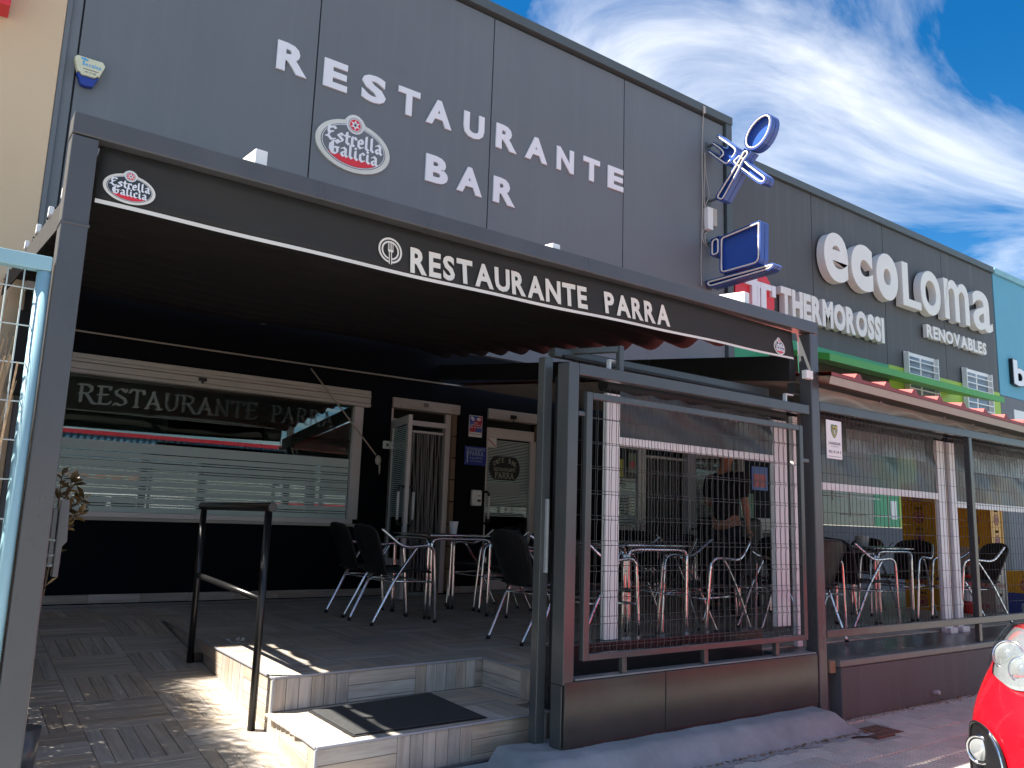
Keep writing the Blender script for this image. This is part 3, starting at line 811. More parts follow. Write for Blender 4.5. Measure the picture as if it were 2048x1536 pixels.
# backing for the vertical faces
mb = MB()
def slabwall(p0, p1, z0, z1, off):
    d = Vector((p1[0]-p0[0], p1[1]-p0[1], 0)).normalized(); nrm = d.cross(Vector((0, 0, 1)))*off
    a = Vector((p0[0], p0[1], 0))+nrm; b = Vector((p1[0], p1[1], 0))+nrm
    mb.add([(a.x, a.y, z0), (b.x, b.y, z0), (b.x, b.y, z1), (a.x, a.y, z1)], [(0, 1, 2, 3)])
slabwall((TX(4.44), 4.44), (3.125, 4.516), -.19, -.003, -.004)
slabwall((3.123, 4.516), (3.117, 3.921), -.19, -.003, -.004)
slabwall(S1a, (3.06, 3.767), -.42, -.185, -.004)
slabwall((1.708, 4.44), (1.652, 3.70), -.42, -.185, -.004)
slabwall((TX(7.0), 7.0), (1.708, 4.44), -.42, -.003, -.004)
mb.build('tile_adhesive', M['grout'], steps, fix=False)
# aluminium edge trims
def trim(p0, p1, r=.006):
    m = MB(); m.beam(p0, p1, .012, .012); m.build('edge_trim', M['trimgrey'], steps, bevel=.002)
trim((TX(4.44)-.003, 4.437, -.004), (3.125, 4.513, -.004)); trim((3.119, 4.52, -.004), (3.113, 3.918, -.004))
trim((TX(7.0)-.003, 7.0, -.004), (TX(4.44)-.003, 4.44, -.004))
trim((1.650, 3.697, -.184), (3.06, 3.763, -.184)); trim((1.649, 3.70, -.184), (1.706, 4.44, -.184))
trim((TX(4.44)-.003, 4.437, -.012), (1.706, 4.437, -.178)); trim((1.650, 3.697, -.19), (1.650, 3.697, -.40)); trim((3.113, 3.918, -.012), (3.113, 3.918, -.40))
# gate track lying in front of the lowest step
mb = MB(); mb.beam((1.2, 3.655, -.375), (3.2, 3.745, -.375), .035, .02)
tag(mb.build('gate_track', M['frame'], bevel=.003), 'dark steel floor track running along the foot of the lowest step', 'gate track')
# drain strip with bright studs along the wall
dr = thing('drain_strip', (4, 8.1, 0), 'narrow slotted drain strip with bright dots crossing the floor along the wall', 'drain strip')
mb = MB(); mb.box(.3, 9.0, 8.14, 8.20, -.005, .0015); mb.build('grating', M['frame'], dr)
mb = MB()
for i in range(200): mb.box(.32+i*.043, .332+i*.043, 8.165, 8.175, .0015, .0035)
mb.build('stud_row', M['trimgrey'], dr, kind='stuff')
# skirting tiles
sk = thing('skirting', (4, 8.47, 0), 'low tan wood-look tile skirting at the foot of the navy wall', 'skirting')
xk = .1; rj = random.Random(8)
while xk < 12.4:
    for (s0, s1) in ((.1, 4.44), (5.37, 5.80), (6.71, 8.56), (9.6, 12.5)):
        a0, a1 = max(xk, s0), min(xk+.445, s1)
        if a1-a0 > .05:
            f, _ = frame_wall((0, 8.462), (1, 8.462), (0, -1))
            o = bpy.data.objects.new('skirting_tile', plank_mesh(a1-a0, .078)); COL.objects.link(o); o.parent = sk
            o.matrix_local = Matrix.Translation(-base_of(sk)) @ f((a0+a1)/2, .042)
    xk += .448

# ================================================================== BUILDINGS
main = thing('restaurant_building', (5.6, 8.5, 0), 'dark grey panelled restaurant building with a navy ground floor behind the terrace', 'building')
XS = [.80, 3.207, 5.673, 8.124, 10.45]
for a, b in zip(XS[:-1], XS[1:]):
    m = MB(); m.box(a+.008, b-.008, YW, YW+.16, 2.95, 7.66)
    m.build('facade_panel', M['facade'], main, bevel=.004)
m = MB(); m.box(.70, 10.58, YW+.02, YW+.30, 2.93, 7.66); m.build('joint_backing', M['black_matt'], main)
m = MB(); m.box(.66, 10.62, YW-.07, YW+.30, 7.70, 7.84); m.build('cornice', M['trimteal'], main, bevel=.006)
m = MB(); m.box(10.47, 10.62, YW-.05, YW+.30, 2.95, 7.70); m.build('corner_flashing', M['trimteal'], main, bevel=.005)
m = MB(); m.box(.655, .70, YW-.045, YW+.05, 0.0, 7.70); m.box(.70, .79, YW-.012, YW+.05, 2.93, 7.66); m.build('corner_trim', M['facade'], main, bevel=.004)
m = MB(); m.box(.67, 10.6, YW+.3, 22, 0, 7.6); 
m2 = MB(); m2.box(.70, 10.58, 8.80, 8.85, 2.9, 7.6); m2.build('rear_leaf', M['black_matt'], main)
# ground-floor wall with openings
wall = MB()
OPN = [(.90, 4.09, .775, 2.285), (4.44, 5.37, 0, 2.262), (5.80, 6.71, 0, 2.275), (7.90, 8.55, .80, 2.02), (8.56, 9.62, 0, 2.09)]
xs = sorted({-.2, 12.6} | {o[0] for o in OPN} | {o[1] for o in OPN})
for a, b in zip(xs[:-1], xs[1:]):
    o = next((q for q in OPN if q[0] <= a+1e-6 and b <= q[1]+1e-6), None)
    if a < .655 and b <= .91: a = .66
    if o is None: wall.box(a, b, YW, YW+.30, -.4, 2.93)
    else:
        if o[2] > .01: wall.box(a, b, YW, YW+.30, -.4, o[2])
        wall.box(a, b, YW, YW+.30, o[3], 2.93)
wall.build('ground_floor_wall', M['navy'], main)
# room behind the windows
room = MB()
room.box(.66, 12.5, 12.4, 12.5, -.05, 2.9)
room.build('room_back_wall', M['interior'], main)
m = MB(); m.box(.5, 12.6, 8.8, 12.5, 2.9, 2.95); m.box(.5, 12.6, 8.8, 12.5, -.06, -.01); m.box(.5, .6, 8.8, 12.5, 0, 2.9); m.box(7.2, 7.3, 8.8, 12.5, 0, 2.9); m.box(12.5, 12.6, 8.8, 12.5, 0, 2.9)
m.build('room_shell', M['interior'], main)
m = MB(); m.box(2.9, 4.3, 12.36, 12.40, 0, 2.2); m.build('room_doorway', M['black_matt'], main)
# picture on the room's back wall
pic = thing('landscape_picture', (5.4, 12.3, 1.5), 'framed landscape picture of hills and fields on the room wall seen through the big window', 'picture')
m = MB(); m.box(4.75, 6.25, 12.33, 12.38, 1.15, 2.10); m.build('picture_frame', M['black'], pic, bevel=.01)
m = MB(); m.box(4.80, 6.20, 12.318, 12.328, 1.20, 2.05); m.build('sky_print', M['inkpale'], pic)
m = MB(); m.prism([(4.8, 1.2), (6.2, 1.2), (6.2, 1.62), (5.9, 1.68), (5.6, 1.62), (5.3, 1.74), (5.0, 1.66), (4.8, 1.70)], lambda a, b, d: (a, 12.312+d, b), 0, .004); m.build('hill_print', M['inkgreen'], pic)
m = MB()
for i in range(9): m.prism([(4.82+i*.15, 1.22), (4.90+i*.15, 1.22), (4.93+i*.14, 1.50), (4.90+i*.14, 1.50)], lambda a, b, d: (a, 12.308+d, b), 0, .003)
m.build('field_row_print', M['inkgold'], pic)

# --- big window
win = thing('shop_window', (2.5, 8.5, .8), 'wide white-framed terrace window with frosted stripes and faded lettering', 'window')
def frame_piece(name, x0, x1, y0, y1, z0, z1, mt, par, bev=.004):
    m = MB(); m.box(x0, x1, y0, y1, z0, z1); return m.build(name, mt, par, bevel=bev)
frame_piece('frame_rail', .90, 4.02, YW-.02, YW+.06, .785, .835, M['whitealu'], win)
frame_piece('frame_stile', 3.965, 4.075, YW-.02, YW+.06, .835, 2.10, M['whitealu'], win)
frame_piece('frame_stile', .90, .98, YW-.02, YW+.06, .835, 2.10, M['whitealu'], win)
frame_piece('window_sill', .90, 4.14, YW-.05, YW+.05, .755, .785, M['cream'], win)
frame_piece('glass_pane', .98, 3.965, YW+.035, YW+.041, .835, 2.115, M['glass'], win, 0)
sh = MB(); sh.box(.86, 4.12, YW-.10, YW-.0, 2.100, 2.135); sh.box(.86, 4.12, YW-.092, YW, 2.139, 2.20); sh.box(.86, 4.12, YW-.10, YW, 2.204, 2.235); sh.box(.86, 4.12, YW-.088, YW, 2.238, 2.285)
sh.build('shutter_box', M['shutter'], win, bevel=.004)
m = MB(); m.cyl((2.24, YW-.13, 2.145), (2.24, YW-.09, 2.145), .016, 12); m.box(2.20, 2.28, YW-.125, YW-.10, 2.155, 2.19); m.build('shutter_lock', M['chrome'], win)
# frosted film: bands with clear lines between
z = .835; bands = []
rj = random.Random(2)
top = 1.50
while z < top:
    h = .052 if (z < 1.36) else .14
    bands.append((z, min(z+h, top))); z += h+.0085
    if z < 1.40: bands.append((z, z+.016)); z += .016+.0085
for k, (a, b) in enumerate(bands):
    m = MB(); m.box(.99, 3.955, YW+.0325, YW+.0345, a, b); m.build('frosted_band', M['frost'], win)
letm = film_mat('etched_letter_film', (.34, .40, .37), .75, rough=.6, spec=.2)
letm2 = film_mat('faded_letter_film', (.20, .24, .24), .28, rough=.6, spec=.2)
letm1 = film_mat('half_faded_letter_film', (.27, .32, .31), .50, rough=.6, spec=.2)
ws = [RO[c][1] for c in 'RESTAURANTE']; k = (2.87-1.165)/(sum(ws)+.09*10); x = 1.165
for i, c in enumerate('RESTAURANTE'):
    m = MB(); nib(m, RO[c][0], x, 1.845, k, .165, FY(YW+.030), 0, .17, R(25)); x += (ws[i]+.09)*k
    m.build('window_letter', letm if i < 5 else (letm1 if i < 8 else letm2), win, fix=False)
ws = [RO[c][1] for c in 'PARRA']; k = (3.735-3.025)/(sum(ws)+.09*4); x = 3.025
for i, c in enumerate('PARRA'):
    m = MB(); nib(m, RO[c][0], x, 1.845, k, .165, FY(YW+.030), 0, .17, R(25)); x += (ws[i]+.09)*k
    m.build('window_letter', letm2, win, fix=False)

# --- doors
YD = 8.60
d1 = thing('entrance_door', (4.9, 8.6, 0), 'white-framed restaurant door standing open with a grey chain curtain in the doorway', 'door')
frame_piece('shutter_box', 4.44, 5.37, YW-.03, YW+.12, 2.145, 2.262, M['shutterdirty'], d1)
m = MB(); m.box(4.84, 4.90, YW-.06, YW-.03, 2.18, 2.23); m.build('shutter_lock', M['chrome'], d1, bevel=.003)
frame_piece('jamb', 5.24, 5.31, YD-.04, YD+.04, 0, 2.145, M['whitealu'], d1)
frame_piece('jamb', 4.45, 4.51, YD-.04, YD+.04, 0, 2.145, M['whitealu'], d1)
frame_piece('transom', 4.51, 5.24, YD-.04, YD+.04, 1.97, 2.03, M['whitealu'], d1)
frame_piece('transom_glass', 4.51, 5.24, YD, YD+.006, 2.03, 2.145, M['darkglass'], d1, 0)
frame_piece('curtain_rail', 4.60, 5.22, YD-.02, YD+.02, 1.885, 1.915, M['whitealu'], d1)
rj = random.Random(4)
for i in range(26):
    x = 4.60+i*.0240; m = MB(); pts = []
    for q in range(9):
        zz_ = 1.885-q*(1.86/8); sway = (.012*math.sin(q*.9+i*1.7)+.02*math.sin(i*.8)*(q/8)**2)
        pts.append((x+sway, YD-.005+.010*math.sin(i*2.1+q*.6), zz_))
    for p, q in zip(pts[:-1], pts[1:]):
        m.add([(p[0]-.009, p[1], p[2]), (p[0]+.009, p[1]+.004, p[2]), (q[0]+.009, q[1]+.004, q[2]), (q[0]-.009, q[1], q[2])], [(0, 1, 2, 3)], True)
    m.build('curtain_strip', M['curtain'], d1, fix=False)
# open leaf
leaf = thing('door_leaf', (0, 0, 0)); leaf.parent = d1; leaf.location = Vector((4.50, YD-.06, 0))-Vector(d1.location)
leaf.rotation_euler = (0, 0, R(-103))
def leaf_parts(leaf, Wl, handles=(-1, 1), board=True):
    def lp(name, mbx, mt, bev=.003):
        me = mbx.mesh(name); me.materials.append(mt); b = bmesh.new(); b.from_mesh(me); bmesh.ops.recalc_face_normals(b, faces=b.faces); b.to_mesh(me); b.free()
        o = bpy.data.objects.new(name, me); COL.objects.link(o); o.parent = leaf
        if bev: v = o.modifiers.new('b', 'BEVEL'); v.width = bev; v.segments = 2; v.limit_method = 'ANGLE'; v.angle_limit = R(50)
        return o
    m = MB(); m.box(0, .075, -.022, .022, .02, 1.99); m.box(Wl-.075, Wl, -.022, .022, .02, 1.99); m.box(.075, Wl-.075, -.022, .022, 1.90, 1.99); m.box(.075, Wl-.075, -.022, .022, .02, .12)
    lp('leaf_frame', m, M['whitealu'])
    if board: m = MB(); m.box(.075, Wl-.075, -.012, .012, .12, .42); lp('kick_panel', m, M['whitealu'])
    m = MB(); m.box(.075, Wl-.075, -.004, .004, .42 if board else .12, 1.90); lp('leaf_glass', m, M['darkglass'], 0)
    m = MB()
    for i in range(46): z = .88+i*.022; m.box(.08, Wl-.08, -.0068, -.0052, z, z+.011)
    lp('film_stripes', m, M['frost'], 0)['kind'] = 'stuff'
    for s in handles:
        m = MB(); hx = Wl-.04; y0 = s*.022; y1 = s*.085
        m.tube(catmull([(hx, y0, 1.20), (hx, y1*.8, 1.205), (hx, y1, 1.17), (hx, y1, 1.15)], 4), .014, 8)
        m.tube(catmull([(hx, y0, .80), (hx, y1*.8, .795), (hx, y1, .83), (hx, y1, .85)], 4), .014, 8)
        lp('handle_bracket', m, M['black'], 0)
        m = MB(); m.tube([(hx, y1, .85), (hx, y1, 1.15)], .0155, 10); lp('handle_grip', m, M['signwhite'], 0)
leaf_parts(leaf, .74)
for s_ in range(8):
    m = MB(); m.box(5.31, 5.37, YW+.03, YD+.02, .02+s_*.267, .275+s_*.267); m.build('brick', M['brick'], d1, bevel=.004)
d2 = thing('bar_door', (6.25, 8.6, 0), 'closed white-framed glass door with an oval cafe bar emblem', 'door')
frame_piece('shutter_box', 5.80, 6.71, YW-.03, YW+.12, 2.15, 2.275, M['shutterdirty'], d2)
m = MB(); m.box(6.14, 6.22, YW-.06, YW-.03, 2.17, 2.22); m.cyl((6.18, YW-.05, 2.12), (6.18, YW-.05, 2.17), .008, 8); m.build('shutter_lock', M['carblack'], d2)
frame_piece('transom_glass', 5.83, 6.62, YD, YD+.006, 2.05, 2.15, M['darkglass'], d2, 0)
frame_piece('leaf_rail', 5.83, 6.62, YD-.04, YD+.02, 1.92, 2.05, M['whitealu'], d2)
frame_piece('leaf_stile', 6.57, 6.66, YD-.04, YD+.02, .02, 1.92, M['whitealu'], d2)
frame_piece('leaf_stile', 5.80, 5.88, YD-.04, YD+.02, .02, 1.92, M['whitealu'], d2)
frame_piece('bottom_rail', 5.88, 6.57, YD-.04, YD+.02, .02, .14, M['whitealu'], d2)
frame_piece('leaf_glass', 5.88, 6.57, YD-.006, YD, .14, 1.92, M['darkglass'], d2, 0)
m = MB()
for i in range(50): z = .93+i*.0195; m.box(5.88, 6.57, YD-.0085, YD-.007, z, z+.010)
m.build('film_stripes', M['frost'], d2, kind='stuff')
ov = []
for i in range(48):
    t = 2*math.pi*i/48; ov.append((6.17+.245*math.copysign(abs(math.cos(t))**.8, math.cos(t)), 1.545+min(.15, max(-.15, .185*math.sin(t)))))
m = MB(); m.prism(ov, FY(YD-.014), 0, .003); m.build('oval_emblem', M['black_matt'], d2)
m = MB()
for i, c in enumerate('CAFE BAR'):
    if c == ' ': continue
    t = -1.05+i*.30; xx = 6.17+.185*math.sin(t); zz_ = 1.515+.115*math.cos(t*.9)
    nib(m, RO[c][0], xx-.022, zz_-.01, .05, .055, FY(YD-.018), 0, .2, R(25))
pen_text(m, 'RESTAURANTE', RO, 6.00, 6.34, 1.505, 1.545, FY(YD-.018), 0, nw=.18, ang=R(25))
pen_text(m, 'PARRA', RO, 6.02, 6.32, 1.415, 1.485, FY(YD-.018), 0, nw=.18, ang=R(25))
m.build('emblem_lettering', film_mat('pale_emblem_letters', (.38, .40, .30), .9), d2, fix=False)
m = MB(); m.box(5.885, 6.42, YD-.012, YD-.009, 1.19, 1.36); m.build('paper_notice', film_mat('paper_behind_glass', (.42, .46, .45), .75), d2)
m = MB(); m.box(5.885, 6.03, YD-.013, YD-.009, 1.80, 1.92); m.build('square_sticker', M['signwhite'], d2)
m = MB(); m.beam((5.89, YD-.016, 1.905), (6.02, YD-.016, 1.81), .012, .002, (0, 1, 0)); m.build('red_stroke', M['inkred'], d2)
m = MB(); m.tube(catmull([(5.84, YD-.04, 1.22), (5.85, YD-.10, 1.225), (5.87, YD-.115, 1.19), (5.87, YD-.115, 1.17)], 4), .015, 8); m.tube(catmull([(5.84, YD-.04, .84), (5.85, YD-.10, .835), (5.87, YD-.115, .87), (5.87, YD-.115, .89)], 4), .015, 8); m.build('handle_bracket', M['black'], d2)
m = MB(); m.tube([(5.87, YD-.115, .89), (5.87, YD-.115, 1.17)], .016, 10); m.build('handle_grip', M['signwhite'], d2)
for s_ in range(8):
    m = MB(); m.box(6.66, 6.71, YW+.03, YD+.02, .02+s_*.267, .275+s_*.267); m.build('brick', M['brick'], d2, bevel=.004)
# window and door behind the gate
w3 = thing('narrow_window', (8.2, 8.5, .8), 'narrow white-framed window with posters behind the gate mesh', 'window')
frame_piece('frame_rail', 7.90, 8.55, YW, YW+.06, .80, .86, M['whitealu'], w3); frame_piece('frame_rail', 7.90, 8.55, YW, YW+.06, 1.96, 2.02, M['whitealu'], w3)
frame_piece('frame_stile', 7.90, 7.96, YW, YW+.06, .86, 1.96, M['whitealu'], w3); frame_piece('frame_stile', 8.48, 8.55, YW, YW+.06, .86, 1.96, M['whitealu'], w3)
frame_piece('glass_pane', 7.96, 8.48, YW+.03, YW+.036, .86, 1.96, M['darkglass'], w3, 0)
m = MB()
for i in range(16): z = .87+i*.042; m.box(7.965, 8.475, YW+.026, YW+.029, z, z+.030)
m.build('frosted_band', M['frost'], w3, kind='stuff')
frame_piece('yellow_poster', 8.06, 8.20, YW+.018, YW+.022, 1.55, 1.80, mat('yellow_poster_print', (.45, .45, .03), .5), w3, 0)
frame_piece('green_red_poster', 8.30, 8.46, YW+.018, YW+.022, 1.62, 1.90, M['inkgreen'], w3, 0)
m = MB(); m.prism(ell(8.38, 1.74, .05, .06, 20), FY(YW+.015), 0, .002); m.build('poster_emblem', M['inkred'], w3)
d3 = thing('side_door', (9.1, 8.5, 0), 'white-framed double doorway with dark strip curtain behind the gate mesh', 'door')
frame_piece('head', 8.56, 9.62, YW, YW+.10, 1.99, 2.09, M['whitealu'], d3)
frame_piece('jamb', 8.56, 8.64, YW, YW+.10, 0, 1.99, M['whitealu'], d3); frame_piece('jamb', 9.54, 9.62, YW, YW+.10, 0, 1.99, M['whitealu'], d3)
frame_piece('transom', 8.64, 9.54, YW+.02, YW+.08, 1.86, 1.90, M['whitealu'], d3)
for i in range(30):
    x = 8.66+i*.0295; m = MB(); dx = .01*math.sin(i*2.3)
    m.add([(x, YW+.09, 1.86), (x+.024, YW+.094, 1.86), (x+.024+dx, YW+.094, .03), (x+dx, YW+.09, .03)], [(0, 1, 2, 3)]); m.build('curtain_strip', M['curtain'] if i % 3 else M['carblack'], d3, fix=False)
leaf3 = thing('door_leaf', (0, 0, 0)); leaf3.parent = d3; leaf3.location = Vector((9.58, YW-.02, 0))-Vector(d3.location); leaf3.rotation_euler = (0, 0, R(-62))
leaf_parts(leaf3, .78, board=True)

# --- neighbour (dark grey upper wall with big sign letters)
eco = thing('neighbour_building', (15.5, 8.6, 0), 'dark charcoal neighbour building with lime and green bands and big white sign letters', 'building')
Y2 = YW+.02
XE = [10.63, 12.985, 15.453, 17.862, 20.33]
for a, b in zip(XE[:-1], XE[1:]):
    m = MB(); m.box(a+.008, b-.008, Y2, Y2+.16, 4.20, 7.12); m.build('facade_panel', M['facade2'], eco, bevel=.004)
m = MB(); m.box(10.63, 20.33, Y2+.02, Y2+.3, 3.0, 7.12); m.build('joint_backing', M['black_matt'], eco)
m = MB(); m.box(10.63, 20.33, Y2-.06, Y2+.3, 7.13, 7.27); m.build('cornice', M['trimteal'], eco, bevel=.005)
m = MB(); m.box(10.63, 11.62, Y2-.01, Y2+.15, 2.95, 4.19); m.build('green_pier', M['green'], eco, bevel=.004)
m = MB(); m.box(11.63, 15.45, Y2-.015, Y2+.15, 3.965, 4.20); m.build('green_lintel', M['green'], eco, bevel=.004)
m = MB(); m.box(11.63, 15.45, Y2+.0, Y2+.02, 2.95, 3.96); m.build('dark_glazing', mat('brown_tinted_glazing', (.05, .045, .035), .12, var=.3, scale=(2, 2, 2)), eco)
for (a, b, z0, z1) in ((15.46, 16.07, 3.0, 4.215), (17.22, 18.52, 3.0, 4.215), (19.68, 20.32, 3.0, 4.215), (16.07, 17.22, 3.0, 3.52), (18.52, 19.68, 3.0, 3.52)):
    m = MB(); m.box(a, b, Y2-.012, Y2+.12, z0, z1); m.build('lime_panel', M['lime'], eco, bevel=.003)
m = MB(); m.add([(11.7, Y2-.02, 3.96), (17.9, Y2-.02, 3.96), (17.9, Y2-1.1, 3.72), (11.7, Y2-1.1, 3.72), (11.7, Y2-.02, 3.90), (17.9, Y2-.02, 3.90), (17.9, Y2-1.1, 3.60), (11.7, Y2-1.1, 3.60)],
                [(0, 1, 2, 3), (4, 7, 6, 5), (3, 2, 6, 7), (0, 3, 7, 4), (1, 5, 6, 2)])
m.build('green_canopy', M['green2'], eco)
for (x0, x1) in ((16.077, 17.205), (18.53, 19.67)):
    wn_ = MB(); wn_.box(x0-.05, x1+.05, Y2-.05, Y2-.02, 3.50, 4.57); pw = wn_.build('window', M['signwhite'], eco, bevel=.004)
    m = MB(); m.box(x0+.03, (x0+x1)/2-.04, Y2-.056, Y2-.052, 3.58, 4.49); m.box((x0+x1)/2+.04, x1-.03, Y2-.056, Y2-.052, 3.58, 4.49); m.build('pane', mat('grey_reflecting_pane', (.16, .19, .22), .08, var=.3, scale=(2, 2, 2)), pw)
    for i in range(6):
        m = MB(); z = 3.66+i*.145; m.beam((x0-.04, Y2-.12, z), (x1+.04, Y2-.12, z), .015, .022); m.build('window_bar', M['signwhite'], pw)
    m = MB(); m.box(x0-.05, x0-.02, Y2-.13, Y2-.05, 3.55, 4.55); m.box(x1+.02, x1+.05, Y2-.13, Y2-.05, 3.55, 4.55); m.build('bar_upright', M['signwhite'], pw, kind='stuff')
# ground floor of the neighbour seen through the fence
for nm, a, b, z0, z1, mt in (('shop_glazing', 12.62, 14.68, 1.0, 2.9, mat('grey_green_glazing', (.13, .16, .15), .18, var=.25, scale=(2, 2, 2))), ('green_column', 14.70, 15.58, 1.0, 2.95, M['green']),
                      ('lime_column', 15.60, 16.30, 1.0, 2.95, M['lime']), ('plinth', 12.62, 16.30, -.5, .99, mat('blue_grey_plinth', (.09, .10, .125), .7)), ('rear_wall', 16.32, 20.33, -.5, 2.95, M['facade2'])):
    m = MB(); m.box(a, b, Y2-.03, Y2+.2, z0, z1); m.build(nm, mt, eco, bevel=.003)
m = MB(); m.box(15.25, 15.47, Y2-.04, Y2-.032, 1.15, 1.50); m.build('notice_sheet', M['signwhite'], eco)
# blue building
blu = thing('blue_building', (25, 8.6, 0), 'sky blue building at the far right with a grey lower band', 'building')
m = MB(); m.box(20.36, 34, Y2-.005, Y2+.3, 4.18, 7.12); m.build('blue_wall', M['blue'], blu)
m = MB(); m.box(20.36, 34, Y2-.065, Y2+.3, 7.13, 7.27); m.build('cornice', mat('pale_blue_cornice', (.22, .45, .52), .5), blu, bevel=.005)
m = MB(); m.box(20.36, 34, Y2-.002, Y2+.3, -.5, 4.17); m.build('grey_wall', mat('mid_grey_wall', (.14, .15, .17), .6), blu)
m = MB(); m.box(21.0, 26.5, Y2-.02, Y2+.1, 2.2, 3.9); m.build('white_shutter', M['signwhite'], blu, bevel=.005)
bb = []
for c, x0, x1, lw in (('b', 20.93, 21.62, 0), ('a', 21.72, 22.45, 0)):
    m = MB(); v_, f_ = glyph(c, .03); h0, h1 = cap_h(.03); tall = v_[:, 1].max()-h0
    glyph_mesh(m, c, .03, (x0, x1, 4.48, 4.48+.62*(v_[:, 1].max()-h0)/(h1-h0)), FY(Y2-.10), 0, .008, lower=False); m.build('white_letter', M['lettering'], blu)
    m = MB(); glyph_mesh(m, c, .045, (x0-.03, x1+.02, 4.46, 4.50+.62*(v_[:, 1].max()-h0)/(h1-h0)), FY(Y2-.09), 0, .08, lower=False); m.build('letter_backing', M['black'], blu)
# beige building on the left
bg_ = thing('beige_building', (-3, 8.4, 0), 'warm beige rendered building at the left edge', 'building')
m = MB(); m.box(-9, .652, YW-.06, YW+3, -.5, 7.7); m.build('wall', M['beige'], bg_, bevel=.01)
m = MB(); m.box(-9.1, .70, YW-.12, YW+3, 7.7, 7.82); m.build('coping', M['facade'], bg_)
rsn = thing('red_sign_box', (0, 8.2, 6), 'bright red sign box at the top left corner of the beige wall', 'sign')
p = PY(19, 22, 8.25)
m = MB(); m.box(p.x-1.6, p.x, 8.16, 8.40, p.z, p.z+.9); m.build('box', M['red'], rsn, bevel=.01)
m = MB(); m.box(p.x-1.55, p.x-.05, 8.15, 8.158, p.z+.05, p.z+.85); m.build('face', mat('red_sign_face', (.85, .05, .06), .3), rsn)
# ================================================================== PERGOLA
pg = thing('pergola', (2.8, 3.45, -.4), 'charcoal steel pergola frame over the terrace entrance', 'pergola')
def bar(name, p0, p1, w, h, mt, par, bev=.005, upv=(0, 0, 1), **kw):
    m = MB(); m.beam(p0, p1, w, h, upv); return m.build(name, mt, par, bevel=bev, **kw)
m = MB(); m.box(.338, .432, YP, YP+.10, -.45, 2.292); m.build('post', M['frame'], pg, bevel=.006)
m = MB(); m.box(5.135, 5.230, YP, YP+.10, -.42, 2.292); m.build('post', M['frame'], pg, bevel=.006)
m = MB(); m.box(.336, 5.232, YP-.002, YP+.10, 2.296, 2.384); m.build('front_beam', M['frame'], pg, bevel=.006)
m = MB(); m.box(.334, .436, YP-.004, YP+.104, 1.93, 1.945); m.build('weld_seam', M['frame'], pg, bevel=.005)
# side gutters / rafters, rising to the wall
def slope_z(y): return 2.02+(y-3.4)*.122
for x in (5.06,):
    m = MB(); y0, y1 = (3.50, 8.46)
    for (a, b) in ((y0, 4.9), (4.905, y1)) if x > 1 else ((y0, y1),):
        m = MB(); m.add([(x-.035, a, slope_z(a)-.09), (x+.035, a, slope_z(a)-.09), (x+.035, a, slope_z(a)+.09 if x > 1 else 2.28), (x-.035, a, slope_z(a)+.09 if x > 1 else 2.28),
               (x-.035, b, slope_z(b)-.09), (x+.035, b, slope_z(b)-.09), (x+.035, b, slope_z(b)+.09), (x-.035, b, slope_z(b)+.09)],
              [(0, 1, 2, 3), (7, 6, 5, 4), (0, 4, 5, 1), (1, 5, 6, 2), (2, 6, 7, 3), (3, 7, 4, 0)])
        m.build('side_gutter', M['black_matt'], pg, bevel=.004)
m = MB(); m.box(5.02, 5.10, 3.36, 3.40, slope_z(3.4)-.08, slope_z(3.4)-.02); m.build('gutter_end_clip', M['signwhite'], pg, bevel=.003)
# retractable awning
aw = thing('retractable_awning', (2.8, 5.8, 2.3), 'black fabric roof awning hanging in shallow folds beneath the pergola', 'awning')
def aw_z(y): return 2.335+(y-3.6)*.115
for i, (x, zf) in enumerate(((1.10, 2.47), (2.83, 2.43), (4.55, 2.48))):
    zr = lambda y: zf-.02+(y-3.5)*.10
    m = MB(); m.add([(x-.028, 3.50, zr(3.5)-.045), (x+.028, 3.50, zr(3.5)-.045), (x+.028, 3.50, zr(3.5)+.045), (x-.028, 3.50, zr(3.5)+.045), (x-.028, 8.46, zr(8.46)-.045), (x+.028, 8.46, zr(8.46)-.045), (x+.028, 8.46, zr(8.46)+.045), (x-.028, 8.46, zr(8.46)+.045)],
                     [(0, 1, 2, 3), (7, 6, 5, 4), (0, 4, 5, 1), (1, 5, 6, 2), (2, 6, 7, 3), (3, 7, 4, 0)])
    m.build('guide_rail', M['white'], aw, bevel=.004)
NR = 13
mb = MB(); nx = 30; ny = NR*8; y0, y1 = 3.55, 8.40
for j in range(ny+1):
    for i in range(nx+1):
        x = .46+(5.00-.46)*i/nx; t = j/ny; y = y0+(y1-y0)*t; ph = (t*NR) % 1
        sag = .045*math.sin(math.pi*ph)**.8*(1+.25*math.sin(x*1.3+j*.05)) + (.05*max(0, 1-(5.0-x)/.35)*math.sin(math.pi*ph))
        mb.v.append((x, y, aw_z(y)-sag+.01*math.sin(x*2.2)))
for j in range(ny):
    for i in range(nx):
        a = j*(nx+1)+i; mb.f.append([a, a+1, a+nx+2, a+nx+1]); mb.sm.append(True); mb.mi.append(0)
cl = mb.build('canopy_cloth', M['awn'], aw)
so = cl.modifiers.new('s', 'SOLIDIFY'); so.thickness = .003
for k in range(NR+1):
    y = y0+(y1-y0)*k/NR
    m = MB(); m.beam((.46, y, aw_z(y)+.012), (5.0, y, aw_z(y)+.012), .02, .015); m.build('cross_bar', M['black_matt'], aw)
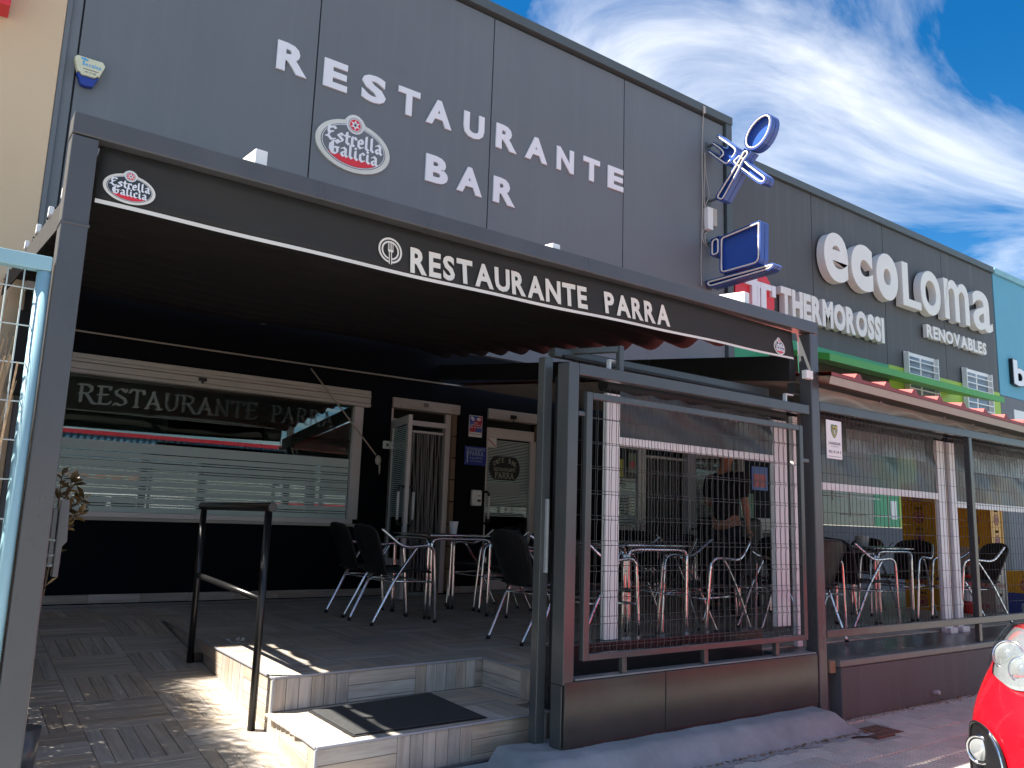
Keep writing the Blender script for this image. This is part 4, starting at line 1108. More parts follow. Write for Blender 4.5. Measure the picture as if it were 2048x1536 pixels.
# carriage ends seen along the left side
for k, y in enumerate((3.9, 4.45, 5.0, 5.6, 6.3, 7.0)):
    z = aw_z(y)-.0
    m = MB(); m.box(.43, .455, y-.02, y+.02, z-.045, z+.005); m.cyl((.428, y, z-.045), (.456, y, z-.045), .010, 10)
    m.build('carriage_end', M['white'], aw, bevel=.003)
m = MB(); m.box(.442, .452, 3.55, 8.3, 2.14, 2.28); m.v = [(x, y, z+(y-3.55)*.115) for x, y, z in m.v]; m.build('side_flap', M['awn'], aw)
# valance
va = thing('valance', (2.7, 3.47, 2.1), 'black canvas valance lettered RESTAURANTE PARRA beneath the pergola beam', 'valance')
nx, nz = 90, 6; mb = MB()
def vfun(x, t):
    """point on the hanging cloth: t 0 top .. 1 bottom"""
    zb = 2.048+.018*((x-2.0)/3.0)**2+.006*max(0, x-1.5)
    yy = 3.462-.012*math.sin(x*2.1)-.02*t*t+.006*math.sin(x*7+1)*t
    return Vector((x, yy, 2.292+(zb-2.292)*t))
for j in range(nz+1):
    for i in range(nx+1): mb.v.append(tuple(vfun(.445+(5.02-.445)*i/nx, j/nz)))
for j in range(nz):
    for i in range(nx):
        a = j*(nx+1)+i; mb.f.append([a, a+1, a+nx+2, a+nx+1]); mb.sm.append(True); mb.mi.append(0)
vc = mb.build('valance_cloth', M['canvas'], va); vc.modifiers.new('s', 'SOLIDIFY').thickness = .002
mb = MB()
for i in range(nx):
    xa, xb = .445+(4.99-.445)*i/nx, .445+(4.99-.445)*(i+1)/nx
    a, b = vfun(xa, .955), vfun(xb, .955); c, d = vfun(xb, 1.03), vfun(xa, 1.03); o = Vector((0, -.004, 0))
    mb.add([a+o, b+o, c+o, d+o], [(0, 1, 2, 3)], True)
mb.build('hem_tape', M['canvasprint'], va)
def FV(a, b, d):   # print on the cloth: a = x, b = z
    b = b+(.0175*(a-1.86) if 1.8 < a < 4 else 0); t = (2.292-b)/(2.292-2.075); q = vfun(a, t); return (a, q.y-.003+d, b)
for word, x0, x1, z0, z1 in (('RESTAURANTE', 1.865, 3.023, 2.068, 2.203), ('PARRA', 3.155, 3.706, 2.068, 2.203)):
    for c, a0, a1 in text_cells(word, x0, x1, .035, .085):
        m = MB(); glyph_mesh(m, c, .035, (a0, a1, z0, z1), FV, -.001, -.003); m.build('printed_letter', M['canvasprint'], va)
m = MB()
def ring(mb, ca, cb, r0, r1, fn, d, n=36, a0=0, a1=2*math.pi, rb=1.0):
    for i in range(n):
        t0, t1 = a0+(a1-a0)*i/n, a0+(a1-a0)*(i+1)/n
        mb.add([fn(ca+r0*math.cos(t0), cb+rb*r0*math.sin(t0), d), fn(ca+r1*math.cos(t0), cb+rb*r1*math.sin(t0), d), fn(ca+r1*math.cos(t1), cb+rb*r1*math.sin(t1), d), fn(ca+r0*math.cos(t1), cb+rb*r0*math.sin(t1), d)], [(0, 1, 2, 3)])
ring(m, 1.752, 2.157, .056, .066, FV, -.002, a0=-1.45, a1=4.6)
ring(m, 1.752, 2.157, .040, .049, FV, -.002, a0=-1.35, a1=4.5)
for dx in (-.013, -.0045, .004, .0125): m.add([FV(1.752+dx, 2.160, -.002), FV(1.752+dx+.004, 2.160, -.002), FV(1.752+dx+.004, 2.196, -.002), FV(1.752+dx, 2.196, -.002)], [(0, 1, 2, 3)])
m.add([FV(1.739, 2.150, -.0021), FV(1.769, 2.150, -.0021), FV(1.769, 2.162, -.0021), FV(1.739, 2.162, -.0021)], [(0, 1, 2, 3)])
for dx in (-.008, .004): m.add([FV(1.752+dx, 2.085, -.0022), FV(1.752+dx+.005, 2.085, -.0022), FV(1.752+dx+.005, 2.150, -.0022), FV(1.752+dx, 2.150, -.0022)], [(0, 1, 2, 3)])
m.build('fork_emblem', M['canvasprint'], va)
# brewery emblem: cream rim, dark field, blackletter words, red band, star roundel
def brewery(par, fn, ca, cb, w, h, dark, rim, dep, res=1):
    """w, h: half axes"""
    e = .003
    def outline(s):
        pts = []
        for i in range(64):
            t = math.pi/2+2*math.pi*i/64; x, y = w*s*math.cos(t), h*s*math.sin(t)
            pts.append((x, y))
        # bump at the top
        rb = h*.36+(s-.93)*h*.8; cy = h*.86
        out = []
        for x, y in pts:
            if abs(x) < rb and y > 0:
                yb = cy+math.sqrt(max(0, rb*rb-x*x)); y = max(y, yb)
            out.append((ca+x, cb+y))
        return out
    m = MB(); m.prism(outline(1.0), fn, -dep, 0); m.build('emblem_rim', rim, par, fix=True)
    m = MB(); m.prism([(ca+w*.87*math.cos(t), cb+h*.84*math.sin(t)) for t in [2*math.pi*i/56 for i in range(56)]], fn, -dep-e, -dep+.001); m.build('emblem_field', dark, par)
    m = MB()
    for i in range(56):
        t0, t1 = 2*math.pi*i/56, 2*math.pi*(i+1)/56
        m.add([fn(ca+w*.83*math.cos(t0), cb+h*.79*math.sin(t0), -dep-e*1.3), fn(ca+w*.845*math.cos(t0), cb+h*.815*math.sin(t0), -dep-e*1.3), fn(ca+w*.845*math.cos(t1), cb+h*.815*math.sin(t1), -dep-e*1.3), fn(ca+w*.83*math.cos(t1), cb+h*.79*math.sin(t1), -dep-e*1.3)], [(0, 1, 2, 3)])
    m.build('inner_line', M['lettering'], par)
    seg = [(ca+w*.81*math.cos(t), cb+h*.77*math.sin(t)) for t in [math.pi+.62+(math.pi-1.24)*i/20 for i in range(21)]]
    m = MB(); m.prism(seg, fn, -dep-e*1.4, -dep); m.build('red_band', M['red'], par)
    m = MB()
    pen_text(m, 'Estrella', BL, ca-w*.76, ca+w*.76, cb+h*.0, cb+h*.55, fn, -dep-e*1.6, nw=.20)
    pen_text(m, 'Galicia', BL, ca-w*.66, ca+w*.66, cb-h*.50, cb+h*.03, fn, -dep-e*1.6, nw=.20)
    m.build('blackletter_words', M['lettering'], par, fix=False)
    r = h*.36; cy = cb+h*.86
    m = MB(); m.prism(ell(ca, cy, r*.98, r*.98, 28), fn, -dep-e*1.8, -dep); m.build('roundel', M['lettering'], par)
    m = MB(); ring(m, ca, cy, r*.62, r*.86, fn, -dep-e*2.1, 28); m.build('roundel_ring', M['greyplastic'], par)
    m = MB(); m.prism(ell(ca, cy, r*.60, r*.60, 24), fn, -dep-e*2.2, -dep); m.build('roundel_centre', M['red'], par)
    m = MB(); m.prism(star_poly(ca, cy, r*.58, r*.26), fn, -dep-e*2.5, -dep); m.build('star', M['lettering'], par)
    m = MB(); m.prism(star_poly(ca, cy, r*.26, r*.10), fn, -dep-e*2.8, -dep); m.build('star_core', M['ink'], par)
emb = thing('valance_emblem', (.6, 3.45, 2.1)); emb.parent = va; emb.location = Vector((.6, 3.45, 2.1))-Vector(va.location)
def FVe(a, b, d): p = FV(a, b, 0); return (p[0], p[1]+d*.5, p[2])
for (ca, cb, w, h) in ((.565, 2.135, .098, .065), (4.848, 2.150, .062, .056)):
    # a printed patch sewn on the canvas: a part of the valance with its own printed pieces
    e = thing('brewery_emblem', (ca, 3.45, cb)); e.parent = va; e.location = Vector((ca, 3.45, cb))-Vector(va.location)
    brewery(e, FVe, ca, cb, w, h, M['ink'], M['canvasprint'], .001)
bpy.data.objects.remove(emb)
# ribbon stitched at the right end of the valance
rb_ = thing('striped_ribbon', (5.03, 3.43, 2.0), 'narrow pink and green ribbon hanging beside the right end of the valance', 'ribbon')
for (z0, z1, mt, w) in ((2.215, 2.285, mat('pink_ribbon', (.55, .22, .18), .7), .013), (2.12, 2.215, M['greyplastic'], .010), (1.985, 2.12, mat('mint_ribbon', (.12, .50, .28), .7), .007)):
    m = MB(); m.add([(5.025-w, 3.43, z1), (5.025+w, 3.43, z1), (5.032+w*.7, 3.43, z0), (5.032-w*.7, 3.43, z0)], [(0, 1, 2, 3)]); m.build('ribbon_band', mt, rb_)

# ================================================================== SIGNS ON THE FACADE
FW = FY(YW)
sl_ = thing('facade_lettering', (5.4, 8.45, 5.0), 'big white RESTAURANTE and BAR letters mounted on the upper dark grey facade', 'sign lettering')
def letters(txt, x0s, z0, z1, off, par, mt, fn, d0, d1, name='letter'):
    for c, (a0, a1) in zip(txt, x0s):
        m = MB(); glyph_mesh(m, c, off, (a0, a1, z0, z1), fn, d0, d1); m.build(name, mt, par, bevel=0)
def uX(u, v): return PY(u, v, YW).x
RX = [((553, 110), (614, 130)), ((646, 150), (694, 160)), ((722, 175), (771, 185)), ((795, 200), (839, 200)), ((850, 240), (902, 245)), ((926, 250), (967, 260)), ((990, 290), (1032, 295)), ((1048, 315), (1093, 320)), ((1112, 320), (1146, 325)), ((1165, 340), (1198, 340)), ((1214, 360), (1245, 370))]
cells_ = [(uX(*a), uX(*b)) for a, b in RX]
letters('RESTAURANTE', cells_, 5.805, 6.155, .042, sl_, M['lettering'], FW, -.022, -.001)
BX = [((850, 335), (895, 340)), ((912, 360), (963, 370)), ((985, 385), (1029, 390))]
letters('BAR', [(uX(*a), uX(*b)) for a, b in BX], 5.035, 5.395, .042, sl_, M['lettering'], FW, -.022, -.001)
be = thing('beer_sign', (3.72, 8.45, 4.86), 'oval Estrella Galicia sign with a cream rim on the facade left of BAR', 'sign')
brewery(be, FW, 3.725, 5.165, .475, .315, M['facade'], mat('cream_sign_rim', (.66, .68, .62), .4), .025)
al = thing('alarm_box', (.92, 8.4, 4.93), 'small cream and blue alarm siren box near the left edge of the facade', 'alarm')
def P2(u, v): p = PY(u, v, YW-.09); return (p.x, p.z)
pol = [P2(*q) for q in ((150, 113), (155, 109), (206, 125), (211, 134), (199, 154), (193, 153), (191, 156), (163, 148), (161, 143), (155, 140))]
m = MB(); m.prism(pol, FY(YW-.09), 0, .085); m.build('cream_cover', mat('cream_plastic', (.66, .66, .48), .4), al, bevel=.006)
pol = [P2(*q) for q in ((154, 141), (161, 143.5), (163, 148.5), (191, 156.5), (195, 154), (199, 155), (186, 172), (172, 170), (162, 165))]
m = MB(); m.prism(pol, FY(YW-.07), 0, .065); m.build('blue_base', mat('blue_translucent_plastic', (.01, .04, .30), .2), al, bevel=.006)
FA = FY(YW-.092)
m = MB(); text_flat(m, 'ecalsa', .865, 1.005, 5.085, 5.125, FA, -.001, off=.02); m.box(.842, .858, YW-.094, YW-.092, 5.085, 5.13); m.prism(ell(.855, 5.150, .014, .014, 14), FA, -.002, 0); m.box(.825, .843, YW-.094, YW-.092, 5.143, 5.160); m.box(.868, .886, YW-.094, YW-.092, 5.138, 5.155)
m.build('maker_name', M['inkcyan'], al)
m = MB(); m.box(.85, .985, YW-.0935, YW-.092, 5.052, 5.057); text_flat(m, '953 776 485', .87, .965, 5.018, 5.034, FA, -.0012, off=.0); m.build('phone_number', M['ink'], al)
# projecting neon signs, standing out from the wall in the plane x = 9.96
XN = 9.96
def PN(u, v): p = PX(1350+u/3.84, 200+v/3.84, XN); return (p.y, p.z)
FN = lambda a, b, d: (XN+d, a, b)
def inset(poly, t):
    n = len(poly); out = []
    A = sum(poly[i][0]*poly[(i+1) % n][1]-poly[(i+1) % n][0]*poly[i][1] for i in range(n)); s = 1 if A > 0 else -1
    for i in range(n):
        p0, p1, p2 = Vector(poly[i-1]), Vector(poly[i]), Vector(poly[(i+1) % n])
        e1, e2 = (p1-p0).normalized(), (p2-p1).normalized()
        n1, n2 = Vector((-e1.y, e1.x))*s, Vector((-e2.y, e2.x))*s
        b = (n1+n2); 
        if b.length < 1e-3: b = n1
        b.normalize(); k = t/max(.45, b.dot(n1)); q = p1+b*k; out.append((q.x, q.y))
    return out
def rounded(q, r=.05):
    out = []; n = len(q)
    for i in range(n):
        p0, p1, p2 = Vector(q[i-1]), Vector(q[i]), Vector(q[(i+1) % n])
        a = p1+(p0-p1)*min(.4, r/max(1e-6, (p0-p1).length)); b = p1+(p2-p1)*min(.4, r/max(1e-6, (p2-p1).length))
        for t in (0, .33, .66, 1): c = (a*(1-t)+p1*t)*(1-t)+(p1*(1-t)+b*t)*t; out.append((c.x, c.y))
    return out
def tray(par, poly, d0, face=True, neon=True, t=.035):
    """open-fronted metal tray: rim walls, recessed face and a tube round the inside"""
    inn = inset(poly, .008)
    m = MB(); n = len(poly)
    for (D0, D1) in ((d0, d0+.10), (d0+.112, d0+.20)):
        vs = [FN(a, b, D0) for a, b in poly]+[FN(a, b, D1) for a, b in poly]+[FN(a, b, D0) for a, b in inn]+[FN(a, b, D1) for a, b in inn]
        fs = []
        for i in range(n):
            j = (i+1) % n
            fs += [(i, j, n+j, n+i), (2*n+i, 3*n+i, 3*n+j, 2*n+j), (i, 2*n+i, 2*n+j, j), (n+i, n+j, 3*n+j, 3*n+i)]
        m.add(vs, fs)
    m.build('tray_rim', M['neonblue'], par, fix=False)
    m = MB(); m.prism(inset(poly, .010), FN, d0+.075, d0+.125); m.build('tray_face', M['neonblue2'], par)
    if neon:
        q = inset(poly, t); m = MB(); m.tube(catmull([FN(a, b, d0+.006) for a, b in q], 3, True) if len(poly) > 20 else [FN(a, b, d0+.006) for a, b in rounded(q)], .014, 7, True); m.build('neon_tube', M['neon'], par)
nf = thing('neon_cutlery_sign', (XN, 8.3, 6.1), 'projecting blue crossed fork and spoon neon sign near the end of the facade', 'neon sign')
def xy(lst): return [PN(*q) for q in lst]
bowl = []
c0 = (650, 250); ax_ = (math.cos(R(-62)), math.sin(R(-62)))
for i in range(26):
    t = 2*math.pi*i/26; a, b = 160*math.cos(t), 76*math.sin(t)*(1-.08*math.cos(t))
    bowl.append((642+a*.526+b*.85, 243-a*.85+b*.526))
spoon_h = [(530, 365), (583, 395), (520, 480), (505, 520), (372, 765), (345, 778), (318, 765), (308, 740), (455, 500)]
tray(nf, xy(bowl), -.01)
tray(nf, xy(spoon_h), .004)
fork_h = [(455, 440), (495, 400), (528, 440), (560, 480), (690, 575), (695, 605), (680, 635), (652, 645), (622, 632), (500, 540), (415, 470)]
tray(nf, xy(fork_h), .018)
fork_head = [(322, 258), (455, 355), (470, 400), (432, 470), (395, 500), (340, 478), (243, 398), (252, 376), (318, 420), (345, 430), (335, 385), (275, 340), (285, 316), (365, 360), (395, 365), (400, 340), (308, 282)]
tray(nf, xy(fork_head), .026, neon=False)
m = MB()
for seg in ([(318, 275), (440, 362), (452, 400), (425, 440)], [(283, 330), (345, 375), (362, 410), (335, 440)], [(252, 392), (345, 462), (385, 482), (415, 455)]):
    m.tube(catmull([FN(*PN(*q), .030) for q in seg], 5), .013, 7)
m.build('neon_tube', M['neon'], nf)
def arm(par, u0, v0, u1, v1):
    a = PX(u0, v0, XN+.1); b = PX(u1, v1, XN+.1); b.z = a.z
    a = Vector((XN+.1, YW, a.z)); m = MB(); m.beam(a, (XN+.1, b.y, a.z), .04, .03); m.box(XN+.04, XN+.16, YW-.012, YW-.0, a.z-.06, a.z+.06); m.build('bracket', M['trimteal'], par, bevel=.003)
arm(nf, 1408, 297, 1432, 303); arm(nf, 1408, 407, 1440, 392)
nc = thing('neon_cup_sign', (XN, 8.3, 4.7), 'projecting blue coffee cup and saucer neon sign under the crossed cutlery', 'neon sign')
tray(nc, xy([(345, 1052), (650, 925), (660, 930), (657, 1215), (640, 1250), (612, 1270), (375, 1335), (352, 1330), (344, 1310)]), -.01)
tray(nc, xy([(272, 1070), (343, 1040), (343, 1185), (290, 1205), (272, 1195)]), -.004)
tray(nc, xy([(232, 1392), (750, 1250), (766, 1262), (750, 1290), (720, 1310), (270, 1442), (250, 1430)]), -.01, t=.03)
arm(nc, 1408, 490, 1425, 490); arm(nc, 1408, 575, 1420, 575)
# power supplies and wires
for i, (u, v, w, h) in enumerate(((1412, 440, .13, .38), (1421, 438, .10, .30))):
    ps = PY(u, v, YW)
    m = MB(); m.box(ps.x-w/2, ps.x+w/2, YW-.10, YW-.002, ps.z-h/2, ps.z+h/2)
    tag(m.build('transformer_box', M['signwhite'] if i == 0 else M['cream'], bevel=.01), ('larger white' if i == 0 else 'smaller cream')+' transformer box on the wall between the two neon signs', 'transformer', 'sign transformer boxes')
cb_ = thing('sign_cable', (9.9, 8.45, 4.8), 'thin pale cables running down the wall beside the neon signs', 'cable')
for k, pts in enumerate(([(1407, 225), (1404, 300), (1405, 420), (1402, 520), (1403, 572)], [(1409, 305), (1412, 350), (1418, 390), (1411, 410), (1412, 425)], [(1410, 305), (1409, 350), (1408, 395), (1411, 428)], [(1410, 452), (1404, 470), (1408, 485), (1416, 495)], [(1420, 450), (1414, 465), (1409, 470), (1413, 488)])):
    m = MB(); m.tube(catmull([tuple(PY(u, v, YW-.03)) for u, v in pts], 5), .008, 6); m.build('wire', mat('pale_cable', (.40, .37, .32), .6), cb_)
m = MB(); p = PY(1409, 213, YW-.09); q = PY(1409, 226, YW-.09); m.box(p.x-.02, p.x+.02, YW-.095, YW-.07, q.z, p.z); m.build('cornice_clip', mat('pale_clip', (.48, .42, .38), .5), cb_)

# neighbour's signs
YE = Y2
FE = FY(YE)
ec = thing('neighbour_sign_lettering', (16.5, 8.4, 5.4), 'raised white ecoLOMA RENOVABLES letters on the charcoal neighbour facade', 'sign lettering')
def pt(u, v): p = PY(u, v, YE-.14); return p.x, p.z
EC = [('e', (1643, 520), (1691, 530), .03), ('c', (1697, 530), (1740, 540), .05), ('o', (1748, 560), (1791, 565), .055), ('L', (1800, 570), (1836, 580), .02), ('o', (1836, 580), (1876, 590), .015), ('m', (1883, 590), (1932, 600), .015), ('a', (1940, 610), (1978, 620), .015)]
tb = {0: ((470, 570), ), }
TB = [((1670, 470), (1672, 571)), ((1720, 489), (1722, 590)), ((1768, 508), (1770, 607)), ((1815, 525), (1815, 625)), ((1855, 543), (1856, 634)), ((1900, 558), (1905, 650)), ((1950, 585), (1960, 670))]
for (c, a, b, off), (tp, bt) in zip(EC, TB):
    x0, x1 = pt(*a)[0], pt(*b)[0]; z1, z0 = pt(*tp)[1], pt(*bt)[1]
    z0, z1 = {'e': (5.47, 6.42), 'c': (5.47, 6.40), 'L': (5.47, 6.40)}.get(c, (z0, z1))
    if c == 'o': z0, z1 = 5.45, 6.42
    if c in 'ma': z0, z1 = 5.50, 6.42
    m = MB(); glyph_mesh(m, c, off, (x0, x1, z0, z1), FE, -.20, -.04, res=6); m.build('big_letter', M['letterwarm'], ec, bevel=.012)
for i, (c, a0, a1) in enumerate(text_cells('RENOVABLES', pt(1856, 670)[0], pt(1975, 700)[0], .035, .06)):
    m = MB(); glyph_mesh(m, c, .035, (a0, a1, 4.98, 5.26), FE, -.12, -.04); m.build('small_letter', M['letterwarm'], ec)
th = thing('stove_brand_lettering', (13.6, 8.4, 4.5), 'raised condensed white THERMOROSSI letters above the green band', 'sign lettering')
for (c, a0, a1) in text_cells('THERMOROSSI', pt(1561, 600)[0], pt(1768, 665)[0], .055, .05):
    m = MB(); glyph_mesh(m, c, .055, (a0, a1, 4.56, 5.07), FE, -.15, -.04); m.build('letter', M['letterwarm'], th)
tr = thing('round_tr_sign', (11.2, 8.4, 4.5), 'round red disc sign with interlocked white tr letters', 'sign')
m = MB(); m.prism(ell(11.17, 4.76, .53, .53, 44), FE, -.08, -.03); m.build('red_disc', M['red'], tr, bevel=.006)
m = MB()
for pol in ([(10.86, 4.93), (11.56, 4.93), (11.56, 5.03), (10.86, 5.03)], [(11.02, 4.4), (11.16, 4.4), (11.16, 5.17), (11.02, 5.17)], [(11.26, 4.4), (11.40, 4.4), (11.40, 5.03), (11.26, 5.03)], [(11.16, 4.40), (11.22, 4.40), (11.22, 4.95), (11.16, 4.95)], [(11.56, 4.83), (11.66, 4.83), (11.66, 5.03), (11.56, 5.03)]):
    m.prism(pol, FE, -.13-.002*len(m.v)/8, -.08)
m.build('tr_letters', M['lettering'], tr)

# signs and fittings at the doors
cc = thing('camera_warning_sign', (5.62, 8.47, 1.9), 'red and blue video surveillance warning plate between the two doors', 'sign')
FS = FY(YW-.006)
m = MB(); m.box(5.522, 5.722, YW-.006, YW, 1.895, 2.165); m.build('plate', M['signwhite'], cc, bevel=.003)
m = MB(); m.prism([(5.53, 1.93), (5.714, 1.93), (5.714, 2.157), (5.53, 2.157)], FS, -.001, 0); m.build('red_field', M['inkred'], cc)
m = MB(); m.prism([(5.53, 2.157), (5.66, 2.157), (5.53, 1.99)], FS, -.002, 0); m.prism([(5.62, 1.99), (5.714, 2.04), (5.714, 1.96), (5.62, 1.95)], FS, -.002, 0); m.build('blue_field', M['inkblue'], cc)
m = MB(); m.prism([(5.545, 2.145), (5.575, 2.15), (5.605, 2.11), (5.58, 2.09), (5.545, 2.12)], FS, -.003, 0); m.prism(ell(5.665, 2.120, .030, .020, 16), FS, -.003, 0)
text_flat(m, 'ZONA', 5.59, 5.65, 2.062, 2.078, FS, -.003, off=.02); text_flat(m, 'VIDEOVIGILADA', 5.535, 5.71, 2.036, 2.054, FS, -.003, off=.02); text_flat(m, '953 69 53 59', 5.535, 5.71, 2.005, 2.026, FS, -.003, off=.03); m.prism([(5.535, 1.935), (5.71, 1.935), (5.71, 1.955), (5.535, 1.955)], FS, -.003, 0)
m.build('pictogram_and_text', M['signwhite'], cc)
bp_ = thing('blue_plaque', (5.64, 8.47, 1.55), 'blue plaque reading RESTAURANTE PARRA with a fork, below the surveillance sign', 'plaque')
m = MB(); m.box(5.475, 5.800, YW-.008, YW, 1.545, 1.775); m.build('plate', M['signblue'], bp_, bevel=.003)
FS2 = FY(YW-.008)
m = MB(); pen_text(m, 'RESTAURANTE', RO, 5.50, 5.775, 1.725, 1.757, FS2, -.001, nw=.16, ang=R(25)); pen_text(m, 'PARRA', RO, 5.545, 5.755, 1.665, 1.713, FS2, -.001, nw=.17, ang=R(25))
text_flat(m, 'R.JA/00703', 5.555, 5.74, 1.622, 1.646, FS2, -.001, off=.015); text_flat(m, '4a CATEGORIA', 5.555, 5.735, 1.585, 1.603, FS2, -.001, off=.01)
m.prism([(5.508, 1.57), (5.524, 1.57), (5.526, 1.67), (5.533, 1.69), (5.533, 1.72), (5.527, 1.72), (5.526, 1.69), (5.519, 1.69), (5.518, 1.72), (5.513, 1.72), (5.512, 1.69), (5.506, 1.69), (5.505, 1.72), (5.500, 1.72), (5.500, 1.69), (5.506, 1.67)], FS2, -.0015, 0)
for q in ((5.485, 1.762), (5.790, 1.762), (5.485, 1.558), (5.790, 1.558)): m.prism(ell(q[0], q[1], .005, .005, 8), FS2, -.002, 0)
m.build('plaque_lettering', M['inkpale'], bp_, fix=False)
ic = thing('door_card_reader', (5.66, 8.45, 1.05), 'white rounded wall unit with a small dark display beside the glass door', 'wall unit')
m = MB(); m.box(5.585, 5.735, YW-.045, YW, 1.045, 1.24); m.build('housing', M['signwhite'], ic, bevel=.015)
m = MB(); m.box(5.665, 5.715, YW-.048, YW-.044, 1.095, 1.125); m.box(5.665, 5.71, YW-.048, YW-.044, 1.165, 1.172); m.build('display', M['ink'], ic)
for i, x in enumerate((4.345, 4.487)):
    sw = thing('wall_box', (x+.05, 8.45, 1.65), ('left' if i == 0 else 'right')+'hand small white square box of the pair beside the open door', 'wall box', 'square wall boxes by the door')
    if i: sw.location.y = 8.46
    m = MB(); m.box(x, x+.095, YW-.03, YW, 1.65, 1.742) if i == 0 else m.box(x-.045, x+.035, YW-.03, YW-.001, 1.652, 1.735)
    m.build('box', M['signwhite'], sw, bevel=.01)
    xo = x+.0475 if i == 0 else x-.005
    m = MB(); m.box(xo-.022, xo+.022, YW-.034, YW-.029, 1.672, 1.717); m.build('inner_frame', M['greyplastic'], sw); 
    m = MB(); m.box(xo-.010, xo+.010, YW-.038, YW-.030, 1.684, 1.706); m.build('button', M['ink'], sw)
# awning cord along the wall with a weight
rp_ = thing('awning_cord', (3.6, 8.40, 1.5), 'pale cord strung along the dark wall with a slanting pull line and a knob', 'cord')
m = MB(); m.tube(catmull([(.9, 8.40, 2.492), (2.2, 8.40, 2.488), (3.82, 8.39, 2.487), (4.8, 8.40, 2.492), (5.62, 8.40, 2.497)], 4), .0095, 6); m.build('line', mat('pale_rope', (.42, .37, .31), .8), rp_)
a = PY(622, 737, 8.39); b = PY(752, 910, 8.2)
m = MB(); m.tube([tuple(a), tuple(b)], .0085, 6); m.build('pull_line', MATS['pale_rope'], rp_)
m = MB(); m.ball((b.x+.03, b.y, b.z-.055), .035, .03, .055); m.tube([(b.x+.05, b.y, b.z-.10), (b.x+.055, b.y, b.z-.21)], [.012, .006], 6); m.build('knob', mat('pale_knob', (.45, .42, .36), .6), rp_)

# ================================================================== HANDRAIL, DOORMAT
hr = thing('handrail', (1.66, 5.15, -.2), 'black tubular steel handrail standing beside the ramp edge', 'handrail')
pa, pb = (1.660, 5.85), (1.645, 4.545)
for (x, y) in (pa, pb):
    m = MB(); m.cyl((x, y, ramp_z(y)-.02), (x, y, .885), .021, 16); m.build('post', M['black'], hr)
m = MB(); m.cyl((pb[0], pb[1]-.06, .905), (pa[0], pa[1]+.05, .905), .026, 20); m.build('top_rail', M['black'], hr, bevel=.003)
m = MB(); m.cyl((pb[0], pb[1], .40), (pa[0], pa[1], .44), .019, 16); m.build('middle_rail', M['black'], hr)
m = MB(); m.box(1.68, TX(5.85)-.010, 5.82, 5.88, -.125, -.075); m.build('wall_bracket', M['black'], hr, bevel=.002)
m = MB(); q = [PZ(u, v, -.17) for u, v in ((616, 1420), (862, 1384), (975, 1433), (705, 1471))]
dm = thing('doormat', (2.3, 4.0, -.178), 'flat charcoal doormat lying on the lower step', 'doormat')
def smooth_mat(q, z0, z1, inset_=0):
    c = sum(q, Vector())/4; pts = [c+(p-c)*(1-inset_) for p in q]
    m = MB(); m.prism([(p.x, p.y) for p in pts], lambda a, b, d: (a, b, d), z1, z0); return m
smooth_mat(q, -.178, -.1755).build('rubber_edge', M['rubber'], dm)
smooth_mat(q, -.1755, -.168, .045).build('pile', M['mat'], dm, bevel=.003)
# crumpled foil left at the platform edge
m = MB(); rj = random.Random(9); p = PZ(478, 1281, 0.01)
for k in range(26):
    a = Vector((p.x+rj.gauss(0, .03), p.y+rj.gauss(0, .02), rj.uniform(0, .025))); m.add([a, a+Vector((rj.gauss(0, .014), rj.gauss(0, .014), rj.gauss(0, .008))), a+Vector((rj.gauss(0, .014), rj.gauss(0, .014), abs(rj.gauss(0, .01))))], [(0, 1, 2)])
tag(m.build('crumpled_wrapper', film_mat('clear_wrapper', (.7, .72, .75), .8, .1, .9), fix=False), 'small crumpled clear wrapper at the sunlit terrace edge near the handrail', 'wrapper')

# ================================================================== GATE
gt = thing('sliding_gate', (4, 3.4, -.3), 'dark steel sliding gate with wire mesh above a glossy sheet panel', 'gate')
def gbox(name, x0, x1, y0, y1, z0, z1, mt=None, bev=.004, par=None):
    m = MB(); m.box(x0, x1, y0, y1, z0, z1); return m.build(name, mt or M['gate'], par or gt, bevel=bev)
gbox('stile', 2.862, 2.936, YP, YP+.10, .036, 1.757)
gbox('rail', 2.937, 5.104, YP, YP+.06, 1.691, 1.757)
gbox('stile_lower', 2.862, 2.87, YP+.01, YP+.10, -.36, .034)
gbox('bottom_rail', 2.87, 5.11, YP+.003, YP+.06, -.335, -.27, M['panel'])
gbox('sheet_panel', 2.874, 3.628, YP-.004, YP+.02, -.27, .050, M['panel'])
gbox('sheet_panel', 3.632, 5.112, YP-.004, YP+.02, -.27, .050, M['panel'])
gbox('ledge', 2.95, 5.11, YP+.002, YP+.075, .052, .062, mat('worn_grey_ledge', (.20, .22, .225), .4, wear=((.10, .11, .11), .6, 30)))
for x in (3.30, 4.68, 3.98): gbox('strut', x, x+.036, YP+.012, YP+.045, .063, .150)
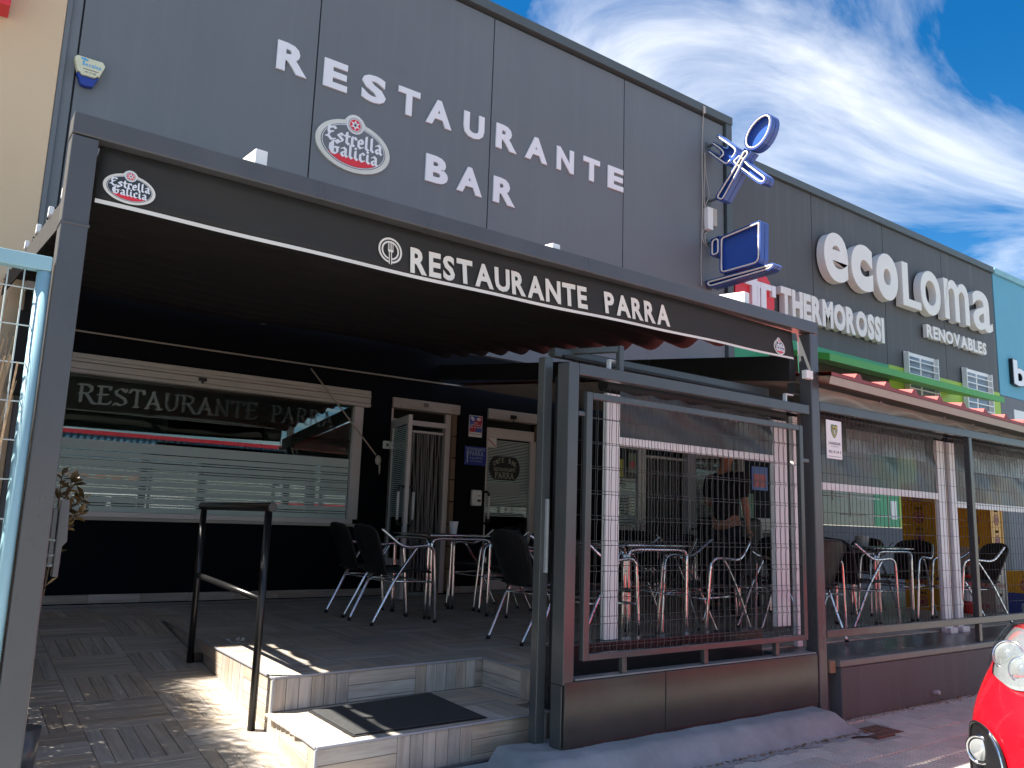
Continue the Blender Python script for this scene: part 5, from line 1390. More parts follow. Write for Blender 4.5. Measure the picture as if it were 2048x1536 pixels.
# front mesh frame
gbox('mesh_frame_stile', 2.988, 3.030, YP-.012, YP+.022, .150, 1.60); gbox('mesh_frame_stile', 4.962, 5.000, YP-.012, YP+.022, .150, 1.60)
gbox('mesh_frame_rail', 3.031, 4.961, YP-.012, YP+.022, 1.562, 1.60); gbox('mesh_frame_rail', 3.031, 4.961, YP-.012, YP+.022, .150, .186)
gbox('side_lug', 2.937, 2.987, YP, YP+.03, 1.462, 1.488); gbox('side_lug', 5.001, 5.075, YP-.005, YP+.02, 1.345, 1.372)
def wires(par, x0, x1, z0, z1, y, px0, pitch, zs, mt, r=.0023, fold=True, name='wire'):
    """welded mesh: each wire its own piece"""
    zl = sorted(zs); pts = [(z0, 0)]
    for z in zl:
        if fold: pts += [(z-.03, 0), (z, -.006), (z+.03, 0)]
        else: pts += [(z, 0)]
    pts.append((z1, 0)); pts = [p for p in pts if z0 <= p[0] <= z1]
    mv = MB(); mv.tube([(0, dy, z) for z, dy in pts], r, 5); me = mv.mesh('vertical_wire'); me.materials.append(mt)
    b = bmesh.new(); b.from_mesh(me); bmesh.ops.recalc_face_normals(b, faces=b.faces); b.to_mesh(me); b.free()
    x = px0
    while x < x1-.004:
        instance(name, me, par, (x, y, 0)); x += pitch
    mh = MB(); mh.tube([(x0, 0, 0), (x1, 0, 0)], r, 5); me2 = mh.mesh('horizontal_wire'); me2.materials.append(mt)
    for z in zl: instance(name, me2, par, (0, y-(.007 if fold else 0)-r, z))
wires(gt, 3.03, 4.962, .186, 1.562, YP+.004, 3.084, .0535, [.337+.1397*i for i in range(9)]+[.22], M['wire'], r=.0018)
# gate's upper frame behind and the fixed mesh further back
gp = thing('gate_guide_frame', (4, 3.5, 1.5), 'black steel guide frame with a wire mesh panel standing behind the sliding gate', 'gate frame')
gbox('rear_post', 2.815, 2.875, YP+.16, YP+.22, -.40, 1.80, par=gp)
gbox('lock_strip', 2.84, 2.855, YP+.135, YP+.16, .60, 1.0, M['steelgalv'], par=gp)
gbox('inner_post', 2.90, 2.93, YP+.14, YP+.17, .0, 1.70, M['black_matt'], par=gp)
gbox('bracket_upright', 3.262, 3.298, YP+.02, YP+.055, 1.757, 1.912, par=gp)
bar('bracket_arm', (3.28, YP+.04, 1.893), (3.05, YP+.42, 1.893), .036, .036, M['gate'], gp)
bar('guide_bar', (2.98, YP+.30, 1.87), (5.02, YP+.30, 1.87), .05, .055, M['gate'], gp)
bar('guide_bar', (2.98, YP+.20, 1.83), (5.12, YP+.16, 1.80), .03, .02, M['black_matt'], gp)
for x, z in ((3.23, 1.80), (4.93, 1.80)):
    m = MB(); m.box(x, x+.09, YP+.07, YP+.10, z+.022, z+.032); m.box(x, x+.014, YP+.07, YP+.10, z-.05, z+.02); m.build('roller_bracket', M['signwhite'], gp, bevel=.003)
wires(gp, 2.94, 5.12, .17, 1.66, YP+.10, 2.997, .0535, [.36+.1397*i for i in range(9)]+[1.635, .22], M['wire'], fold=False, r=.0016)
# concrete-black plinth behind the gate carrying the blinds
pl = thing('blind_plinth', (4.3, 3.95, -.3), 'low black sheet plinth behind the gate under the roller blind', 'plinth')
m = MB(); m.box(3.14, 5.13, 3.86, 3.94, -.40, .145); m.build('sheet', M['panel'], pl, bevel=.004)
m = MB(); m.box(3.14, 5.13, 3.84, 3.96, .147, .158); m.build('cap', M['gate'], pl, bevel=.002)
# roller blinds with white frames
def blind(label, xl, wl, xr, wr, zpost, ztop, zbar0, zbar1, clear=None, split=False):
    t = thing('roller_blind', ((xl+xr)/2, 3.9, zpost), label, 'roller blind', 'smoked roller blinds along the terrace')
    for (a, w) in ((xl, wl), (xr, wr)):
        m = MB(); m.box(a, a+w, 3.885, 3.925, zpost, ztop); m.build('white_guide', M['white'], t, bevel=.003)
    m = MB(); m.box(xl+wl, xr, 3.885, 3.915, zbar0, zbar1); m.build('bottom_bar', M['white'], t, bevel=.003)
    nx, nz = 40, 10; mb = MB()
    for j in range(nz+1):
        for i in range(nx+1):
            x = xl+wl+.005+(xr-xl-wl-.01)*i/nx; z = zbar1+(ztop+.05-zbar1)*j/nz
            yy = 3.90+.010*math.sin(i*.9+j*.5)*(j/nz)+.014*math.sin(i*.35+j*.8)*(1-abs(2*j/nz-1))
            mb.v.append((x, yy, z))
    for j in range(nz):
        for i in range(nx):
            a = j*(nx+1)+i; mb.f.append([a, a+1, a+nx+2, a+nx+1]); mb.sm.append(True); mb.mi.append(0)
    mb.build('smoked_sheet', M['pvc'], t)
    if clear:
        a, b, c, d = clear
        m = MB(); m.add([(a, 3.872, c), (b, 3.872, c), (b, 3.875, d), (a, 3.875, d)], [(0, 1, 2, 3)]); m.build('clear_strip', M['pvcclear'], t)
    m = MB(); m.cyl((xl, 3.93, ztop+.06), (xr+wr, 3.93, ztop+.06), .05, 14); m.build('roller_tube', M['black_matt'], t)
    return t
blind('smoked roller blind behind the mesh gate, pulled halfway down', 3.60, .115, 5.35, .165, .16, 1.72, 1.385, 1.44)
m = MB(); m.box(5.60, 5.655, 3.885, 3.925, .0, 1.72)
t2 = blind('smoked roller blind behind the first mesh fence bay with a clear upper strip', 5.60, .06, 7.865, .145, .0, 1.77, 1.208, 1.268, clear=(6.33, 7.62, 1.545, 1.74))
t3 = blind('smoked roller blind at the right end behind the second fence bay', 8.10, .115, 10.4, .12, .0, 1.77, 1.145, 1.205, clear=(8.50, 10.2, 1.50, 1.72))
for x in (7.87, 8.105):
    m = MB(); m.box(x, x+.13, 3.84, 3.93, -.04, .035); m.build('guide_foot', M['white'], t2 if x < 8 else t3, bevel=.003)
# ================================================================== LOW WALL AND FENCE ON THE RIGHT
lw = thing('low_wall', (8, 3.6, -.4), 'low dark grey painted wall with a worn metal coping under the mesh fence', 'low wall')
m = MB(); m.box(5.345, 13, 3.372, 3.93, -.45, -.055); m.build('wall_body', M['base'], lw, bevel=.006)
m = MB(); m.box(5.27, 5.36, 3.46, 3.90, -.45, -.06); m.build('wall_return', M['frame'], lw, bevel=.006)
m = MB(); m.box(5.33, 13, 3.366, 3.50, -.052, -.004); m.build('coping', mat('worn_sheet_coping', (.12, .125, .12), .38, var=.2, wear=((.30, .31, .31), .60, 5)), lw, bevel=.008)
m = MB(); m.box(5.24, 13, 3.50, 3.93, -.052, -.010); m.build('coping_ledge', M['frame'], lw, bevel=.004)
m = MB(); m.box(5.262, 5.328, 3.40, 3.47, -.09, -.008); m.build('broken_corner', M['brick'], lw, bevel=.004)
p = PY(1872, 1384, 3.36)
m = MB(); m.cyl((p.x, 3.33, p.z), (p.x, 3.375, p.z), .016, 10); m.box(p.x-.03, p.x+.03, 3.35, 3.372, p.z-.012, p.z+.012); m.build('drain_stub', M['trimgrey'], lw)
fn_ = thing('mesh_fence', (7.5, 3.4, .1), 'charcoal steel fence with welded wire mesh standing on the low dark wall', 'fence')
gbox('top_rail', 5.232, 12.5, YP, YP+.05, 1.735, 1.80, par=fn_); gbox('bottom_rail', 5.232, 12.5, YP-.005, YP+.045, .145, .20, par=fn_)
for x in (7.455, 9.75, 12.0):
    gbox('upright', x, x+.055, YP-.006, YP+.046, .201, 1.734, par=fn_); gbox('foot', x, x+.05, YP+.0, YP+.04, -.003, .144, par=fn_)
for (a, b) in ((5.235, 7.452), (7.512, 9.748)):
    wires(fn_, a, b, .20, 1.735, YP+.02, a+.03, .0535, [.31+.1397*i for i in range(10)]+[1.70], M['wire'], fold=False, r=.0018)
# security sign wired to the fence
sg = thing('security_company_sign', (5.5, 3.38, 1.3), 'tall white security company sign with a shield and phone number on the mesh fence', 'sign')
q = [PY(u, v, 3.385) for u, v in ((1650, 838.5), (1681, 844), (1684, 920), (1654.5, 916))]
x0, x1 = (q[0].x+q[3].x)/2, (q[1].x+q[2].x)/2; z1_, z0_ = (q[0].z+q[1].z)/2, (q[2].z+q[3].z)/2
m = MB(); m.box(x0, x1, 3.380, 3.385, z0_, z1_); m.build('plate', M['signwhite'], sg, bevel=.002)
FG = FY(3.380); cx, hh = (x0+x1)/2, z1_-z0_; w_ = x1-x0
shp = lambda s: [(cx+s*w_*.22*a, z1_-hh*.28+s*hh*.18*b) for a, b in ((-1, .9), (-.5, 1), (0, .92), (.5, 1), (1, .9), (1, .1), (.75, -.45), (.4, -.8), (0, -1.05), (-.4, -.8), (-.75, -.45), (-1, .1))]
m = MB(); m.prism(shp(1), FG, -.001, 0); m.build('shield', M['inkgreen'], sg)
m = MB(); m.prism([(cx-.02, z1_-hh*.15), (cx+w_*.18, z1_-hh*.15), (cx+w_*.18, z1_-hh*.21), (cx-.02, z1_-hh*.21)], FG, -.002, 0); ring(m, cx, z1_-hh*.30, .020, .026, FG, -.002, 20, rb=1.3); m.build('shield_band', M['inkgold'], sg)
m = MB(); glyph_mesh(m, 'S', .03, (cx-.010, cx+.010, z1_-hh*.355, z1_-hh*.25), FG, -.003, None); m.build('shield_letter', M['signwhite'], sg)
m = MB(); text_flat(m, 'SANSEGUR', cx-w_*.40, cx+w_*.40, z1_-hh*.635, z1_-hh*.565, FG, -.001, off=.02); text_flat(m, '902 10 34 11', cx-w_*.40, cx+w_*.40, z1_-hh*.855, z1_-hh*.785, FG, -.001, off=.02); text_flat(m, 'SEGURIDAD', cx-w_*.26, cx+w_*.26, z1_-hh*.69, z1_-hh*.665, FG, -.001, off=0)
m.box(cx-w_*.42, cx+w_*.42, 3.379, 3.380, z1_-hh*.945, z1_-hh*.935); m.build('sign_text', M['ink'], sg)

# ================================================================== RED SHEET ROOF AND TARPAULIN ON THE RIGHT
rr_ = thing('red_sheet_roof', (8, 5, 1.95), 'red ribbed sheet roof with a cream underside over the right-hand terrace', 'roof')
def rz(x, y): return 2.005-(x-5.1)*.022+(y-3.3)*.10
prof = []
x = 5.20
while x < 13.2:
    prof += [(x, 0.0), (x+.30, 0.0), (x+.33, .035), (x+.37, .035), (x+.40, 0.0)]; x += .40
mb = MB()
for y in (3.28, 8.3):
    for (xx, h) in prof: mb.v.append((xx, y, rz(xx, y)+h))
n = len(prof)
for i in range(n-1): mb.f.append([i, i+1, n+i+1, n+i]); mb.sm.append(False); mb.mi.append(0)
mb.build('ribbed_skin', M['redroof'], rr_, fix=False)
m = MB(); m.add([(5.2, 3.279, rz(5.2, 3.279)-.002), (13.2, 3.279, rz(13.2, 3.279)-.002), (13.2, 3.279, rz(13.2, 3.279)-.028), (5.2, 3.279, rz(5.2, 3.279)-.028)], [(0, 1, 2, 3)])
for i in range(0, n-4, 5): 
    (a, _), (b, _), (c, h), (d, _), (e, _) = prof[i:i+5]
    m.add([(b, 3.279, rz(b, 3.279)-.002), (e, 3.279, rz(e, 3.279)-.002), (d, 3.279, rz(d, 3.279)+h), (c, 3.279, rz(c, 3.279)+h)], [(0, 1, 2, 3)])
m.build('edge_flashing', mat('dark_red_flashing', (.24, .035, .035), .5, wear=((.35, .12, .08), .62, 8)), rr_, fix=False)
m = MB(); m.add([(5.2, 3.285, rz(5.2, 3.285)-.03), (13.2, 3.285, rz(13.2, 3.285)-.03), (13.2, 8.3, rz(13.2, 8.3)-.03), (5.2, 8.3, rz(5.2, 8.3)-.03), (5.2, 3.30, rz(5.2, 3.285)-.085), (13.2, 3.30, rz(13.2, 3.285)-.085)], [(0, 3, 2, 1), (0, 1, 5, 4)])
m.build('cream_underside', M['roofunder'], rr_)
bar('carrier_beam', (5.2, 3.62, 1.92), (13.0, 3.62, 1.76), .06, .08, M['frame'], rr_)
tp = thing('tarpaulin', (8, 3.5, 1.8), 'smoky grey tarpaulin scalloped from eyelets under the red roof edge', 'tarpaulin')
hooks = [5.22, 6.18, 7.20, 7.72, 8.25, 8.80, 9.4, 10.1, 10.9]
mb = MB(); nx, nz = 160, 10
def hookw(x):
    for a, b in zip(hooks[:-1], hooks[1:]):
        if a <= x <= b: return (x-a)/(b-a), b-a
    return 0, 1
for j in range(nz+1):
    for i in range(nx+1):
        x = 5.22+(10.9-5.22)*i/nx; t = j/nz; s, L_ = hookw(x); dip = math.sin(math.pi*s)
        zt = rz(x, 3.5)-.085-.010*dip*0; zb = 1.76-.0*x
        z = zt+(zb-zt)*t; yy = 3.50-.03*t+.05*dip*(1-t)*t*3.0+.03*math.sin(math.pi*s)*math.sin(t*7+dip*3)
        mb.v.append((x, yy, z-.0))
for j in range(nz):
    for i in range(nx):
        a = j*(nx+1)+i; mb.f.append([a, a+1, a+nx+2, a+nx+1]); mb.sm.append(True); mb.mi.append(0)
mb.build('sheet', M['tarp'], tp)
for x in hooks[1:]:
    m = MB(); m.tube(catmull([(x+.016*math.cos(t), 3.47, rz(x, 3.5)-.105+.016*math.sin(t)) for t in [k*math.pi/4 for k in range(8)]], 2, True), .005, 6, True); m.build('eyelet', M['trimgrey'], tp)
# ================================================================== AIR CONDITIONER
ac = thing('air_conditioner', (10.2, 8.2, 3.2), 'white outdoor air conditioning unit on the wall beyond the awning edge', 'air conditioner')
a = PY(1412, 716, 8.15); b = PY(1478, 727, 8.15); zt, zb = a.z, PY(1420, 742, 8.15).z-.10
m = MB(); m.box(a.x, b.x, 8.15, 8.44, zb, zt); m.build('casing', mat('cream_white_casing', (.62, .62, .57), .45), ac, bevel=.012)
m = MB()
for i in range(10): m.box(a.x+.06, a.x+.50, 8.143, 8.149, zt-.06-i*.045, zt-.052-i*.045)
for i in range(9): m.box(a.x+.06+i*.054, a.x+.068+i*.054, 8.140, 8.146, zb+.05, zt-.05)
m.build('fan_grille', M['greyplastic'], ac, kind='stuff')
m = MB()
for i in range(2):
    for j in range(5): m.box(a.x-.004, a.x-.001, 8.19+i*.11, 8.27+i*.11, zt-.10-j*.085, zt-.04-j*.085)
m.build('side_vents', M['ink'], ac, kind='stuff')
m = MB(); m.box(a.x+.1, a.x+.13, 8.2, 8.48, zb-.04, zb); m.box(b.x-.13, b.x-.1, 8.2, 8.48, zb-.04, zb); m.build('wall_brackets', M['signwhite'], ac)

# ================================================================== LEFT FENCE, REED SCREEN, WALL LAMP
lf = thing('pale_blue_fence', (.0, 3.42, -.4), 'pale blue steel fence with wide wire mesh left of the pergola post', 'fence')
gbox('top_rail', -3, .328, YP+.0, YP+.05, 1.735, 1.790, M['paleblue'], par=lf)
m = MB(); m.cyl((.308, YP+.028, -.45), (.308, YP+.028, 1.733), .0245, 18); m.build('upright', M['paleblue'], lf)
for k in range(1, 5):
    m = MB(); m.cyl((.308-k*1.1, YP+.028, -.45), (.308-k*1.1, YP+.028, 1.733), .0245, 14); m.build('upright', M['paleblue'], lf)
wires(lf, -3, .285, -.40, 1.735, YP+.02, .245-.052*60, .052, [1.66-.140*i for i in range(15)], M['wireblue'], r=.0028, fold=False)
rd = thing('reed_screen', (.2, 5.0, -.4), 'dry brown reed screen running back beside the ramp behind the pale blue fence', 'reed screen')
mb = MB(); rj = random.Random(17)
for k in range(4600):
    y = 3.50+rj.random()**1.2*4.2; x = .12-.10*min(1, max(0, (y-3.7)/.5))+rj.gauss(0, .035)
    h = 1.66+.50*min(1, max(0, (y-3.7)/.5))+rj.random()*.22+(.18 if rj.random() < .12 else 0)  # rear reeds made taller, mostly out of view, to cast shade on the ramp
    zb = ramp_z(y)-.05; lean = rj.gauss(.10, .16)*(1.6 if h > 1.4 else .7); lx = rj.gauss(0, .05)
    bend = rj.gauss(0, .03); r = rj.uniform(.0018, .0042)
    n_ = 5; pts = []
    for q in range(n_):
        t = q/(n_-1); pts.append((x+lx*t*t+bend*math.sin(3*t)*.6, y+lean*t*t*h*.9+bend*math.sin(4*t), zb+h*t))
    P = [Vector(p) for p in pts]
    for a, b in zip(P[:-1], P[1:]):
        d1_ = Vector((r, r*.3, 0)); d2_ = Vector((-r*.3, r, 0))
        mb.add([a-d1_, a+d1_, b+d1_*.7, b-d1_*.7], [(0, 1, 2, 3)]); mb.add([a-d2_, a+d2_, b+d2_*.7, b-d2_*.7], [(0, 1, 2, 3)])
mb.build('reeds', M['reed'], rd, kind='stuff', fix=False)
for z in (.1, .6, 1.0):
    m = MB(); m.tube([(.07, 3.46, z), (.07, 8.3, z)], .004, 5); m.build('binding_wire', M['wire'], rd)
# flat panel hinged to the post's inner side with a shrub behind it
hb = thing('hinged_steel_panel', (.49, 3.52, .5), 'small dark steel catch plate fixed to the left pergola post', 'gate catch')
def H(u, v): p = PY(u, v, 3.52); return (p.x, p.z)
m = MB(); m.prism([H(*q) for q in ((120, 998), (139, 999), (133, 1082), (123, 1092), (114, 1154), (101, 1153))], FY(3.50), 0, .035); m.build('plate', M['frame'], hb, bevel=.004)
m = MB(); m.prism([H(*q) for q in ((106, 1016), (117, 1016), (104, 1134), (92, 1134))], FY(3.51), 0, .02); m.build('back_plate', M['frame'], hb, bevel=.003)
m = MB(); 
for q in ((107, 1080), (103, 1110), (100, 1130)): a_ = H(*q); m.cyl((a_[0]-.02, 3.512, a_[1]), (a_[0]+.025, 3.512, a_[1]), .006, 8)
m.build('bolts', M['steelgalv'], hb)
sh_ = thing('shrub', (.72, 5.3, .3), 'small bronze-leaved shrub in front of the big window beside the left post', 'shrub')
lfm = MB(); 
lfm.add([(0, 0, 0), (.018, .03, .004), (.020, .06, .006), (0, .095, -.004), (-.020, .06, .006), (-.018, .03, .004), (0, .05, -.006)], [(0, 1, 6), (1, 2, 6), (2, 3, 6), (3, 4, 6), (4, 5, 6), (5, 0, 6)], True)
lme = lfm.mesh('leaf'); lme.materials.append(M['leaf'])
rj = random.Random(31); SY = 4.2
stems = [[(78, 1225), (92, 1160), (104, 1105)], [(105, 1100), (112, 1050), (118, 1000), (124, 952)], [(112, 1060), (135, 1020), (158, 1006), (168, 1000)], [(118, 1010), (138, 985), (142, 965)], [(112, 1050), (140, 1035), (160, 1030)], [(110, 1080), (128, 1060), (148, 1050)]]
for st in stems:
    P = [PY(u, v, SY+rj.uniform(-.06, .06)) for u, v in st]
    C = catmull([tuple(p) for p in P], 5); m = MB(); m.tube(C, [.006*(1-.7*i/len(C)) for i in range(len(C))], 6); m.build('stem', M['stem'], sh_)
    for i, c in enumerate(C):
        if i < 3: continue
        for k in range(1 if i % 2 else 2):
            o = instance('leaf', lme, sh_, c, (rj.uniform(-.5, 1.2), rj.uniform(-.6, .6), rj.uniform(0, 6.28))); s = rj.uniform(.45, .8); o.scale = (s, s, s)
m = MB(); pp = PY(75, 1230, SY); m.tube([(pp.x, SY, ramp_z(SY)), (pp.x, SY, ramp_z(SY)+.25)], [.05, .07], 18); m.build('pot', M['frame'], sh_)
# floodlight brackets high at the left behind the fence
fl = thing('flood_lamp', (.33, 7.6, 2.3), 'small white flood lamp bracketed at the left end of the facade above the reeds', 'lamp')
p = PY(67, 570, 8.3)
m = MB(); m.box(p.x-.06, p.x+.06, 8.2, 8.40, p.z-.05, p.z+.05); m.build('housing', M['white'], fl, bevel=.008)
m = MB(); m.box(p.x-.05, p.x-.0, 8.30, 8.36, p.z-.25, p.z-.05); m.build('bracket', M['black_matt'], fl)
m = MB(); m.box(p.x-.08, p.x+.12, 8.25, 8.40, p.z-1.0, p.z-.25); m.build('meter_box', M['black_matt'], fl, bevel=.01)
# ================================================================== CHAIRS AND TABLES
def bm_uv_grid(fn, nu, nv, name, mt, thick=.006):
    me = bpy.data.meshes.new(name); vs = []; fs = []
    for j in range(nv+1):
        for i in range(nu+1): vs.append(tuple(fn(i/nu, j/nv)))
    for j in range(nv):
        for i in range(nu):
            a = j*(nu+1)+i; fs.append((a, a+1, a+nu+2, a+nu+1))
    me.from_pydata(vs, [], fs); uv = me.uv_layers.new(name='UVMap')
    for p in me.polygons:
        p.use_smooth = True
        for li in p.loop_indices:
            vi = me.loops[li].vertex_index; uv.data[li].uv = ((vi % (nu+1))/nu, (vi//(nu+1))/nv)
    me.materials.append(mt); return me
def part(par, name, me, solid=0):
    o = bpy.data.objects.new(name, me); COL.objects.link(o); o.parent = par
    if solid:
        s = o.modifiers.new('s', 'SOLIDIFY'); s.thickness = solid; s.offset = 0
    return o
def mpart(par, name, mb, mt):
    me = mb.mesh(name); me.materials.append(mt)
    b = bmesh.new(); b.from_mesh(me); bmesh.ops.recalc_face_normals(b, faces=b.faces); b.to_mesh(me); b.free()
    return part(par, name, me)
def make_chair():
    t = thing('bistro_chair', (0, 0, 0)); rr = .0125
    for s in (-1, 1):
        # front leg flowing into the armrest and up to the top of the back
        pts = [(.285, s*.235, .012), (.262, s*.245, .30), (.238, s*.252, .56), (.215, s*.255, .618), (.16, s*.258, .642), (.05, s*.262, .636), (-.04, s*.262, .632), (-.11, s*.252, .655), (-.185, s*.230, .715), (-.255, s*.205, .775)]
        m = MB(); m.tube(catmull(pts, 6), rr, 9); mpart(t, 'arm_and_front_leg', m, M['alu'])
        pts = [(.075, s*.236, .628), (.01, s*.230, .54), (-.10, s*.215, .38), (-.20, s*.205, .19), (-.295, s*.195, .012)]
        m = MB(); m.tube(catmull(pts, 5), rr, 9); mpart(t, 'rear_leg', m, M['alu'])
        for (x, y) in ((.285, .235), (-.296, .195)):
            m = MB(); m.cyl((x, s*y, 0), (x, s*y, .022), .0155, 10); mpart(t, 'foot_cap', m, M['rubber'])
    m = MB(); m.tube([(-.125, -.212, .345), (-.125, .212, .345)], .008, 8); mpart(t, 'stretcher', m, M['alu'])
    m = MB(); m.tube([(.262, -.243, .335), (.262, .243, .335)], .008, 8); mpart(t, 'stretcher', m, M['alu'])
    m = MB(); m.tube([(.258, -.22, .34), (-.125, -.205, .35)], .008, 8); m.tube([(.258, .22, .34), (-.125, .205, .35)], .008, 8)
    mpart(t, 'side_stretcher', m, M['alu'])['kind'] = 'stuff'
    def seat(u, v):
        x = -.19+.44*v; w = .205+.02*math.sin(v*math.pi); cr = 1-(max(0, abs(v-.5)*2-.8)/.2)**2*.10
        y = (u*2-1)*w*cr; z = .425+.012*v-.018*(1-(u*2-1)**2)*math.sin(math.pi*v)
        if v > .88: z -= .020*((v-.88)/.12)**2
        return (x, y, z)
    part(t, 'seat', bm_uv_grid(seat, 14, 14, 'seat', M['weave']), .010)
    def back(u, v):
        w = .150+.055*v+.01*math.sin(v*3); cr = 1.0 if v < .82 else math.sqrt(max(.0, 1-((v-.82)/.18)**2*.55))
        a = u*2-1; y = a*w*cr
        x = -.165-.135*v-.02*v*v-.030*(1-a*a); z = .400+.405*v-.015*a*a*v*v
        return (x, y, z)
    part(t, 'backrest', bm_uv_grid(back, 14, 18, 'backrest', M['weave']), .010)
    edge = [back(0, v/12) for v in range(13)]+[back(u/10, 1) for u in range(1, 10)]+[back(1, 1-v/12) for v in range(13)]
    m = MB(); m.tube(catmull(edge, 2), .011, 8); mpart(t, 'back_rim', m, M['black_matt'])
    edge = [seat(0, v/8) for v in range(9)]+[seat(u/8, 1) for u in range(1, 8)]+[seat(1, 1-v/8) for v in range(9)]+[seat(1-u/8, 0) for u in range(1, 8)]
    m = MB(); m.tube(catmull(edge, 2, True), .011, 8, True); mpart(t, 'seat_rim', m, M['black_matt'])
    return t
def make_table():
    t = thing('terrace_table', (0, 0, 0)); h = .335
    m = MB(); m.box(-h-.015, h+.015, -h-.015, h+.015, .716, .735); o = mpart(t, 'table_top', m, mat('dark_laminate_top', (.035, .035, .038), .25))
    b = o.modifiers.new('b', 'BEVEL'); b.width = .006; b.segments = 2
    m = MB(); e = h+.019; m.tube(catmull([(-e+.03, -e, .725), (e-.03, -e, .725), (e, -e+.03, .725), (e, e-.03, .725), (e-.03, e, .725), (-e+.03, e, .725), (-e, e-.03, .725), (-e, -e+.03, .725)], 1, True), .009, 6, True); mpart(t, 'metal_edge', m, M['alu'])
    for k in range(4):
        c, s_ = math.cos(k*math.pi/2), math.sin(k*math.pi/2)
        loc = [(-h+.03, -h, .012), (-h+.02, -h, .60), (-h+.03, -h, .655), (-h+.075, -h, .692), (0, -h, .695), (h-.075, -h, .692), (h-.03, -h, .655), (h-.02, -h, .60), (h-.03, -h, .012)]
        m = MB(); m.tube(catmull([(x*c-y*s_, x*s_+y*c, z) for x, y, z in loc], 4), .0135, 9); mpart(t, 'leg_loop', m, M['alu'])
    for k in range(4):
        c, s_ = math.cos(k*math.pi/2), math.sin(k*math.pi/2)
        m = MB()
        for x, y in ((-h+.03, -h), (h-.03, -h)): m.cyl((x*c-y*s_, x*s_+y*c, 0), (x*c-y*s_, x*s_+y*c, .02), .016, 8)
        mpart(t, 'foot_caps', m, M['rubber'])['kind'] = 'stuff'
    return t
chair0, table0 = make_chair(), make_table()
used = {'c': False, 't': False}
def put(kind, x, y, rz, label, group, z=0):
    src = chair0 if kind == 'c' else table0
    if not used[kind]: o = src; used[kind] = True
    else: o = copy_tree(src)
    o.location = (x, y, z); o.rotation_euler = (0, 0, R(rz))
    return tag(o, label, 'chair' if kind == 'c' else 'table', group)
GC, GT = 'black woven chairs on the terrace', 'square aluminium terrace tables'
CH = [
 (3.44, 6.36, 2, 'black woven chair left of the cup table, nearer to us than its twin'),
 (3.47, 6.92, -2, 'leftmost black woven chair, just behind its twin below the big window corner'),
 (4.83, 7.02, 182, 'black woven chair behind the cup table, on its side by the wall pillar'),
 (4.82, 6.42, 178, 'black woven chair on the right side of the table carrying the white cup'),
 (3.93, 5.00, 3, 'black woven chair with its back to the steps, just left of the gate post'),
 (3.88, 4.38, 4, 'black woven chair half hidden by the gate post beside the top step'),
 (5.30, 5.05, 183, 'black woven chair behind the gate mesh facing left across the second table'),
 (5.27, 4.47, 176, 'black woven chair close behind the middle of the gate mesh'),
 (6.38, 5.05, 2, 'black woven chair behind the gate mesh under the hand of the standing man'),
 (6.40, 4.40, -3, 'black woven chair close behind the right part of the gate mesh'),
 (7.72, 5.25, 181, 'black woven chair in front of the dark counter behind the charcoal post'),
 (6.10, 4.20, 78, 'black woven chair whose feet rest on the ledge right of the big post'),
 (7.35, 4.45, -8, 'black woven chair with sweeping arms seen through the first fence bay'),
 (8.72, 4.72, 186, 'black woven chair facing left in front of the yellow crate stack'),
 (8.95, 5.45, 178, 'black woven chair furthest back before the green column'),
 (9.02, 4.18, 150, 'black woven chair between the double white guides and the fence upright'),
]
for c in CH: put('c', c[0], c[1], c[2], c[3], GC)
for (x, y, rz, lb) in ((4.12, 6.70, 0, 'square metal table carrying a white cup in front of the open door'), (4.60, 4.72, 0, 'square metal table behind the left half of the gate mesh'),
                       (7.02, 4.98, 0, 'square metal table behind the right half of the gate mesh beside the man'), (8.05, 4.78, 0, 'square metal table seen through the first fence bay'), (7.9, 6.9, 0, 'square metal table far back near the side door')):
    put('t', x, y, rz, lb, GT)
for (x, y, rz, lb) in ((7.25, 6.95, 5, 'black woven chair at the far table in front of the narrow window'), (8.5, 6.85, 180, 'black woven chair at the far table in front of the side door')):
    put('c', x, y, rz, lb, GC)
# white cup
p = PZ(898, 1063, .737)
cup = thing('paper_cup', (4.27, 6.75, .736), 'plain white tapered cup standing on the table before the open door', 'cup')
m = MB(); cx_, cy_ = 4.27, 6.75
prof_ = [(.030, .736), (.044, .845), (.0465, .850), (.044, .852), (.041, .846), (.028, .742)]
vs = []; fs = []
for (r_, z_) in prof_:
    for k in range(24): vs.append((cx_+r_*math.cos(k*math.pi/12), cy_+r_*math.sin(k*math.pi/12), z_))
for i in range(len(prof_)-1):
    for k in range(24): fs.append((i*24+k, i*24+(k+1) % 24, (i+1)*24+(k+1) % 24, (i+1)*24+k))
fs.append(tuple(range(120, 144)))
m.add(vs, fs, True); m.build('cup_wall', M['white'], cup)
for (x, y, lb) in ((7.82, 6.85, 'small white box on the far table behind the gate mesh'), (8.1, 4.82, 'small white tapered tub on the table in the first fence bay')):
    m = MB(); m.tube([(x, y, .736), (x, y, .84)], [.055, .07], 20); tag(m.build('tub', M['greyplastic'], bevel=.004), lb, 'tub')

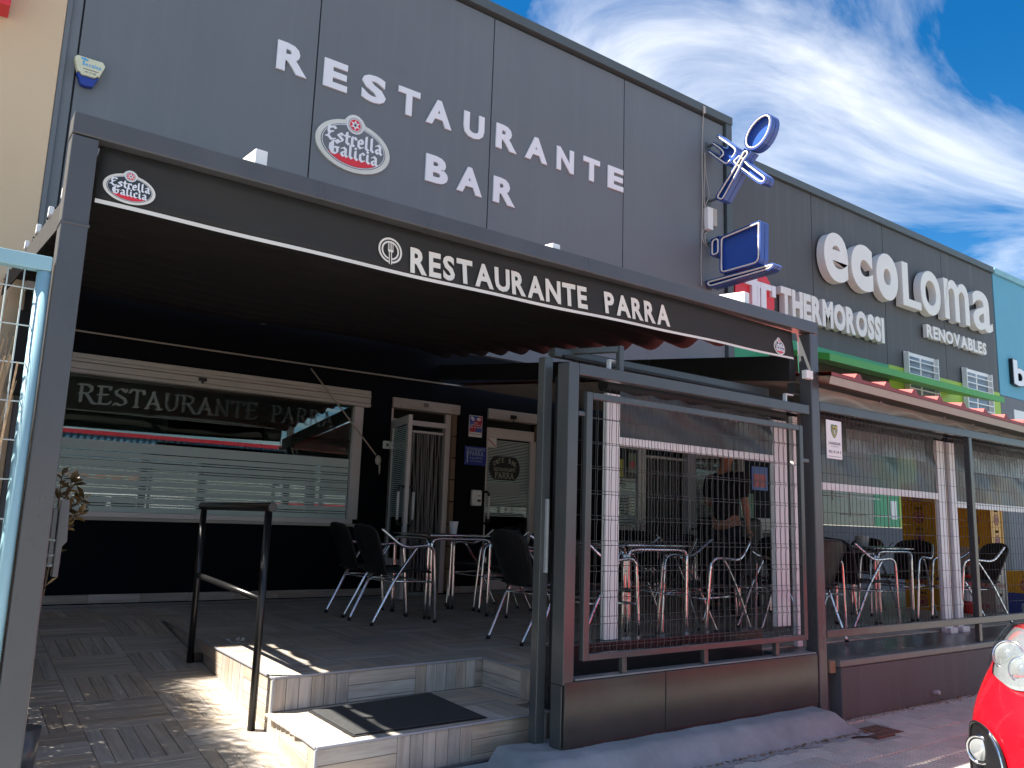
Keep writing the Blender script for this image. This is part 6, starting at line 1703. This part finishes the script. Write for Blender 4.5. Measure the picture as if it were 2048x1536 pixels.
# ================================================================== PERSON
def skin_mesh(name, joints, edges, mt, sub=2, par=None):
    """joints: {key: (pos, rx, ry)}; first key is the root"""
    keys = list(joints); idx = {k: i for i, k in enumerate(keys)}
    me = bpy.data.meshes.new(name); me.from_pydata([joints[k][0] for k in keys], [(idx[a], idx[b]) for a, b in edges], [])
    o = bpy.data.objects.new(name, me); COL.objects.link(o)
    sk_ = o.modifiers.new('skin', 'SKIN'); sk_.use_smooth_shade = True
    ly = me.skin_vertices[0].data if me.skin_vertices else me.attributes
    for k in keys:
        ly[idx[k]].radius = (joints[k][1], joints[k][2]); ly[idx[k]].use_root = (k == keys[0])
    ss = o.modifiers.new('sub', 'SUBSURF'); ss.levels = sub; ss.render_levels = sub
    dg = bpy.context.evaluated_depsgraph_get(); m2 = bpy.data.meshes.new_from_object(o.evaluated_get(dg))
    bpy.data.objects.remove(o); m2.materials.clear(); m2.materials.append(mt)
    for p_ in m2.polygons: p_.use_smooth = True
    q = bpy.data.objects.new(name, m2); COL.objects.link(q)
    if par: q.parent = par
    return q
def head_mesh(name, c, yaw, mt, par, s=1.0):
    """head with brow, nose, lips, chin and ears; faces +x before yaw"""
    me = bpy.data.meshes.new(name); n, mm = 40, 30; vs = []; fs = []
    for j in range(mm+1):
        t = math.pi*j/mm
        for i in range(n):
            a = 2*math.pi*i/n; cx, sx = math.cos(a), math.sin(a); st = math.sin(t); z = math.cos(t)
            x, y = cx*st, sx*st
            rx = .098; ry = .077; rz_ = .122
            X, Y, Z = x*rx, y*ry, z*rz_
            front = max(0, x)
            if z < 0: X += .012*front*(-z); Y *= 1-.30*(-z)**1.3; X *= (1-.12*(-z)) if x < 0 else 1     # jaw narrows
            if z < -.2 and x < 0: X *= 1-.35*(-z-.2)
            g = lambda zz, yy, wz, wy: math.exp(-((Z-zz)/wz)**2-((Y-yy)/wy)**2)*(1 if x > 0 else 0)
            X += .026*g(-.018, 0, .016, .012)+.012*g(.006, 0, .022, .010)        # nose
            X += .008*g(-.052, 0, .008, .020)+.007*g(-.064, 0, .007, .018)        # lips
            X += .010*g(-.095, 0, .016, .022)                                     # chin
            X += .006*g(.030, 0, .010, .04)                                        # brow
            for sy in (-.030, .030): X -= .010*g(.012, sy, .010, .013)             # eye sockets
            vs.append((X*s, Y*s, Z*s))
    for j in range(mm):
        for i in range(n): fs.append((j*n+i, j*n+(i+1) % n, (j+1)*n+(i+1) % n, (j+1)*n+i))
    me.from_pydata(vs, [], fs)
    for p_ in me.polygons: p_.use_smooth = True
    me.materials.append(mt)
    o = bpy.data.objects.new(name, me); COL.objects.link(o); o.parent = par; o.location = c; o.rotation_euler = (0, R(8), yaw)
    return o
def person(loc, yaw, label, arm_l='hang', arm_r='fwd', group=None):
    P = thing('person', loc, label, 'person', group); P.rotation_euler = (0, 0, yaw)
    J = {'pelvis': ((0, 0, .93), .135, .105), 'waist': ((.005, 0, 1.06), .125, .10), 'chest': ((.0, 0, 1.24), .15, .115), 'upper': ((-.01, 0, 1.38), .12, .09), 'neck0': ((-.005, 0, 1.455), .062, .060), 'neck1': ((.015, 0, 1.54), .055, .055), 'skull': ((.025, 0, 1.61), .06, .06)}
    E = [('pelvis', 'waist'), ('waist', 'chest'), ('chest', 'upper'), ('upper', 'neck0'), ('neck0', 'neck1'), ('neck1', 'skull')]
    hands = {}
    for s, nm, mode in ((1, 'l', arm_l), (-1, 'r', arm_r)):
        J['sh'+nm] = ((-.01, s*.175, 1.41), .062, .058); E.append(('upper', 'sh'+nm))
        if mode == 'hang': el, wr = (-.02, s*.245, 1.13), (.03, s*.25, .87)
        elif mode == 'fwd': el, wr = (.02, s*.235, 1.14), (.24, s*.15, 1.12)
        J['ua'+nm] = (tuple((a+b)/2 for a, b in zip(J['sh'+nm][0], el)), .049, .047); J['el'+nm] = (el, .040, .038)
        fm = tuple(a+(b-a)*.35 for a, b in zip(el, wr)); J['fa'+nm] = (fm, .041, .038); J['wr'+nm] = (wr, .026, .022)
        d = (Vector(wr)-Vector(el)).normalized(); pm = Vector(wr)+d*.055; J['pa'+nm] = (tuple(pm), .034, .018)
        E += [('sh'+nm, 'ua'+nm), ('ua'+nm, 'el'+nm), ('el'+nm, 'fa'+nm), ('fa'+nm, 'wr'+nm), ('wr'+nm, 'pa'+nm)]
        hands[nm] = (pm, d, s)
        J['hip'+nm] = ((0, s*.095, .86), .092, .088); J['th'+nm] = ((.01, s*.105, .68), .080, .078); J['kn'+nm] = ((.02, s*.11, .48), .056, .054); J['cf'+nm] = ((-.005, s*.115, .34), .056, .054); J['an'+nm] = ((-.01, s*.12, .10), .036, .036)
        J['bl'+nm] = ((.10, s*.13, .035), .034, .030)
        E += [('pelvis', 'hip'+nm), ('hip'+nm, 'th'+nm), ('th'+nm, 'kn'+nm), ('kn'+nm, 'cf'+nm), ('cf'+nm, 'an'+nm), ('an'+nm, 'bl'+nm)]
    body = skin_mesh('body', J, E, M['skin'], 2, P)
    for nm, (pm, d, s) in hands.items():
        side = Vector((1, 0, 0)) if abs(d.x) < .7 else Vector((0, -s, 0)); side = (side-d*side.dot(d)).normalized(); curl = d.cross(side)*(s)
        k = 0
        for f_, L_ in ((-.024, .058), (-.008, .070), (.008, .075), (.024, .068)):
            a = pm+d*.02+side*f_; b = a+d*L_*.55; c = b+d*L_*.36+curl*L_*.30; e = c+d*L_*.10+curl*L_*.25
            m = MB(); m.tube(catmull([tuple(a), tuple(b), tuple(c), tuple(e)], 3), [.0088]*4+[.0082]*3+[.0074]*3, 8); m.build('finger', M['skin'], None, fix=True) if False else mpart(P, 'finger', m, M['skin'])
        a = pm-d*.03+side*.030; b = a+d*.03+side*.022; c = b+d*.03+side*.004
        m = MB(); m.tube(catmull([tuple(a), tuple(b), tuple(c)], 3), .0098, 8); mpart(P, 'thumb', m, M['skin'])
    hd = head_mesh('head', (.035, 0, 1.655), 0, M['skin'], P)
    for s in (-1, 1):
        m = MB(); m.tube(catmull([(.022, s*.078, 1.672), (.010, s*.088, 1.685), (-.003, s*.088, 1.668), (.002, s*.084, 1.640), (.015, s*.078, 1.632)], 3), .006, 6); mpart(P, 'ear', m, M['skin'])
        m = MB(); m.ball((.118, s*.030, 1.664), .010, .012, .008, 10, 6); mpart(P, 'eye', m, M['ink'])
    # hair cap
    me = bpy.data.meshes.new('hair'); vs = []; fs = []; n, mm = 32, 14
    for j in range(mm+1):
        t = math.pi*.56*j/mm
        for i in range(n):
            a = 2*math.pi*i/n; k_ = 1.0 if math.cos(a) < .2 else 1-.42*max(0, math.cos(a)-.2)
            tt = t*k_; x, y, z = math.cos(a)*math.sin(tt), math.sin(a)*math.sin(tt), math.cos(tt)
            vs.append((.030+x*.106, y*.084, 1.662+z*.130))
    for j in range(mm):
        for i in range(n): fs.append((j*n+i, j*n+(i+1) % n, (j+1)*n+(i+1) % n, (j+1)*n+i))
    me.from_pydata(vs, [], fs); me.materials.append(M['hair'])
    for p_ in me.polygons: p_.use_smooth = True
    part(P, 'hair', me, .004)
    # clothes
    K = {k: J[k] for k in ('pelvis', 'waist', 'chest', 'upper')}
    S = {'pelvis': ((0, 0, .90), .160, .128), 'waist': ((.005, 0, 1.06), .150, .122), 'chest': ((0, 0, 1.24), .170, .134), 'upper': ((-.01, 0, 1.385), .140, .108), 'neck0': ((-.005, 0, 1.462), .074, .070)}
    SE = [('pelvis', 'waist'), ('waist', 'chest'), ('chest', 'upper'), ('upper', 'neck0')]
    for s, nm in ((1, 'l'), (-1, 'r')):
        S['sh'+nm] = (J['sh'+nm][0], .080, .076); a, b = Vector(J['sh'+nm][0]), Vector(J['el'+nm][0])
        S['ua'+nm] = (tuple(a+(b-a)*.5), .070, .066); S['cu'+nm] = (tuple(a+(b-a)*.86), .066, .060)
        SE += [('upper', 'sh'+nm), ('sh'+nm, 'ua'+nm), ('ua'+nm, 'cu'+nm)]
    skin_mesh('t_shirt', S, SE, M['tshirt'], 2, P)
    T = {'pelvis': ((0, 0, .95), .150, .118)}; TE = []
    for s, nm in ((1, 'l'), (-1, 'r')):
        T['hip'+nm] = ((0, s*.095, .85), .112, .108); T['th'+nm] = (J['th'+nm][0], .098, .095); T['kn'+nm] = (J['kn'+nm][0], .076, .074); T['cf'+nm] = (J['cf'+nm][0], .074, .072); T['hm'+nm] = ((-.005, s*.12, .085), .068, .066)
        TE += [('pelvis', 'hip'+nm), ('hip'+nm, 'th'+nm), ('th'+nm, 'kn'+nm), ('kn'+nm, 'cf'+nm), ('cf'+nm, 'hm'+nm)]
        m = MB(); m.tube(catmull([(-.075, s*.12, .045), (0, s*.122, .050), (.10, s*.13, .042), (.17, s*.135, .034)], 4), [.036]*5+[.046]*4+[.042]*3+[.026], 12)
        m.v = [(x, y, max(0, z*.9)) for x, y, z in m.v]; mpart(P, 'shoe', m, M['rubber'])
    skin_mesh('trousers', T, TE, M['trousers'], 2, P)
    return P
man = person((7.02, 5.72, 0), R(8), 'man in a black t-shirt standing among the chairs behind the gate', 'fwd', 'hang')

# ================================================================== CRATES, EXTINGUISHER, COUNTER
def make_crate(mt, mt_print, L=.40, Wd=.30, H=.245, star=True):
    t = thing('bottle_crate', (0, 0, 0)); m = MB()
    w = .014
    # outer walls with a hand slot on every side
    def side(p0, p1):
        d = Vector(p1)-Vector(p0); Ls = d.length; d.normalize(); nn = d.cross(Vector((0, 0, 1)))
        def F(a, b, dd): q = Vector(p0)+d*a-nn*dd; return (q.x, q.y, b)
        c = Ls/2; hs = .05; z0_, z1_ = H*.74, H*.86
        for (a0, a1, b0, b1) in ((0, Ls, .0, z0_), (0, Ls, z1_, H), (0, c-hs, z0_, z1_), (c+hs, Ls, z0_, z1_)):
            m.prism([(a0, b0), (a1, b0), (a1, b1), (a0, b1)], F, 0, w)
        return F, Ls
    c4 = [(-L/2, -Wd/2, 0), (L/2, -Wd/2, 0), (L/2, Wd/2, 0), (-L/2, Wd/2, 0)]
    Fs = [side(c4[i], c4[(i+1) % 4]) for i in range(4)]
    m.box(-L/2+.01, L/2-.01, -Wd/2+.01, Wd/2-.01, .004, .014)
    mpart(t, 'shell', m, mt)
    m = MB()
    for i in range(4):
        a = c4[i]; m.box(a[0]-.006 if a[0] < 0 else a[0]-.018, a[0]+.018 if a[0] < 0 else a[0]+.006, a[1]-.006 if a[1] < 0 else a[1]-.018, a[1]+.018 if a[1] < 0 else a[1]+.006, .0, H)
    mpart(t, 'corner_posts', m, mt)['kind'] = 'stuff'
    m = MB(); m.box(-L/2+.02, L/2-.02, -Wd/2+.02, Wd/2-.02, .016, H*.72); mpart(t, 'bottle_grid', m, M['black_matt'])
    m = MB()
    for F, Ls in Fs:
        if star:
            G = lambda a, b, dd, F=F: F(a, b, dd)
            ring(m, Ls/2, H*.36, .058, .068, G, -.002, 20); m.prism(star_poly(Ls/2, H*.36, .05, .022), G, -.002, 0)
            ring(m, Ls/2, H*.36, .048, .054, G, -.0025, 20)
        else:
            text_flat(m, mt_print[1], Ls/2-.13, Ls/2+.13, H*.12, H*.34, F, -.002, off=.03)
    mpart(t, 'print', m, mt_print[0] if isinstance(mt_print, tuple) else mt_print)
    return t
cy = make_crate(M['crateyellow'], mat('purple_print', (.30, .05, .12), .5)); cbg = make_crate(M['cratebeige'], (M['inkred'], 'SEVILLA'), star=False)
cbl = make_crate(M['crateblue'], mat('white_outline_print', (.5, .55, .62), .5)); cgr = make_crate(M['crategreen'], (M['signwhite'], 'AGUA'), star=False)
ucr = set()
def crate(src, x, y, z, rz, label, grp):
    o = src if src.name not in ucr else copy_tree(src); ucr.add(src.name); o.location = (x, y, z); o.rotation_euler = (0, 0, R(rz)); return tag(o, label, 'crate', grp)
ords = ['bottom', 'second from the bottom', 'third from the bottom', 'fourth from the bottom', 'fifth from the bottom', 'topmost']
for i in range(6): crate(cy, 10.02, 5.13, i*.248, 90, 'yellow bottle crate, %s of the all-yellow stack' % ords[i], 'yellow crates in the left stack')
for i in range(3): crate(cbg, 10.68, 4.80, i*.248, 90, 'beige crate with red print, %s of the mixed stack' % ords[i], 'crates in the mixed stack')
for i in range(3, 6): crate(cy, 10.68, 4.80, i*.248, 90, 'yellow crate, %s of the mixed beige and yellow stack' % ords[i], 'crates in the mixed stack')
crate(cbl, 10.60, 4.22, 0, 90, 'dark blue bottle crate with a pale printed oval under a yellow crate at the right', 'crates in the low stack')
crate(cy, 10.60, 4.22, .248, 90, 'yellow bottle crate resting on the dark blue crate', 'crates in the low stack')
crate(cgr, 9.15, 7.30, .86, 0, 'lower green bottle crate standing on the dark counter', 'green crates on the counter')
crate(cgr, 9.15, 7.30, 1.108, 0, 'upper green bottle crate of the pair on the dark counter', 'green crates on the counter')
ex = thing('fire_extinguisher', (10.0, 4.66, 0), 'red fire extinguisher standing on the floor between the crate stacks', 'fire extinguisher')
x, y = 10.0, 4.66
m = MB(); m.tube([(x, y, .0), (x, y, .03), (x, y, .36), (x, y, .41), (x, y, .44)], [.068, .075, .075, .055, .025], 20); m.build('cylinder', M['extred'], ex)
m = MB(); m.cyl((x, y, .44), (x, y, .49), .018, 10); m.beam((x, y, .49), (x-.08, y-.03, .52), .018, .012); m.beam((x, y, .475), (x-.08, y-.03, .475), .018, .01); m.build('valve_and_lever', M['black'], ex)
m = MB(); m.tube(catmull([(x, y+.02, .46), (x, y+.10, .44), (x, y+.11, .30), (x, y+.09, .12)], 5), .011, 8); m.build('hose', M['rubber'], ex)
m = MB(); m.tube([(x, y, .14), (x, y, .28)], [.0765, .0765], 20, caps=False); m.build('label_band', M['signwhite'], ex)
ct = thing('bar_counter', (9.7, 7.4, 0), 'black bar counter along the back wall behind the standing man', 'counter')
m = MB(); m.box(8.75, 10.5, 7.15, 7.65, 0, .82); m.build('counter_body', M['black_matt'], ct, bevel=.006)
m = MB(); m.box(8.70, 10.55, 7.10, 7.70, .822, .86); m.build('counter_top', M['black'], ct, bevel=.006)
m = MB(); m.box(9.50, 9.85, 7.2, 7.5, .862, 1.03); tag(m.build('cardboard_box', M['greyplastic'], bevel=.006), 'pale grey box standing on the right of the dark counter', 'box')
ps_ = thing('bar_poster', (9.9, 8.45, 1.6), 'red and blue poster on the navy wall above the counter', 'poster')
q0, q1 = PY(1503, 932, YW-.01), PY(1528, 975, YW-.01)
m = MB(); m.box(q0.x, q1.x+.1, YW-.012, YW, q1.z-.05, q0.z); m.build('sheet', M['inkblue'], ps_)
m = MB(); m.box(q0.x+.04, q1.x+.05, YW-.016, YW-.012, q1.z+.0, q0.z-.12); m.build('red_block', M['inkred'], ps_)
# barbecue / bag-like black appliance with handle, right of the big post
bq = thing('covered_barbecue', (7.9, 6.3, 0), 'black covered barbecue with an upright handle behind the first fence bay', 'barbecue')
m = MB(); m.box(7.50, 8.10, 6.05, 6.55, .30, 1.00); m.build('covered_body', M['black_matt'], bq, bevel=.05)
m = MB()
for (a, b) in ((7.55, 6.1), (8.05, 6.1), (7.55, 6.5), (8.05, 6.5)): m.cyl((a, b, 0), (a, b, .32), .015, 8)
m.build('legs', M['black'], bq, kind='stuff')
m = MB(); m.tube(catmull([(7.88, 6.3, 1.0), (7.87, 6.3, 1.12), (7.90, 6.3, 1.17), (7.97, 6.3, 1.17), (8.00, 6.3, 1.12), (8.0, 6.3, 1.0)], 4), .014, 8); m.build('lid_handle', M['black'], bq)
m = MB(); m.box(8.2, 9.0, 6.15, 6.5, .90, .94); m.box(8.25, 8.28, 6.2, 6.45, 0, .9); m.box(8.92, 8.95, 6.2, 6.45, 0, .9)
tag(m.build('side_table', M['greyplastic'], bevel=.004), 'pale narrow side table beside the covered barbecue', 'side table')
for k, (u, a, b) in enumerate(((1663, 975, 1000), (1699, 978, 1034), (1776, 1003, 1056))):
    p0, p1 = PY(u, a, 6.9), PY(u+2, b, 6.9); m = MB(); m.cyl((p1.x, 6.9, p0.z+.3), (p1.x, 6.9, p1.z), .010, 8)
    tag(m.build('hanging_cord', M['signwhite']), ['leftmost', 'middle', 'rightmost'][k]+' thin white vertical cord hanging in the first fence bay', 'cord', 'thin white cords in the fence bay')
p0, p1 = PY(1645, 990, 7.2), PY(1760, 990, 7.2)
m = MB(); m.cyl((p0.x, 7.2, p0.z), (p1.x, 7.2, p0.z), .009, 8); tag(m.build('cross_rod', M['signwhite']), 'upper thin white horizontal rod across the first fence bay', 'rod', 'thin white rods')
p0, p1 = PY(1680, 1028, 7.2), PY(1828, 1030, 7.2)
m = MB(); m.cyl((p0.x, 7.2, p0.z), (p1.x, 7.2, p0.z), .009, 8); tag(m.build('cross_rod', M['signwhite']), 'lower thin white horizontal rod across the first fence bay', 'rod', 'thin white rods')
# ================================================================== PARKED RED CAR (front corner in view)
car = thing('parked_car', (6.1, 1.0, ZR), 'bright red car parked nose towards us at the right edge, headlamp and fog lamp showing', 'car')
CXF, CYC, HW = 3.74, 1.07, .915       # foremost x, centre line y, half width
def cwidth(z):   # half width at height above road
    return HW*(1-.055*max(0, (z-.52)/.5)**1.5-.05*max(0, (.35-z)/.35)**2)
def cfront(z):   # how far the nose recedes at this height
    return .03*max(0, (.45-z)/.4)**2*2+.02+.50*max(0, (z-.56)/.46)**1.6
def outline(z, n=22):
    """right half plan: centre of the nose to the tail, camera side (+y)"""
    w = cwidth(z); f = cfront(z); pts = []
    for i in range(n+1):
        t = (i/n)*math.pi/2; e = 2/3.1
        y = w*math.sin(t)**e if t > 0 else 0
        x = f+.78*(1-math.cos(t)**e) if t < math.pi/2 else f+.78
        pts.append((x, y))
    pts += [(f+.78+(4.35-f-.78)*k/8, w*(1-.06*(k/8)**3)) for k in range(1, 9)]
    return pts
zs = [.20, .26, .34, .42, .50, .58, .66, .74, .82, .88, .93, .965, .985]
rows = [outline(z) for z in zs]; nP = len(rows[0])
vs = []; fs = []
for s in (1, -1):
    o = len(vs)
    for z, row in zip(zs, rows):
        for (x, y) in row: vs.append((CXF+x, CYC+s*y, ZR+z))
    for j in range(len(zs)-1):
        for i in range(nP-1):
            # openings: headlamp and fog pocket are cut by skipping faces
            zc = (zs[j]+zs[j+1])/2
            a = o+j*nP+i; fs.append((a, a+1, a+nP+1, a+nP) if s > 0 else (a, a+nP, a+nP+1, a+1))
# bonnet and deck
j = len(zs)-1; top1 = [o2 for o2 in range(j*nP, (j+1)*nP)]; top2 = [len(zs)*nP+o2 for o2 in top1]
for i in range(nP-1): fs.append((top1[i], top1[i+1], top2[i+1], top2[i]))
mb = MB(); mb.add(vs, fs, True); bd = mb.build('body', M['carred'], car)
w_ = bd.modifiers.new('w', 'WELD'); w_.merge_threshold = .002
sb = bd.modifiers.new('s', 'SUBSURF'); sb.levels = 1; sb.render_levels = 2
def cpt(z, t, lift=0.0):
    """point on the +y front corner skin at height z and angle t (0 nose centre .. 1 side), pushed outward"""
    def q(z, t):
        tt = t*math.pi/2; e = 2/3.1; w = cwidth(z); f = cfront(z)
        return Vector((CXF+f+.78*(1-max(0, math.cos(tt))**e), CYC+w*max(0, math.sin(tt))**e, ZR+z))
    p = q(z, t); dt = (q(z, min(.999, t+.01))-q(z, max(.001, t-.01))); dz = q(z+.01, t)-q(z-.01, t)
    n = dt.cross(dz).normalized(); c = Vector((CXF+1.2, CYC, ZR+.6))
    if n.dot(p-c) < 0: n = -n
    return p+n*lift
def patch(name, poly, lift, mt, par, n=7, sag=0.0, bev=0):
    """curved panel on the corner skin: poly in (t, z), filled as a fan of rings and lifted"""
    cxp = sum(p[0] for p in poly)/len(poly); czp = sum(p[1] for p in poly)/len(poly); m = MB(); N = len(poly)
    vs = [cpt(czp, cxp, lift+sag)]; fs = []
    for k in range(1, n+1):
        s = k/n
        for (t, z) in poly: vs.append(cpt(czp+(z-czp)*s, cxp+(t-cxp)*s, lift+sag*(1-s*s)))
    for i in range(N): fs.append((0, 1+i, 1+(i+1) % N))
    for k in range(1, n):
        for i in range(N): a = 1+(k-1)*N; b = 1+k*N; fs.append((a+i, b+i, b+(i+1) % N, a+(i+1) % N))
    m.add(vs, fs, True); return m.build(name, mt, par)
def smooth_poly(p, k=5): return [(q.x, q.y) for q in catmull([(a, b, 0) for a, b in p], k, True)]
def seen(u, v, lift=0.0):
    """surface coordinates (t, z) of the car corner point seen along a sight line"""
    best = None
    for a in range(30, 100):
        for b in range(20, 99):
            P = cpt(b/100, a/100); d = P-EYE; w = d.dot(fw); uu = 1024+FPX*d.dot(rt)/w; vv = 768-FPX*d.dot(up)/w
            e = (uu-u)**2+(vv-v)**2
            nrm = cpt(b/100, a/100, .01)-P
            if nrm.dot(d) > 0: e += 1e5
            if best is None or e < best[0]: best = (e, a/100, b/100)
    return best[1], best[2]
hl = thing('headlamp', (4.2, 1.8, .3)); hl.parent = car; hl.location = Vector((4.2, 1.8, .3))-Vector(car.location)
HLP = smooth_poly([(.57, .79), (.66, .85), (.70, .915), (.64, .965), (.5, .970), (.36, .93), (.27, .86), (.29, .77), (.36, .75), (.45, .765)], 4)
patch('lamp_bowl', HLP, .004, mat('lamp_bowl_silver', (.33, .35, .37), .2, metal=.6), hl)
patch('lamp_lens', HLP, .030, M['lens'], hl, sag=.02)
def disc(par, tz, r, lift, name, mt, rim=None, dome=0):
    c = cpt(tz[1], tz[0], lift); c2 = cpt(tz[1], tz[0], lift+.01); n = (c2-c).normalized(); n = (n+Vector((-1.2, -.4, 0))).normalized()
    a = n.cross(Vector((0, 0, 1))).normalized(); b = n.cross(a)
    if rim:
        m = MB(); m.tube([c+(a*math.cos(k*math.pi/14)+b*math.sin(k*math.pi/14))*r for k in range(28)], rim, 8, True); return m.build(name, mt, par)
    m = MB(); vs = [c+n*dome]
    for q in range(1, 6):
        s = q/5
        for k in range(24): vs.append(c+(a*math.cos(k*math.pi/12)+b*math.sin(k*math.pi/12))*r*s+n*dome*(1-s*s))
    fs = [(0, 1+k, 1+(k+1) % 24) for k in range(24)]
    for q in range(4):
        for k in range(24): fs.append((1+q*24+k, 1+(q+1)*24+k, 1+(q+1)*24+(k+1) % 24, 1+q*24+(k+1) % 24))
    m.add(vs, fs, True); return m.build(name, mt, par)
gl = mat('projector_glass', (.35, .37, .38), .05, metal=.5, coat=1)
for tz, r in (((.485, .86), .058), ((.355, .82), .048)):
    disc(hl, tz, r, .016, 'projector_lens', gl, dome=.02); disc(hl, tz, r+.008, .016, 'chrome_ring', M['chrome'], rim=.004)
fg = thing('fog_lamp', (4.2, 1.8, -.1)); fg.parent = car; fg.location = Vector((4.2, 1.8, -.1))-Vector(car.location)
FGP = smooth_poly([(.53, .59), (.62, .56), (.66, .46), (.68, .34), (.62, .25), (.42, .25), (.35, .36), (.36, .50), (.42, .57)], 4)
patch('fog_bezel', FGP, .006, M['carblack'], fg)
m = MB(); m.tube([cpt(z, t, .010) for t, z in FGP], .006, 7, True); m.build('bezel_edge', M['carblack'], fg)
m = MB(); m.tube([cpt(q.y, q.x, .013) for q in catmull([(.43, .575, 0), (.375, .51, 0), (.355, .38, 0), (.40, .27, 0)], 5)], .007, 7); m.build('chrome_blade', M['chrome'], fg)
disc(fg, (.50, .485), .046, .014, 'fog_lens', gl, dome=.014); disc(fg, (.50, .485), .056, .016, 'chrome_ring', M['chrome'], rim=.006)
disc(fg, (.50, .36), .030, .012, 'sensor', M['black_matt'], dome=.01)
patch('grille', smooth_poly([(.02, .74), (.16, .74), (.19, .66), (.15, .58), (.02, .56)], 3), .006, M['carblack'], car)
patch('lower_grille', smooth_poly([(.02, .44), (.24, .44), (.27, .34), (.22, .27), (.02, .27)], 3), .006, M['carblack'], car)
# bonnet crown, cabin, wheels
mb = MB(); n_ = 14; vs = []; fs = []
for i in range(n_+1):
    x = .62+(1.45-.62)*i/n_
    for k in range(13):
        a = -1+2*k/12; y = a*.80*(1-.10*(1-i/n_)**2); z = .972+.055*(1-a*a)+.055*(i/n_)
        vs.append((CXF+x, CYC+y, ZR+z))
for i in range(n_):
    for k in range(12): fs.append((i*13+k, i*13+k+1, (i+1)*13+k+1, (i+1)*13+k))
mb.add(vs, fs, True); bn = mb.build('bonnet', M['carred'], car); bn.modifiers.new('s', 'SOLIDIFY').thickness = .03
mb = MB()
cab = [(1.35, .99, .78), (2.05, 1.50, .62), (2.6, 1.58, .60), (3.5, 1.52, .58), (4.25, 1.02, .74)]
vs = [(CXF+x, CYC+s*w, ZR+z) for x, z, w in cab for s in (1, -1)]+[(CXF+1.35, CYC+.78, ZR+.97), (CXF+1.35, CYC-.78, ZR+.97), (CXF+4.25, CYC+.78, ZR+.97), (CXF+4.25, CYC-.78, ZR+.97)]
fs = [(0, 2, 3, 1), (2, 4, 5, 3), (4, 6, 7, 5), (6, 8, 9, 7), (0, 8, 6, 4, 2), (1, 3, 5, 7, 9)]
mb.add(vs, fs); mb.build('cabin_glass', mat('dark_car_glass', (.02, .022, .024), .05), car, bevel=.03)
mb = MB(); mb.box(CXF+2.1, CXF+3.5, CYC-.60, CYC+.60, ZR+1.55, ZR+1.60); mb.build('roof', M['carred'], car, bevel=.02)
for x in (.88, 3.52):
    for s in (1, -1):
        y = CYC+s*(HW-.12)
        wh = thing('wheel', (CXF+x, y, ZR+.345)); wh.parent = car; wh.location = Vector((CXF+x, y, ZR+.345))-Vector(car.location)
        m = MB(); m.cyl((CXF+x, y-.115, ZR+.345), (CXF+x, y+.125*1, ZR+.345), .345, 36); m.build('tyre', M['tyre'], wh, bevel=.03)
        m = MB(); m.cyl((CXF+x, y+s*.10, ZR+.345), (CXF+x, y+s*.135, ZR+.345), .23, 30)
        m.build('rim', M['alu'], wh, bevel=.01)
# ================================================================== ACROSS THE STREET (mirrored in the shop windows)
op = thing('warehouse', (6, -27, ZR), 'long pale warehouse with a blue corrugated fascia and red edge across the street', 'building')
m = MB(); m.box(-12, 40, -34, -27.4, ZR, 3.3); m.build('pale_wall', mat('pale_green_grey_wall', (.50, .53, .50), .7), op)
m = MB()
for i in range(170):
    x = -12+i*.3; m.add([(x, -27.3, 3.3), (x+.08, -27.2, 3.3), (x+.22, -27.2, 3.3), (x+.30, -27.3, 3.3), (x, -27.3, 4.4), (x+.08, -27.2, 4.4), (x+.22, -27.2, 4.4), (x+.30, -27.3, 4.4)], [(0, 1, 5, 4), (1, 2, 6, 5), (2, 3, 7, 6)])
m.build('corrugated_fascia', mat('blue_corrugated_sheet', (.10, .22, .33), .5), op, kind='stuff')
m = MB(); m.box(-12, 40, -27.5, -27.15, 4.4, 4.6); m.build('red_edge', M['inkred'], op)
m = MB(); text_flat(m, 'lavado', 5.6, 9.6, 2.1, 2.7, lambda a, b, d: (15.2-a, -27.36, b), 0, off=.03); text_flat(m, 'a presion', 5.6, 9.9, 1.1, 1.7, lambda a, b, d: (15.2-a, -27.36, b), 0, off=.03); m.build('orange_wall_text', mat('orange_wall_print', (.60, .25, .12), .6), op)
vn = thing('white_van', (6.8, -19.5, ZR), 'white delivery van parked across the street', 'van')
m = MB(); m.prism([(4.2, ZR+.35), (4.2, ZR+1.0), (4.9, ZR+1.25), (5.5, ZR+2.0), (9.4, ZR+2.05), (9.5, ZR+.35)], lambda a, b, d: (a, -20.5+d, b), 0, 1.9); m.build('body', M['white'], vn, bevel=.08)
m = MB(); m.box(5.45, 6.3, -18.59, -18.58, ZR+1.3, ZR+1.85); m.box(6.5, 7.4, -18.59, -18.58, ZR+1.3, ZR+1.85); m.build('side_windows', M['carblack'], vn)
for x in (5.3, 8.4):
    m = MB(); m.cyl((x, -18.75, ZR+.34), (x, -18.55, ZR+.34), .34, 24); m.build('wheel', M['tyre'], vn)
rl = thing('street_railing', (14, -24, ZR), 'pale vertical bar railing across the street', 'railing')
for i in range(90):
    m = MB(); x = 9.5+i*.14; m.box(x, x+.04, -24.02, -23.98, ZR, ZR+1.8); m.build('bar', M['signwhite'], rl)
m = MB(); m.box(9.4, 22.2, -24.04, -23.96, ZR+1.7, ZR+1.78); m.build('top_rail', M['signwhite'], rl)
